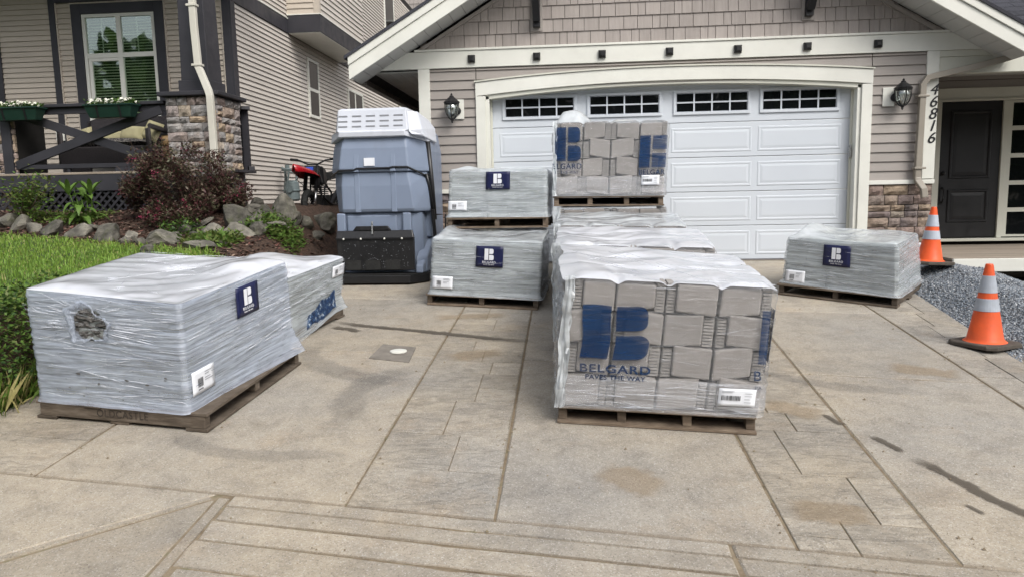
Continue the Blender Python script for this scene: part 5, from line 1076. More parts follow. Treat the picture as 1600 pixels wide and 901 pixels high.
m = MB(); m.loft([[(-1.90, SY + .06, 1.84), (-1.86, SY + .02, 1.60), (-1.80, SY - .0, 1.56), (-1.80, SY + .1, 1.56)], [(-1.76, SY + .14, 1.835), (-1.70, SY + .10, 1.62), (-1.675, SY + .14, 1.53), (-1.72, SY + .2, 1.55)], [(-1.76, SY + .72, 1.80), (-1.66, SY + .68, 1.68), (-1.64, SY + .66, 1.50), (-1.75, SY + .66, 1.5)]]); m.build('cap_wing', MAT['shellwhite'], CS, smooth=False, bevel=.03, seg=3)
MAT['cardwhite0'] = pmat('label_white', [(.3, (.72, .74, .78)), (.7, (.78, .80, .84))], 3, rough=.45, bump=0)
MAT['slot'] = pmat('vent_shadow_dust', [(.3, (.30, .31, .34)), (.7, (.34, .35, .38))], 3, rough=.6, bump=0)  # slot shade of the vents put into the grey; dust specks share it
for r in range(3):
    for c in range(5):
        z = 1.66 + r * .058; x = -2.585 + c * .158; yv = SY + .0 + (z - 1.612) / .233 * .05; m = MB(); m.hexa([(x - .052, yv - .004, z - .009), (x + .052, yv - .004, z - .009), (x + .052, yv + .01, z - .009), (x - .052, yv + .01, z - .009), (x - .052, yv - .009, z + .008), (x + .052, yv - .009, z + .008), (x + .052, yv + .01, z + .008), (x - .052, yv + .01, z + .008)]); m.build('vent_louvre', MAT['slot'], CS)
m = MB(); m.box(-2.355, -2.235, SY - .016, SY - .003, 1.222, 1.31); m.build('label_plate', MAT['cardwhite0'], CS); 
rm = node('ramp', CS, (-2.25, SY, .2)); m = MB(); m.loft([[(-2.67, SY - .09, .05), (-1.80, SY - .09, .05), (-1.80, SY - .04, .05), (-2.67, SY - .04, .05)], [(-2.69, SY - .10, .42), (-1.80, SY - .10, .42), (-1.80, SY - .04, .42), (-2.69, SY - .04, .42)], [(-2.69, SY - .07, .50), (-1.82, SY - .07, .50), (-1.82, SY - .04, .50), (-2.69, SY - .04, .50)]]); m.build('plate', MAT['shellblack'], rm, bevel=.008)
m = MB(); m.prism([(-2.50, .501), (-2.06, .501), (-2.10, .55), (-2.46, .55)], SY - .08, SY - .04); m.build('grip_edge', MAT['shellblack'], rm, bevel=.006)
m = MB(); m.box(-2.69, -1.80, SY - .115, SY - .101, .405, .422); m.build('stiffener', MAT['shellblack'], rm)
for x in (-2.60, -2.40, -2.13, -1.93): m = MB(); m.lathe((x, SY - .112, .41), [(.012, 0), (.010, -.010), (.003, -.013)], 8, 'y'); m.build('rivet', MAT['white'], rm)
for x in (-2.50, -2.28, -2.05):
    m = MB(); m.box(x - .085, x + .085, SY - .1, SY - .092, .06, .17); m.build('grip_pad', MAT['rubber'], rm)
m = MB(); m.tube([(-2.27, SY - .09, .60), (-2.27, SY - .1, .46)], .010, 6); m.build('latch', MAT['steel'], rm)
V = []; F = []; R5 = random.Random(2)                      # chalky scuffs and gravel dust on the ramp
for _ in range(150):
    x = R5.uniform(-2.64, -1.85); z = .08 + R5.random() ** 1.6 * .30; s = R5.uniform(.002, .006); n = len(V); y = SY - .1025 + (.42 - z) * -.0; y = SY - .0935 - .0 + (z - .05) / .37 * -.010 - .0015
    V += [(x, y, z), (x + s * R5.uniform(1, 2), y, z + s * .3), (x + s, y, z + s), (x - s * .4, y, z + s * .6)]; F.append((n, n + 1, n + 2, n + 3))
fast_mesh('dust_specks', V, F, MAT['slot'], rm, 'stuff')
m = MB(); z0 = sz0; pl = [(-2.66, SY - .16), (-1.84, SY - .16), (-1.66, SY + .02), (-1.66, SY + .9), (-2.76, SY + .9), (-2.76, SY - .06)]
m.loft([[(x, y, z0 + .005) for x, y in pl], [(x, y, z0 + .095) for x, y in pl]]); m.build('base_plate', MAT['shellblack'], CS, bevel=.008); m = MB(); m.loft([[(x + .0, y + .004, z0 + .096) for x, y in pl], [(x * .995 - .011, y * .998 + .016, z0 + .104) for x, y in pl]]); m.build('base_rim', MAT['rubber'], CS)
shell('side_ledge', [[(-1.80, SY - .02, z0 + .105), (-1.69, SY + .06, z0 + .105), (-1.67, SY + .5, z0 + .105), (-1.80, SY + .5, z0 + .105)], [(-1.80, SY + .02, .19), (-1.69, SY + .10, .19), (-1.67, SY + .5, .45), (-1.80, SY + .5, .45)]])
shell('side_ledge', [[(-1.80, SY - .05, z0 + .105), (-1.715, SY - .05, z0 + .105), (-1.70, SY + .06, z0 + .105), (-1.80, SY + .06, z0 + .105)], [(-1.80, SY - .04, .10), (-1.715, SY - .04, .10), (-1.70, SY + .06, .16), (-1.80, SY + .06, .16)]])
# ================================================================ PALLETS AND WRAPPED BUNDLES
class Hex:
    def __init__(s, b, t): s.b = [Vector(p) for p in b]; s.t = [Vector(p) for p in t]
    def P(s, u, v, w):
        q = lambda c: c[0] * ((1 - u) * (1 - v)) + c[1] * (u * (1 - v)) + c[2] * (u * v) + c[3] * ((1 - u) * v)
        return q(s.b) * (1 - w) + q(s.t) * w
    def box(s, m, u0, u1, v0, v1, w0, w1):
        return m.hexa([s.P(u0, v0, w0), s.P(u1, v0, w0), s.P(u1, v1, w0), s.P(u0, v1, w0), s.P(u0, v0, w1), s.P(u1, v0, w1), s.P(u1, v1, w1), s.P(u0, v1, w1)])
    def face(s, f):
        """map (a, b, o) on a side to a point: a along the side, b upwards, o metres outwards"""
        if f == 'F': L = (s.P(.5, 1, .5) - s.P(.5, 0, .5)).length; return lambda a, b, o: s.P(a, -o / L, b)
        L = (s.P(1, .5, .5) - s.P(0, .5, .5)).length; return lambda a, b, o: s.P(1 + o / L, a, b)
def Gp(x, y, h): return (x, y, gz(y) + h)
def film(name, amin, amax, tint=(.82, .85, .90), rough=.28, su=1.6, sv=46.0, top=False):
    T = NT(name); uv = T.n('ShaderNodeUVMap').outputs[0]
    v1 = T.map(uv, (su, sv, 1)); n1 = T.noise(1.0, 5, .62, vec=v1, dist=.35); v2 = T.map(uv, (su * 2.3, sv * .22, 1), loc=(3, 7, 0)); n2 = T.noise(1.0, 4, .6, vec=v2, dist=.8)
    if top:
        n1 = T.noise(3.2, 5, .55, vec=T.map(uv, (1, 2.0, 1), rot=(0, 0, .5)), dist=.7); n2 = T.noise(2.2, 4, .5, vec=T.map(uv, (2.0, 1, 1), rot=(0, 0, -.4)), dist=.6)
    f = T.math('ADD', T.math('MULTIPLY', n1, .6), T.math('MULTIPLY', n2, .4)); a = T.ramp(f, [(.34, amin), (.68, amax)])
    fl = T.ramp(n1, [(.60, 0.0), (.66, .5), (.74, .75)]); a = T.math('MAXIMUM', a, T.math('MULTIPLY', fl, min(1, amax * 1.25)))
    n3 = T.noise(1.0, 3, .6, vec=T.map(uv, (su * .8, sv * 3.2, 1), loc=(1, 2, 0)), dist=.2) if not top else n2
    if not top: a = T.math('MAXIMUM', a, T.math('MULTIPLY', T.ramp(n3, [(.64, 0.0), (.70, 1.0)]), min(.9, amax * 1.1 + .05)))
    h = T.math('ADD', n1, T.math('ADD', T.math('MULTIPLY', n2, .7), T.math('MULTIPLY', n3, .3))); nb = T.bump(h, .95 if not top else .55, .012)
    p = T.bsdf(tint, rough, nb, .5)
    tl = T.n('ShaderNodeBsdfTranslucent'); T.l(tint, tl.inputs[0]); mp = T.n('ShaderNodeMixShader'); mp.inputs[0].default_value = .18; T.t.links.new(p, mp.inputs[1]); T.t.links.new(tl.outputs[0], mp.inputs[2])
    tr = T.n('ShaderNodeBsdfTransparent'); mx = T.n('ShaderNodeMixShader'); T.l(a, mx.inputs[0]); T.t.links.new(tr.outputs[0], mx.inputs[1]); T.t.links.new(mp.outputs[0], mx.inputs[2])
    gl = T.n('ShaderNodeBsdfGlossy'); gl.inputs['Roughness'].default_value = .16; T.l(nb, gl.inputs['Normal']); T.l((.95, .97, 1), gl.inputs[0])
    m2 = T.n('ShaderNodeMixShader'); T.l(T.facing(.045, .8), m2.inputs[0]); T.t.links.new(mx.outputs[0], m2.inputs[1]); T.t.links.new(gl.outputs[0], m2.inputs[2])
    return T.done(m2.outputs[0])
MAT['film_clear'] = film('clear_film', .0, .10, su=1.5, sv=90); MAT['film_grey'] = film('stretch_film', .14, .62, tint=(.78, .85, .90), sv=80); MAT['film_white'] = film('milky_film', .18, .72, tint=(.66, .735, .88), sv=70)
MAT['film_top'] = film('folded_film', .84, .97, tint=(.83, .85, .90), top=True); MAT['film_topgrey'] = film('folded_thin_film', .38, .84, tint=(.82, .87, .90), top=True)
def wrap(H, parent, side, topm, w1=1.0, rows=44, per=46, amp=.006, bulge=.0, left_amp=None, right_amp=None, flare=0, base=.004, seed=0, topf=None, dip=.012, w0=0.0, name='wrap_film', r=.03, drape=None, hole=None, scallop=None):
    sc_ = (lambda u, v: sum(.024 * math.exp(-((u - c) / .024) ** 2) for c in scallop) * math.exp(-(max(0, v) / .16) ** 2) + .03 * math.exp(-((v - .36) / .03) ** 2) * .4 + .03 * math.exp(-((v - .68) / .03) ** 2) * .4) if scallop else (lambda u, v: 0)
    """stretch film: one band round the four sides and one folded sheet on top"""
    Lu = (H.P(1, .5, .5) - H.P(0, .5, .5)).length; Lv = (H.P(.5, 1, .5) - H.P(.5, 0, .5)).length; Lw = (H.P(.5, .5, 1) - H.P(.5, .5, 0)).length; ru, rv = r / Lu, r / Lv
    ring = []
    def arc(cu, cv, a0):
        for k in range(1, 6): t = rad(a0 + 90 * k / 6); ring.append((cu + ru * math.cos(t), cv + rv * math.sin(t), math.cos(t), math.sin(t)))
    for k in range(per + 1): ring.append((ru + (1 - 2 * ru) * k / per, 0, 0, -1))
    arc(1 - ru, rv, -90)
    for k in range(per + 1): ring.append((1, rv + (1 - 2 * rv) * k / per, 1, 0))
    arc(1 - ru, 1 - rv, 0)
    for k in range(per // 2 + 1): ring.append((1 - ru - (1 - 2 * ru) * k / (per // 2), 1, 0, 1))
    arc(ru, 1 - rv, 90)
    for k in range(per // 2 + 1): ring.append((0, 1 - rv - (1 - 2 * rv) * k / (per // 2), -1, 0))
    arc(ru, rv, 180)
    s = 0; S_ = [0]
    for i in range(1, len(ring)): s += math.hypot((ring[i][0] - ring[i - 1][0]) * Lu, (ring[i][1] - ring[i - 1][1]) * Lv); S_.append(s)
    n = len(ring); dirs = []
    for (u, v, nu, nv) in ring: d = (H.P(u + nu * .01 / Lu, v + nv * .01 / Lv, .5) - H.P(u, v, .5)); d.normalize(); dirs.append(d)
    P = []; UV = []
    for j in range(rows + 1):
        w = w0 + (w1 - w0) * j / rows; row = []
        for i, (u, v, nu, nv) in enumerate(ring):
            sx = S_[i]; z = w * Lw; A = amp
            if left_amp and nu < -.3: A = left_amp
            if right_amp and nu > .5: A = right_amp
            wob = noise.noise((sx * .9, z * 1.3, seed + 4.4)) * .05
            d = A * (1 - abs(noise.noise((sx * 1.6 + seed, (z + wob) * 26, seed * 3.1))) * 1.6) + A * .9 * noise.noise((sx * 2.6, (z + wob) * 9, seed + 9)) + A * .35 * noise.noise((sx * 9, z * 55, seed + 2))
            d = base + max(d, -base * .6) + bulge * math.sin(math.pi * w)
            if flare: d += flare * max(0, 1 - w / .10) ** 2
            if w > .93: d -= .010 * ((w - .93) / .07) ** 2
            p = H.P(u, v, w) + dirs[i] * d
            if scallop and w > .84: p.z -= sc_(u, v) * ((w - .84) / .16) ** 2
            if drape and w < .25: p = p + Vector(drape(u, v, w))
            row.append(p)
        P.append(row); UV.append([(sx, w * Lw) for sx in S_])
    m = MB(); m.v = [tuple(p) for rw in P for p in rw]; m.f = [(j * n + i, j * n + (i + 1) % n, (j + 1) * n + (i + 1) % n, (j + 1) * n + i) for j in range(rows) for i in range(n) if not (hole and ring[i][3] < -.9 and hole(ring[i][0], (j + .5) / rows))]
    o = m.build(name, side, parent, smooth=True, fix=False); uvl = o.data.uv_layers.new(name='UVMap'); fl = [c for rw in UV for c in rw]
    for poly in o.data.polygons:
        for li in poly.loop_indices:
            vi = o.data.loops[li].vertex_index; uvl.data[li].uv = fl[vi] if not (vi % n == 0 and any(o.data.loops[k].vertex_index % n == n - 1 for k in poly.loop_indices)) else (S_[-1] + .02, fl[vi][1])
    if topm is None: return o
    m = MB(); K = 26; uvs = []
    for k in range(K + 1):
        q = 1 - (k / K) ** 1.15
        for i, (u, v, nu, nv) in enumerate(ring):
            uu, vv = .5 + (u - .5) * q, .5 + (v - .5) * q; p = H.P(uu, vv, 1.0); e = min(1, (k / K) * 6)
            h = (topf(uu, vv) if topf else 0) * e - dip * math.sin(math.pi * min(1, k / K)) * .5 - (sc_(uu, vv) if k else 0)
            a, b = p.x * .8 + p.y * .5, p.y * .8 - p.x * .6
            h += e * (.010 * noise.noise((a * 3, b * 7, seed)) + .008 * (1 - abs(noise.noise((a * 3 + seed, b * 6, seed + 1))) * 2) + .002 * noise.noise((a * 22, b * 9, seed + 3)) + .003 * (1 - 2 * abs(noise.noise((a * 8, b * 3.5, seed + 8)))))
            if k == 0: pp = P[-1][i] + Vector((0, 0, .001))
            else: pp = p + Vector((0, 0, h + .007))
            m.v.append(tuple(pp)); uvs.append((p.x, p.y))
    m.f = [(k * n + i, k * n + (i + 1) % n, (k + 1) * n + (i + 1) % n, (k + 1) * n + i) for k in range(K) for i in range(n)]
    o2 = m.build('top_film', topm, parent, smooth=True, fix=False); uvl = o2.data.uv_layers.new(name='UVMap')
    for lp in o2.data.loops: uvl.data[lp.index].uv = uvs[lp.vertex_index]
    return o, o2
def pallet(label, quad, H0, zf, run='v', back=False, mat='wood', n_str=3, seed=1, group='wooden pallets under the wrapped bundles', overhang=0.0):
    """quad fl, fr, br, bl in plan; zf(x, y) gives the height it stands on; run: direction of the stringers"""
    r = random.Random(seed); b = [(x, y, zf(x, y) + .002) for x, y in quad]; t = [(x, y, zf(x, y) + H0) for x, y in quad]; H = Hex(b, t)
    c = sum((Vector(p) for p in b), Vector((0, 0, 0))) / 4; root = thing('wooden_pallet', label, 'pallet', c, group)
    f = lambda m, a0, a1, c0, c1, w0, w1: H.box(m, a0, a1, c0, c1, w0, w1) if run == 'v' else H.box(m, c0, c1, a0, a1, w0, w1)
    for k in range(n_str):
        a = (.0 if k == 0 else 1 - .045 if k == n_str - 1 else k / (n_str - 1) - .022) ; m = MB(); f(m, a, a + .045, 0.022, .985, .165, .83); m.build('stringer', MAT[mat], root, bevel=.004)
    if back: m = MB(); f(m, .02, .98, .90, .95, .17, .82); m.build('opening_blackout', MAT['wooddark'], root)  # dark board added to black out the see-through pallet openings
    nb = 7
    for k in range(nb):
        w = r.uniform(.09, .125); c0 = k * (1 - w) / (nb - 1); jt = r.uniform(-.004, .012); m = MB(); f(m, -jt, 1 + r.uniform(-.004, .012), c0, c0 + w, .835, 1.0); m.build('deck_board', MAT[mat], root, bevel=.002)
    for c0, w in ((0, .12), (.44, .11), (.88, .12)): m = MB(); f(m, r.uniform(-.006, .004), 1 + r.uniform(-.006, .008), c0, c0 + w, 0.0, .16); m.build('bottom_board', MAT[mat], root, bevel=.002)
    return root
MAT['paver'] = pmat('grey_paver', [(.3, (.20, .215, .205)), (.7, (.28, .295, .285))], 14, 6, rough=.85, bump=.4, bscale=140, rand=.28)
MAT['block'] = pmat('concrete_block', [(.3, (.235, .218, .204)), (.7, (.275, .257, .242))], 9, 7, rough=.88, bump=.35, bscale=170, bdist=.006, rand=.07, dirt=.12)
MAT['blocklight'] = pmat('split_rib', [(.3, (.27, .255, .24)), (.7, (.33, .312, .295))], 60, 5, rough=.9, bump=.6, bscale=120, rand=.06)
MAT['navy'] = pmat('navy_card', [(.3, (.008, .011, .050)), (.7, (.011, .015, .064))], 3, rough=.4, bump=0); MAT['cardwhite'] = pmat('white_print', [(.3, (.72, .74, .78)), (.7, (.78, .80, .84))], 3, rough=.45, bump=0); MAT['ink'] = pmat('black_ink', [(.3, (.02, .02, .022)), (.7, (.03, .03, .032))], 3, rough=.6, bump=0); MAT['faintink'] = pmat('faded_stencil', [(.3, (.036, .028, .022)), (.7, (.062, .05, .04))], 30, rough=.9, bump=0); MAT['greyink'] = pmat('grey_ink', [(.3, (.22, .23, .25)), (.7, (.28, .29, .31))], 3, rough=.6, bump=0)
def blue_print():
    T = NT('blue_film_print'); a = T.ramp(T.noise(1.0, 5, .6, vec=T.map(T.pos, (5, 5, 60)), dist=.3), [(.36, .82), (.58, .58), (.72, .25)]); c = T.ramp(T.noise(3, 4), [(.3, (.005, .026, .085)), (.7, (.010, .045, .13))])
    return T.done(T.bsdf(c, .32, T.bump(T.noise(1.0, 5, vec=T.map(T.pos, (7, 7, 50))), .4, .01), .5, alpha=a))
MAT['blueprint'] = blue_print()
def lobes(n=9):
    """the mark: an upright bar, and two D shapes with a notch between them"""
    bar = [(0, 0), (.41, 0), (.41, 1), (.05, 1), (.05, .62), (.0, .5)]
    bar = [(0, 0), (.42, 0), (.42, 1), (0, 1)]
    def D(y0, y1, x0, x1, top):
        r = (y1 - y0) * .34; p = [(x0, y0)]
        for k in range(n): t = rad(-90 + 90 * k / (n - 1)); p.append((x1 - r + r * math.cos(t), y0 + r + r * math.sin(t)))
        for k in range(n): t = rad(90 * k / (n - 1)); p.append((x1 - r + r * math.cos(t), y1 - r + r * math.sin(t)))
        return p + [(x0, y1)]
    return [bar, D(.545, 1, .50, .96, True), D(0, .455, .50, 1.0, False)]
def mark(Fm, a0, a1, b0, b1, off, mat, parent, name='printed_mark', thick=.0015, part=None, squash=None):
    for k, poly in enumerate(lobes()):
        if part and k not in part: continue
        m = MB(); pts = []
        for i in range(len(poly)):
            p, q = Vector(poly[i]), Vector(poly[(i + 1) % len(poly)]); kk = max(1, int((q - p).length / .12)); pts += [p.lerp(q, j / kk) for j in range(kk)]
        if squash: pts = [Vector(squash(p.x, p.y)) for p in pts]
        fr = [Fm(a0 + (a1 - a0) * p.x, b0 + (b1 - b0) * p.y, off + thick) for p in pts]; bk = [Fm(a0 + (a1 - a0) * p.x, b0 + (b1 - b0) * p.y, off) for p in pts]; n = len(pts)
        m.add(fr + bk, [tuple(range(n)), tuple(range(2 * n - 1, n - 1, -1))] + [(i, n + i, n + (i + 1) % n, (i + 1) % n) for i in range(n)]); m.build(name, mat, parent)
def card(Fm, a0, a1, b0, b1, off, mat, parent, name, th=.002):
    m = MB(); k = 6
    m.grid([[Fm(a0 + (a1 - a0) * i / k, b0 + (b1 - b0) * j / k, off + th + .0007 * math.sin(i * 1.3 + j)) for i in range(k + 1)] for j in range(k + 1)]); o = m.build(name, mat, parent, smooth=True); s = o.modifiers.new('solid', 'SOLIDIFY'); s.thickness = th; return o
def face_text(Fm, a, b, off, body, size, mat, parent, bold=0, spacing=1.0, width=None, shear=0):
    o = Fm(a, b, off); return text('lettering', body, o, Fm(a + .02, b, off) - o, Fm(a, b + .02, off) - o, size, mat, parent, bold=bold, spacing=spacing, width=width, shear=shear)
def navy_label(Fm, a0, a1, b0, b1, off, parent, wm):
    lb = node('brand_label', parent, Fm((a0 + a1) / 2, (b0 + b1) / 2, off)); card(Fm, a0, a1, b0, b1, off, MAT['navy'], lb, 'card')
    da, db = a1 - a0, b1 - b0; mark(Fm, a0 + da * .32, a0 + da * .66, b0 + db * .34, b0 + db * .88, off + .006, MAT['cardwhite'], lb)
    face_text(Fm, a0 + da * .49, b0 + db * .235, off + .0065, 'BELGARD', wm * .105, MAT['cardwhite'], lb, spacing=1.15); face_text(Fm, a0 + da * .49, b0 + db * .12, off + .0065, 'PAVES THE WAY', wm * .05, MAT['cardwhite'], lb, spacing=1.1)
def paper_label(Fm, a0, a1, b0, b1, off, parent, code='square'):
    lb = node('shipping_label', parent, Fm((a0 + a1) / 2, (b0 + b1) / 2, off)); card(Fm, a0, a1, b0, b1, off, MAT['cardwhite'], lb, 'card')
    r = random.Random(int(a0 * 1000) + 7); da, db = a1 - a0, b1 - b0; m = MB(); m2 = MB()
    def q(mm, x0, x1, y0, y1): mm.add([Fm(a0 + da * x, b0 + db * y, off + .0065) for x, y in ((x0, y0), (x1, y0), (x1, y1), (x0, y1))], [(0, 1, 2, 3)])
    if code == 'bars':
        x = .08
        while x < .60: w = r.choice([.008, .012, .02]); q(m, x, x + w, .34, .62); x += w + r.choice([.008, .012, .016])
        for y in (.78, .84): q(m2, .08, r.uniform(.3, .5), y, y + .025)
        for y in (.25, .42, .6, .75): q(m2, .70, r.uniform(.85, .95), y, y + .025)
    else:
        x = .22
        while x < .44: w = r.choice([.012, .02]); q(m, x, x + w, .28, .66); x += w + .014
        for y in (.45, .55, .7, .8): q(m2, .54, r.uniform(.7, .92), y, y + .03)
        q(m, .22, .44, .16, .2)
    m.build('barcode', MAT['ink'], lb, kind='stuff'); m2.build('printed_lines', MAT['greyink'], lb, kind='stuff')
def pavers(H, parent, nu=5, nw=8, seed=1, mat='paver', right=4):
    r = random.Random(seed); m = MB(); H.box(m, .04, .96, .04, .96, .0, .93); m.build('core', MAT[mat], parent); E_ = .012; WM = .955
    for j in range(nw):
        w0, w1 = (j / nw + .006) * WM, ((j + 1) / nw - .004) * WM
        for i in range(nu):
            m = MB(); d = r.uniform(-.004, .006); H.box(m, E_ + (1 - 2 * E_) * i / nu + .003, E_ + (1 - 2 * E_) * (i + 1) / nu - .003, abs(d), .039, w0, w1 - r.uniform(0, .004)); m.build('paver', MAT[mat], parent)
        for i in range(right):
            m = MB(); d = r.uniform(-.004, .006); H.box(m, .961, 1 - abs(d), .04 + i * .945 / right + .003, .04 + (i + 1) * .945 / right - .003, w0, w1); m.build('paver', MAT[mat], parent)
def blocks(H, parent, seed=1, rows=4, cols=(0, .235, .49, .745, 1), ears=True, low=0):
    """retaining-wall blocks: a plain face with a ribbed, set-back tail beside it, turned about from course to course"""
    r = random.Random(seed); m = MB(); H.box(m, .02, .98, .11, .98, .0, .95); m.build('core', MAT['block'], parent); Lv = (H.P(.5, 1, .5) - H.P(.5, 0, .5)).length; Lw = (H.P(.5, .5, 1) - H.P(.5, .5, 0)).length
    for j in range(low, rows):
        for i in range(len(cols) - 1):
            sh = r.uniform(-.006, .006) if 0 < i < len(cols) - 2 else 0; u0, u1 = cols[i] + .005 + sh, cols[i + 1] - .005 + sh; w0, w1 = j / rows, (j + 1) / rows; flip = (i + j) % 2; ear = r.uniform(.045, .062)
            if j == 0: ear *= .8
            tl = r.uniform(.022, .052) * (1 if flip else -1); a0, a1 = (u0 + ear, u1) if flip else (u0, u1 - ear); pro = r.uniform(-.008, .018); pro2 = r.uniform(-.008, .018)
            def quad(a0, a1, za, zb, zc, zd, v0, vb, v1): return [H.P(a0, v0, za), H.P(a1, vb, zb), H.P(a1, v1, zb), H.P(a0, v1, za), H.P(a0, v0, zc), H.P(a1, vb, zd), H.P(a1, v1, zd), H.P(a0, v1, zc)]
            m = MB(); zl, zr_ = w0 + .004 + max(0, tl) * 1.0, w0 + .004 + max(0, -tl) * 1.0; top = -.005 if j < rows - 1 else -r.uniform(.005, .028)
            m.hexa(quad(a0, a1, zl, zr_, w1 + top + (max(0, tl) if j < rows - 1 else 0), w1 + top + (max(0, -tl) if j < rows - 1 else 0), -pro / Lv, -pro2 / Lv, .12)); m.build('block', MAT['block'], parent, bevel=.010, seg=2)
            if ears:                                       # the ribbed tail, set back
                e0, e1 = (u0, u0 + ear - .003) if flip else (u1 - ear + .003, u1); m = MB(); k = 9; back = .026 / Lv
                H.box(m, e0, e1, back, .12, w0 + .012, w1 - .012); nn = 9
                for t in range(nn):
                    za = w0 + .016 + (w1 - w0 - .032) * t / nn; H.box(m, e0 + .004, e1 - .004, back - .010 / Lv, back + .001, za, za + (w1 - w0 - .032) / nn * .62)
                m.build('ribbed_tail', MAT['blocklight'], parent, kind='stuff')
    for i in range(4):                                     # the block sides seen on the right
        for j in range(low, rows):
            m = MB(); H.box(m, .986, 1.0 - r.uniform(0, .01), .125 + i * .215, .125 + (i + 1) * .215 - .008, j / rows + .004, (j + 1) / rows - .006); m.build('block', MAT['block'], parent, bevel=.005)
def crease_mat():
    T = NT('crease_glint'); a = T.ramp(T.noise(1.0, 4, .6, vec=T.map(T.pos, (9, 9, 40))), [(.38, .06), (.65, .5)]); return T.done(T.bsdf((.84, .87, .93), .2, None, .5, alpha=a))  # raised film folds, their glints put into the whitish colour
MAT['crease'] = crease_mat()
def creases(Fm, parent, n, seed, a=(0, 1), b=(0, 1), L=(.08, .45), wid=(.002, .006), off=.012, slope=.05, focus=None, name='glint_pleats'):
    r = random.Random(seed); m = MB(); o0 = Fm(.5, .5, 0); la = (Fm(.6, .5, 0) - o0).length * 10; lb = (Fm(.5, .6, 0) - o0).length * 10
    for _ in range(n):
        if focus:
            t = r.choice([0, math.pi]) + r.gauss(0, .42); r0 = r.uniform(.13, .19); l = r.uniform(.1, .34); pa, pb = focus[0] + r0 * math.cos(t) * .95, focus[1] + r0 * math.sin(t) * 1.2; da, db = math.cos(t) * l, math.sin(t) * l * .55
        else:
            l = r.uniform(*L) * r.uniform(.5, 1); pa = r.uniform(a[0], a[1] - l * .3); pb = r.uniform(*b); da = min(l, a[1] - pa); db = r.gauss(0, slope) * da * la / lb * 2
        w = r.uniform(*wid) * r.choice([.6, 1, 1, 1.6]); k = 9; P = []
        for i in range(k + 1):
            t = i / k; ww = w * math.sin(math.pi * (.03 + .94 * t)) / lb / 2; ca = pa + da * t; cb = pb + db * t + .008 * noise.noise((t * 2.5 + pa * 9, pb * 9, seed)); cb = min(max(cb, b[0] + .01), b[1] - .01)
            P.append([Fm(ca, cb - ww, off - .001), Fm(ca, cb, off + w * .45), Fm(ca, cb + ww, off - .001)])
        m.grid(P)
    return m.build(name, MAT['crease'], parent, kind='stuff', fix=False)
def topface(H): return lambda a, b, o: H.P(a, b, 1.0) + Vector((0, 0, o))
def bundle(label, H, group): return thing('wrapped_bundle', label, 'paver bundle', H.P(.5, .5, 0), group)
G1 = 'film-wrapped bundles of grey pavers'; G2 = 'film-wrapped bundles of retaining wall blocks'
on_ground = lambda x, y: gz(y)
# ---- front bundle of wall blocks
HF = Hex([Gp(-.09, 3.97, .107), Gp(.967, 3.83, .107), Gp(1.05, 4.97, .107), Gp(-.05, 5.15, .107)], [Gp(-.02, 3.965, .835), Gp(1.045, 3.85, .79), Gp(1.04, 4.88, .79), Gp(-.10, 5.2, .835)])
pallet('weathered pallet with four stringers under the big front bundle of wall blocks', [(-.105, 3.98), (.955, 3.83), (1.05, 4.98), (-.04, 5.16)], .105, on_ground, 'v', False, 'wood', 4, 3)
b = bundle('big nearest bundle of grey wall blocks with a large blue film logo', HF, G2); blocks(HF, b, 4)
wrap(HF, b, MAT['film_clear'], MAT['film_top'], amp=.005, left_amp=.035, right_amp=.012, seed=1.3, dip=.01, base=.020, r=.075, scallop=(0, .235, .49, .745, 1), topf=lambda u, v: .012 * math.sin(u * 9 + v * 4) - .02 * max(0, u + v - 1.6))
FF = HF.face('F'); mark(FF, .075, .425, .40, .81, .031, MAT['blueprint'], b, thick=.0005, squash=lambda x, y: (x * (1 - .04 * (1 - y)) + .02 * math.sin(y * 5) - (.03 if x < .1 and y > .5 else 0) * 0, y + .012 * math.sin(x * 9)))
face_text(FF, .262, .322, .032, 'BELGARD', .062, MAT['blueprint'], b, bold=.0012, spacing=1.12, width=1.35); face_text(FF, .268, .256, .032, 'PAVES THE WAY', .036, MAT['blueprint'], b, bold=.0006, spacing=1.08, width=1.15)
face_text(FF, .962, .325, .032, 'B', .075, MAT['blueprint'], b); face_text(FF, .975, .235, .032, 'PA', .03, MAT['blueprint'], b)
RF = HF.face('R'); mark(RF, .0, .40, .42, .83, .012, MAT['blueprint'], b, thick=.0005); face_text(RF, .22, .33, .024, 'ELGARD', .075, MAT['blueprint'], b, bold=.001, spacing=1.1)
m = MB(); m.grid([[FF(.958 + .038 * i / 3 - .01 * j / 6, .42 + .41 * j / 6, .030) for i in range(4)] for j in range(7)]); m.build('printed_mark', MAT['blueprint'], b)
paper_label(FF, .79, .968, .085, .222, .030, b, 'bars')
MAT['film_band'] = film('layered_film', .0, .40, tint=(.84, .86, .90), su=1.3, sv=70)
wrap(HF, b, MAT['film_band'], None, w1=.26, rows=20, amp=.006, seed=2.9, base=.026, name='bottom_band')
creases(FF, b, 50, 5, a=(.01, .99), b=(.02, .26), off=.030, wid=(.002, .005)); creases(FF, b, 14, 6, a=(.01, .99), b=(.26, .97), off=.026, wid=(.001, .003), slope=.04); creases(topface(HF), b, 18, 7, off=.014, L=(.15, .6), slope=.5, wid=(.002, .006)); creases(HF.face('R'), b, 50, 8, off=.02)
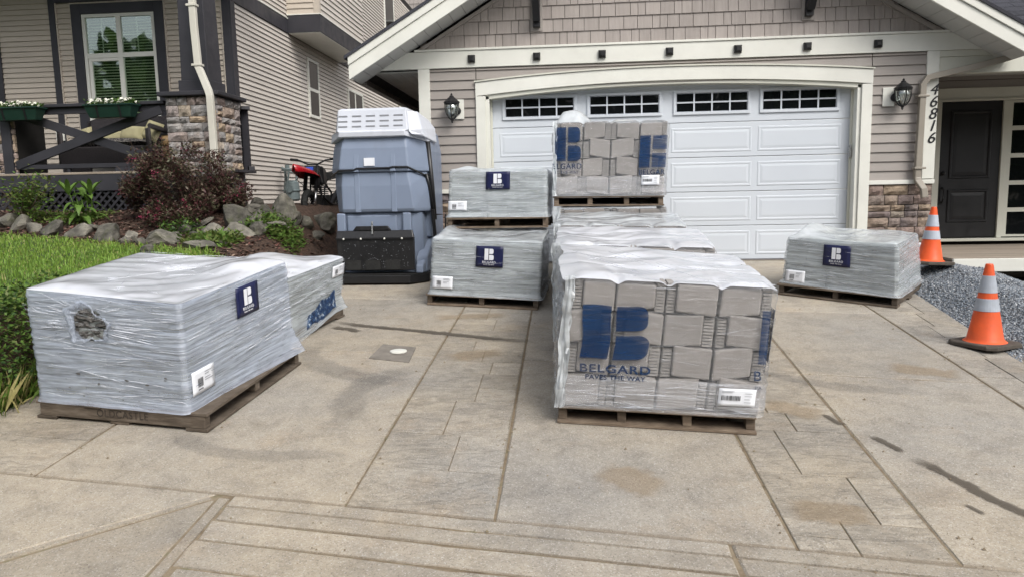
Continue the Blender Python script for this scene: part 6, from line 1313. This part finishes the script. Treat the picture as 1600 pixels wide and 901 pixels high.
# bunched film hanging down the left corner
def bunch(H, parent, u0, u1, v, seed, mat, name='bunched_film', amp=.03):
    P = []
    for j in range(46):
        w = 1.02 - 1.02 * j / 45; P.append([tuple(H.P(u0 + (u1 - u0) * i / 9, v, w) + Vector((amp * .6 * noise.noise((i * .8, w * 7, seed)), -.02 + amp * noise.noise((i * .9, w * 5, seed + 2)) + amp * .5 * noise.noise((i * 2.1, w * 16, seed)), 0))) for i in range(10)])
    m = MB(); m.grid(P); o = m.build(name, mat, parent, smooth=True); uvl = o.data.uv_layers.new(name='UVMap')
    for lp in o.data.loops: k = lp.vertex_index; uvl.data[lp.index].uv = ((k % 10) * .012, (k // 10) * .02)
bunch(HF, b, -.035, .018, -.012, 3.3, MAT['film_topgrey'], amp=.032)
# ---- the row behind it
for (fl, fr, br, bl, h0, h1, plab, blab, sd_) in (
    ((-.13, 5.28), (.985, 5.15), (1.02, 6.18), (-.10, 6.28), .82, .80, 'pallet under the second bundle of the middle row, hidden behind the big front bundle', 'second bundle of the middle row, its white film top showing behind the big front bundle', 5),
    ((-.15, 6.42), (.955, 6.30), (1.0, 7.32), (-.12, 7.40), .82, .81, 'pallet under the third bundle of the middle row', 'third bundle of the middle row, its grey film top just below the raised bundle', 6)):
    H = Hex([Gp(*fl, .107), Gp(*fr, .107), Gp(*br, .107), Gp(*bl, .107)], [Gp(*fl, h0), Gp(*fr, h1), Gp(*br, h1), Gp(*bl, h0)]); pallet(plab, [fl, fr, br, bl], .105, on_ground, 'v', False, 'wood', 4, sd_)
    b = bundle(blab, H, G2); blocks(H, b, sd_ + 10, low=2); wrap(H, b, MAT['film_clear'], MAT['film_top'] if sd_ == 5 else MAT['film_topgrey'], amp=.006, left_amp=.03, seed=sd_ * 1.7, rows=30, base=.014, r=.07, scallop=(0, .235, .49, .745, 1), topf=lambda u, v: .012 * math.sin(u * 8 + v * 5) - .03 * max(0, u + v - 1.7))
    bunch(H, b, -.035, .02, -.012, sd_, MAT['film_topgrey'])
q4 = [(-.17, 7.5), (.93, 7.46), (.96, 8.55), (-.15, 8.6)]; pallet('pallet at the bottom of the rear stack by the garage door', q4, .105, on_ground, 'v', False, 'wood', 4, 9)
H = Hex([(x, y, gz(y) + .107) for x, y in q4], [(x, y, .715) for x, y in q4]); b = bundle('lower bundle of the rear stack, directly below the raised bundle with blue logos', H, G2); blocks(H, b, 23, ears=True); wrap(H, b, MAT['film_clear'], MAT['film_topgrey'], rows=24, per=30, left_amp=.03, seed=6.1, dip=.004); bunch(H, b, -.035, .02, -.012, 8, MAT['film_topgrey'])
HU = Hex([(-.205, 7.5, .843), (.895, 7.45, .830), (.92, 8.55, .84), (-.18, 8.6, .85)], [(-.19, 7.5, 1.585), (.94, 7.45, 1.57), (.95, 8.5, 1.57), (-.18, 8.55, 1.58)])
pallet('raised pallet under the topmost bundle in front of the garage door', [(-.215, 7.49), (.895, 7.44), (.92, 8.55), (-.18, 8.6)], .105, lambda x, y: .7355 - .011 * (x + .2), 'v', True, 'wood', 4, 12)
b = bundle('topmost raised bundle of grey wall blocks with two blue film logos', HU, G2); blocks(HU, b, 8, cols=(0, .25, .50, .755, 1))
wrap(HU, b, MAT['film_clear'], MAT['film_topgrey'], amp=.005, left_amp=.02, right_amp=.01, seed=2.2, base=.020, r=.06, scallop=(0, .25, .50, .755, 1), dip=.0, topf=lambda u, v: .115 * math.exp(-((u - .15) / .15) ** 4 - ((v - .30) / .35) ** 4) + .01 * math.sin(u * 13))
UF = HU.face('F'); creases(UF, b, 34, 25, a=(.01, .99), b=(.02, .27), off=.030); creases(UF, b, 10, 26, b=(.27, .97), off=.026, wid=(.001, .003), slope=.05)
mark(UF, .0, .235, .475, .93, .031, MAT['blueprint'], b, thick=.0005); face_text(UF, .112, .40, .032, 'ELGARD', .075, MAT['blueprint'], b, bold=.0012, spacing=1.1, width=1.0); face_text(UF, .112, .318, .032, 'ES THE WAY', .042, MAT['blueprint'], b, spacing=1.02)
mark(UF, .76, .985, .37, .80, .031, MAT['blueprint'], b, thick=.0005, part=(0,)); m = MB()
for z0, z1 in ((.375, .565), (.615, .80)): m.add([UF(.873, z0, .0315), UF(.998, z0, .0315), UF(.998, z1, .0315), UF(.873, z1, .0315)], [(0, 1, 2, 3)])
m.build('printed_mark', MAT['blueprint'], b); face_text(UF, .877, .308, .032, 'BELGAR', .07, MAT['blueprint'], b, bold=.0012, spacing=1.05); paper_label(UF, .79, .95, .14, .272, .030, b, 'bars')
wrap(HU, b, MAT['film_band'], None, w1=.26, rows=16, amp=.006, seed=3.9, base=.026, name='bottom_band')
bunch(HU, b, -.02, .02, -.012, 15, MAT['film_topgrey'], amp=.02); bunch(H, b, -.05, .0, -.03, 17, MAT['film_topgrey'], 'hanging_film')
# ---- pair of paver bundles left of it
HL = Hex([Gp(-1.425, 6.92, .115), Gp(-.335, 6.67, .10), Gp(-.29, 7.6, .10), Gp(-1.38, 7.85, .115)], [Gp(-1.385, 6.91, .65), Gp(-.304, 6.67, .625), Gp(-.27, 7.6, .64), Gp(-1.36, 7.85, .66)])
pallet('pallet on the driveway under the lower of the two stacked paver bundles', [(-1.46, 6.93), (-.35, 6.665), (-.29, 7.6), (-1.40, 7.86)], .112, on_ground, 'v', False, 'wood', 3, 21)
b = bundle('lower of the two stacked paver bundles between the plastic shelter and the block row', HL, G1); pavers(HL, b, 5, 8, 2); wrap(HL, b, MAT['film_grey'], MAT['film_topgrey'], amp=.006, seed=3.1, flare=.03, topf=lambda u, v: .012 * math.sin(5 * u + 2) + .04 * math.exp(-((u - .06) / .10) ** 2 - ((v - .5) / .4) ** 2), dip=.0)
LFm = HL.face('F'); creases(LFm, b, 70, 11, off=.012); creases(LFm, b, 14, 31, off=.026, wid=(.001, .003)); creases(HL.face('R'), b, 60, 12, off=.012); creases(topface(HL), b, 14, 13, off=.02, slope=.4)
navy_label(LFm, .42, .665, .54, .915, .017, b, .27); paper_label(LFm, .025, .215, .11, .335, .017, b)
HM = Hex([(-1.31, 7.45, .645), (-.285, 7.35, .635), (-.25, 8.3, .66), (-1.26, 8.4, .66)], [(-1.285, 7.45, 1.13), (-.278, 7.35, 1.118), (-.25, 8.3, 1.12), (-1.24, 8.4, 1.135)])
pallet('pallet resting on the lower paver bundle under the upper one', [(-1.325, 7.44), (-.28, 7.34), (-.25, 8.3), (-1.26, 8.4)], .112, lambda x, y: .527 + (y - 7.4) * .012, 'v', True, 'wood', 3, 22)
b = bundle('upper of the two stacked paver bundles in front of the left door casing', HM, G1); pavers(HM, b, 5, 8, 3); wrap(HM, b, MAT['film_grey'], MAT['film_topgrey'], amp=.006, seed=4.7, flare=.03, dip=.0, topf=lambda u, v: .03 * math.exp(-((u - .2) / .12) ** 2 - ((v - .1) / .2) ** 2) + .006 * math.sin(u * 17))
MF = HM.face('F'); creases(MF, b, 70, 14, off=.012); creases(MF, b, 14, 32, off=.026, wid=(.001, .003)); creases(HM.face('R'), b, 50, 15, off=.012)
navy_label(MF, .385, .632, .58, .952, .017, b, .255); paper_label(MF, .0, .19, .15, .345, .017, b)
# ---- right-hand bundle
HR = Hex([Gp(2.04, 7.31, .115), Gp(2.865, 6.66, .10), Gp(3.41, 7.42, .10), Gp(2.58, 8.05, .115)], [Gp(2.085, 7.32, .555), Gp(2.84, 6.64, .57), Gp(3.33, 7.35, .57), Gp(2.62, 8.02, .56)])
pallet('pallet beside the gravel pile under the lone paver bundle', [(1.994, 7.266), (2.86, 6.652), (3.43, 7.44), (2.56, 8.07)], .108, on_ground, 'v', False, 'wooddark', 3, 23)
b = bundle('lone low paver bundle beside the gravel pile, right of the block row', HR, G1); pavers(HR, b, 5, 7, 5); wrap(HR, b, MAT['film_grey'], MAT['film_topgrey'], amp=.007, seed=5.9, flare=.03, topf=lambda u, v: .075 * math.exp(-((u - .10) / .12) ** 2 - ((v - .55) / .35) ** 2) + .012 * math.sin(u * 7 + v * 3))
RR = HR.face('F'); creases(RR, b, 70, 16, off=.013); creases(RR, b, 14, 33, off=.026, wid=(.001, .003)); creases(HR.face('R'), b, 50, 17, off=.013); creases(topface(HR), b, 14, 18, off=.02, slope=.4)
navy_label(RR, .367, .611, .475, .908, .017, b, .26); paper_label(RR, .035, .215, .04, .30, .017, b)
# ---- the two on the left
HB = Hex([Gp(-3.262, 4.02, .107), Gp(-2.209, 3.82, .107), Gp(-2.07, 5.05, .125), Gp(-3.2, 5.25, .12)], [Gp(-3.29, 4.02, .785), Gp(-2.212, 3.82, .735), Gp(-2.095, 5.07, .755), Gp(-3.42, 5.4, .785)])
pl = pallet('long dark pallet with stencilled front board under the torn white bundle', [(-3.278, 4.005), (-2.087, 3.80), (-2.02, 5.055), (-3.22, 5.26)], .112, on_ground, 'u', False, 'wooddark', 3, 31)
HPb = Hex([Gp(-3.278, 4.005, .002), Gp(-2.087, 3.80, .002), Gp(-2.02, 5.055, .002), Gp(-3.22, 5.26, .002)], [Gp(-3.278, 4.005, .112), Gp(-2.087, 3.80, .112), Gp(-2.02, 5.055, .112), Gp(-3.22, 5.26, .112)]); PF = HPb.face('F'); face_text(PF, .52, .56, .003, 'OLDCASTLE', .062, MAT['faintink'], pl, spacing=1.1); m = MB(); HPb.box(m, .0, 1.0, -.0005, .008, .84, .995); m.build('edge_board', MAT['wooddark'], pl)
b = bundle('large torn bundle in milky film at the left front, on the long dark pallet', HB, G1); pavers(HB, b, 6, 8, 7, right=5)
def hole_top(u, v): return .02 * math.sin(u * 5 + v * 3) + .045 * math.exp(-((u - .82) / .16) ** 2 - ((v - .72) / .16) ** 2) - .02 * math.exp(-((u - .45) / .2) ** 2 - ((v - .55) / .2) ** 2) - .03 * max(0, .25 - u) * 2 * v
wrap(HB, b, MAT['film_white'], MAT['film_top'], amp=.009, seed=7.7, flare=.02, rows=64, per=64, topf=hole_top, hole=lambda u, w: ((u - .415) / .105) ** 2 + ((w - .745) / .145) ** 2 < 1, drape=lambda u, v, w: (.12 * max(0, (u - .5) * 2) * max(0, v - .25) ** 1.5 * (.25 - w) / .25, 0, -.015 * max(0, v - .2) * (.25 - w) / .25 * (u > .5)))
BR = HB.face('R'); creases(BR, b, 110, 19, b=(.2, .99), off=.013, L=(.2, .8), slope=.03); creases(HB.face('F'), b, 120, 20, off=.014, L=(.1, .6), wid=(.002, .005)); creases(HB.face('F'), b, 80, 21, off=.016, focus=(.415, .745), wid=(.002, .006)); creases(topface(HB), b, 24, 22, off=.012, L=(.15, .6), slope=.5, wid=(.002, .006))
navy_label(BR, .43, .64, .64, .945, .018, b, .26); paper_label(BR, .03, .20, .13, .35, .017, b)
BF = HB.face('F'); R6 = random.Random(5)                    # the tear: a ragged opening with broken pavers behind it and rolled-back film round it
def tearpt(t, k): 
    rr = (.122 + .014 * math.sin(3 * t + 2.2) + .012 * math.sin(5 * t) + .022 * noise.noise((math.cos(t) * 3, math.sin(t) * 3, 6)) + .012 * noise.noise((math.cos(t) * 9, math.sin(t) * 9, 6))) * k; return (.415 + rr * math.cos(t) * .95, .745 + rr * math.sin(t) * 1.25 - .02 * math.cos(t))
MAT['broken'] = pmat('broken_paver', [(.3, (.055, .052, .048)), (.55, (.12, .115, .108)), (.75, (.20, .19, .18))], 16, 8, stretch=(1, 1, 2.5), rough=.95, bump=.9, bscale=40, bdist=.03)
m = MB(); m.grid([[BF(*tearpt(2 * math.pi * i / 40, k), .000 + .040 * noise.noise((math.cos(6.283 * i / 40) * k * 2, math.sin(6.283 * i / 40) * k * 6, 2)) * (1 if k < .95 else .3)) for i in range(41)] for k in (.02, .1, .2, .3, .4, .5, .6, .7, .8, .9, 1.0)]); m.build('exposed_pavers', MAT['broken'], b)
P = []
for k in range(5):
    t_ = k / 4; row = []
    for i in range(81):
        t = 2 * math.pi * i / 80; kk = .94 + .16 * t_ + .10 * noise.noise((t * 5, t_ * 2, 1)) + .05 * noise.noise((t * 19, 3, 1)) + (.30 * t_ * max(0, -math.cos(t))); a_, b_ = tearpt(t, kk); row.append(BF(a_, b_, .012 + .009 * math.sin(math.pi * (t_ * .9 + .05)) + .010 * noise.noise((t * 14, t_ * 2, 4)) + .006 * noise.noise((t * 40, t_ * 2, 1))))
    P.append(row)
m = MB(); m.grid(P); o = m.build('torn_film_edge', MAT['film_white'], b, smooth=True); uvl = o.data.uv_layers.new(name='UVMap')
for lp in o.data.loops: k = lp.vertex_index; uvl.data[lp.index].uv = ((k % 81) * .02, (k // 81) * .02)
for _ in range(16):                                        # small punctures and muddy scuffs
    a_, b_ = R6.uniform(.2, .9), R6.uniform(.08, .33); m = MB(); s = R6.uniform(.004, .014); m.add([BF(a_ + s * math.cos(t) * R6.uniform(.6, 1.6), b_ + s * math.sin(t) * R6.uniform(.4, 1), .022) for t in (0, 1, 2, 3, 4, 5)], [(0, 1, 2, 3, 4, 5)]); m.build('film_hole', MAT['broken'], b)
H2 = Hex([Gp(-3.5, 5.5, .10), Gp(-2.37, 5.33, .10), Gp(-2.17, 6.47, .10), Gp(-3.3, 6.68, .10)], [Gp(-3.48, 5.5, .53), Gp(-2.29, 5.33, .55), Gp(-2.13, 6.49, .55), Gp(-3.3, 6.68, .53)])
pallet('pallet mostly hidden under the second left bundle with crumpled blue print', [(-3.5, 5.52), (-2.35, 5.35), (-2.155, 6.5), (-3.3, 6.7)], .098, on_ground, 'v', False, 'wooddark', 3, 33)
b = bundle('second bundle behind the torn one, with a crumpled blue print low on its side', H2, G1); pavers(H2, b, 6, 5, 9, right=6, mat='paver')
wrap(H2, b, MAT['film_grey'], MAT['film_top'], amp=.009, seed=8.8, flare=.02, topf=lambda u, v: .10 * math.exp(-((u - .62) / .35) ** 2 - ((v - .55) / .35) ** 2) + .015 * math.sin(u * 9 + v * 5), drape=lambda u, v, w: (.04 * max(0, (u - .5) * 2) * (.25 - w) / .25, 0, -.20 * max(0, (u - .5) * 2) * max(0, .8 - v) * (.25 - w) / .25))
R2F = H2.face('R'); creases(R2F, b, 120, 23, b=(.3, .98), off=.014); creases(topface(H2), b, 20, 24, off=.03, slope=.5)
paper_label(R2F, .78, .975, .68, .90, .018, b)
MAT['bluecrumple'] = pmat('crumpled_blue_print', [(.30, (.008, .018, .045)), (.5, (.014, .038, .10)), (.58, (.04, .08, .15)), (.68, (.35, .40, .47))], 20, 4, stretch=(1.2, 1.2, 1.2), rough=.35, bump=.6, bscale=26, bdist=.03)
P = []
for i in range(18):
    row = []
    for j in range(12):
        a_, b_ = i / 17, j / 11; t = max(.0, min(1, a_)); lo = -.09 + .16 * t + .05 * math.sin(t * 9); hi = .22 + .20 * t - .16 * (1 - t) ** 3 + .03 * math.sin(t * 14); row.append(R2F(.40 + .42 * a_, lo + (hi - lo) * b_, .055 - .03 * b_ + .012 * noise.noise((a_ * 7, b_ * 5, 3))))
    P.append(row)
m = MB(); m.grid(P); m.build('crumpled_print', MAT['bluecrumple'], b, smooth=True)
# ================================================================ GRAVEL, CONES, SMALL THINGS
def gravel_z(x, y):
    e = xl(7, y) - .02; d = x - e; h = float(np.interp(d, [-.2, 0, .25, .5, .9, 1.3, 2.2, 3.2, 6], [-.06, 0, .10, .18, .13, -.02, -.16, -.28, -.4]))
    z = gz(y) - .012 + h * sstep(4.6, 7.0, y) + .025 * noise.noise((x * 2.5, y * 2.5, 1)) * sstep(0, .3, d)
    return z - .42 * max(0, y - 7.95) * sstep(.25, .9, d)
xs = np.arange(2.85, 9.5, .09); ys = np.arange(2.0, 9.15, .09)
MAT['gravelbase'] = pmat('gravel_bed', [(.3, (.05, .055, .06)), (.7, (.11, .115, .125))], 60, 4, rough=.95, bump=.8, bscale=120)
keepf = []; V = [(x, y, gravel_z(x, y)) for x in xs for y in ys]; nY = len(ys)
for i in range(len(xs) - 1):
    for j in range(nY - 1):
        if xs[i] > xl(7, ys[j]) - .12: keepf.append((i * nY + j, (i + 1) * nY + j, (i + 1) * nY + j + 1, i * nY + j + 1))
tag(fast_mesh('gravel_bed', V, keepf, MAT['gravelbase'], None, smooth=True), kind='structure')
r_ = np.random.RandomState(9); ico = np.array([(1, 0, 0), (-1, 0, 0), (0, 1, 0), (0, -1, 0), (0, 0, 1), (0, 0, -1)], float); icof = np.array([(0, 2, 4), (2, 1, 4), (1, 3, 4), (3, 0, 4), (2, 0, 5), (1, 2, 5), (3, 1, 5), (0, 3, 5)])
N_ = 58000; gx = []; gy = []
while len(gx) < N_:
    y = 2.4 + r_.rand() * 6.6; x = xl(7, y) + abs(r_.randn()) * 1.0 - .05 + (r_.randn() * .12 if r_.rand() < .08 else 0)
    if x < 6.5: gx.append(x); gy.append(y)
gx = np.array(gx); gy = np.array(gy); gzv = np.array([gravel_z(a, b_) for a, b_ in zip(gx, gy)]); sz = .0042 + .006 * r_.rand(N_) ** 1.5
Vv = np.einsum('nij,kj->nki', np.linalg.qr(r_.randn(N_, 3, 3))[0], ico) * (1 + .45 * r_.randn(N_, 6, 1).clip(-1, 1)) * sz[:, None, None] + np.c_[gx, gy, gzv + sz * .35][:, None, :]
F_ = (icof[None] + (np.arange(N_) * 6)[:, None, None]).reshape(-1, 3); MAT['gravel'] = [pmat('gravel_%s' % k, [(.3, c), (.7, tuple(q * 1.35 for q in c))], 40, rough=.85, bump=.2, bscale=300) for k, c in (('blue', (.16, .185, .215)), ('grey', (.25, .265, .28)), ('dark', (.07, .08, .095)), ('pale', (.44, .45, .46)))]
fast_mesh('gravel', Vv.reshape(-1, 3), F_, MAT['gravel'], None, 'stuff', np.repeat(r_.choice(4, N_, p=[.44, .40, .09, .07]), 8))
MAT['orange'] = pmat('cone_orange', [(.3, (.74, .085, .014)), (.7, (.82, .115, .022))], 5, rough=.5, bump=.05, dirt=.42); MAT['reflect'] = pmat('reflective_band', [(.3, (.38, .42, .48)), (.7, (.46, .50, .56))], 5, rough=.4, bump=.1, bscale=200, dirt=.4)
def cone(label, x, y, z, H, rot, tiltx=0.0, tilty=0.0):
    C_ = thing('traffic_cone', label, 'traffic cone', (x, y, z), 'orange traffic cones'); R0 = .118; R1 = .026; zb = .035; M = Matrix.Translation((x, y, z)) @ Matrix.Rotation(tiltx, 4, 'X') @ Matrix.Rotation(tilty, 4, 'Y') @ Matrix.Rotation(rot, 4, 'Z')
    def tr(m): m.v = [tuple(M @ Vector(v)) for v in m.v]; return m
    rr = lambda t: R0 + (R1 - R0) * t
    m = MB(); a = .185; c = .05; pl_ = [(-a + c, -a), (a - c, -a), (a, -a + c), (a, a - c), (a - c, a), (-a + c, a), (-a, a - c), (-a, -a + c)]; m.loft([[(p, q, 0) for p, q in pl_], [(p, q, .022) for p, q in pl_], [(p * .96, q * .96, .032) for p, q in pl_]]); tr(m).build('base', MAT['conebase'], C_, bevel=.004)
    def ring(name, t0, t1, mat, e=0.0, closed=False):
        m = MB(); pr = [(rr(t0) + e, zb + H * t0)] + [(rr(t0 + (t1 - t0) * k / 4) + e, zb + H * (t0 + (t1 - t0) * k / 4)) for k in range(1, 5)]
        if closed: pr += [(R1 * .8, zb + H * t1 + .008), (R1 * .4, zb + H * t1 + .006)]
        m.lathe((0, 0, 0), pr, 28); tr(m).build(name, mat, C_, smooth=False)
    m = MB(); m.lathe((0, 0, 0), [(R0 + .028, .03), (R0 + .012, .040), (rr(0), zb + .02), (rr(.36), zb + H * .36)], 28); o = tr(m).build('body', MAT['orange'], C_, smooth=True); o.modifiers.new('edge', 'EDGE_SPLIT')
    ring('body', .36, 1.0, MAT['orange'], closed=True)
    for t0, t1 in ((.405, .565), (.645, .86)):
        m = MB(); m.lathe((0, 0, 0), [(rr(t0) + .0005, zb + H * t0 - .001), (rr(t0) + .003, zb + H * t0), (rr(t1) + .003, zb + H * t1), (rr(t1) + .0005, zb + H * t1 + .001)], 28); tr(m).build('reflective_band', MAT['reflect'], C_)
MAT['conebase'] = pmat('cone_base_rubber', [(.3, (.05, .042, .034)), (.7, (.10, .085, .07))], 8, rough=.9, bump=.4, bscale=120)
cone('nearer traffic cone standing on the driveway edge against the gravel', 3.0, 5.50, gz(5.5) + .004, .555, rad(28)); cone('farther traffic cone at the stone base by the front step, behind the gravel', 3.64, 7.76, .075, .54, rad(10), .0, rad(2))
tp = thing('white_pail', 'white plastic pail behind the farther cone at the corner of the stone base', 'pail', (3.98, 8.7, -.06)); m = MB(); m.lathe((3.98, 8.72, -.06), [(.125, 0), (.14, .25), (.148, .255), (.148, .275), (.13, .28)], 20); m.build('tub', MAT['cardwhite'], tp); m = MB(); m.tube([(3.98 + .15 * math.cos(t), 8.72 - .06, .19 - .14 * math.sin(t)) for t in np.linspace(0, math.pi, 12)], .004, 5); m.build('handle', MAT['steel'], tp)
# far tree line across the street: seen only as the reflections in the windows
r_ = np.random.RandomState(4); n = 22000; tx = r_.uniform(-55, 55, n); ty = -26 - r_.rand(n) * 12; top = 12 + 4 * np.array([noise.noise((x * .12, 3, 1)) for x in tx]) + 2 * np.array([noise.noise((x * .5, 7, 1)) for x in tx]); tz = -1.2 + (top + 1.2) * r_.rand(n) ** .8
c = np.c_[tx, ty, tz]; d1 = r_.randn(n, 3); d1 /= np.linalg.norm(d1, axis=1)[:, None]; d2 = np.cross(d1, r_.randn(n, 3)); d2 /= np.linalg.norm(d2, axis=1)[:, None]; s = (.35 + .6 * r_.rand(n))[:, None]
V = np.stack([c - d1 * s, c + d2 * s * .6, c + d1 * s, c - d2 * s * .6], 1).reshape(-1, 3); F = np.arange(n * 4).reshape(-1, 4); fast_mesh('far_woods', V, F, [MAT['leafdark'], MAT['leaf']], None, 'stuff', (r_.rand(n) > .7).astype(int))
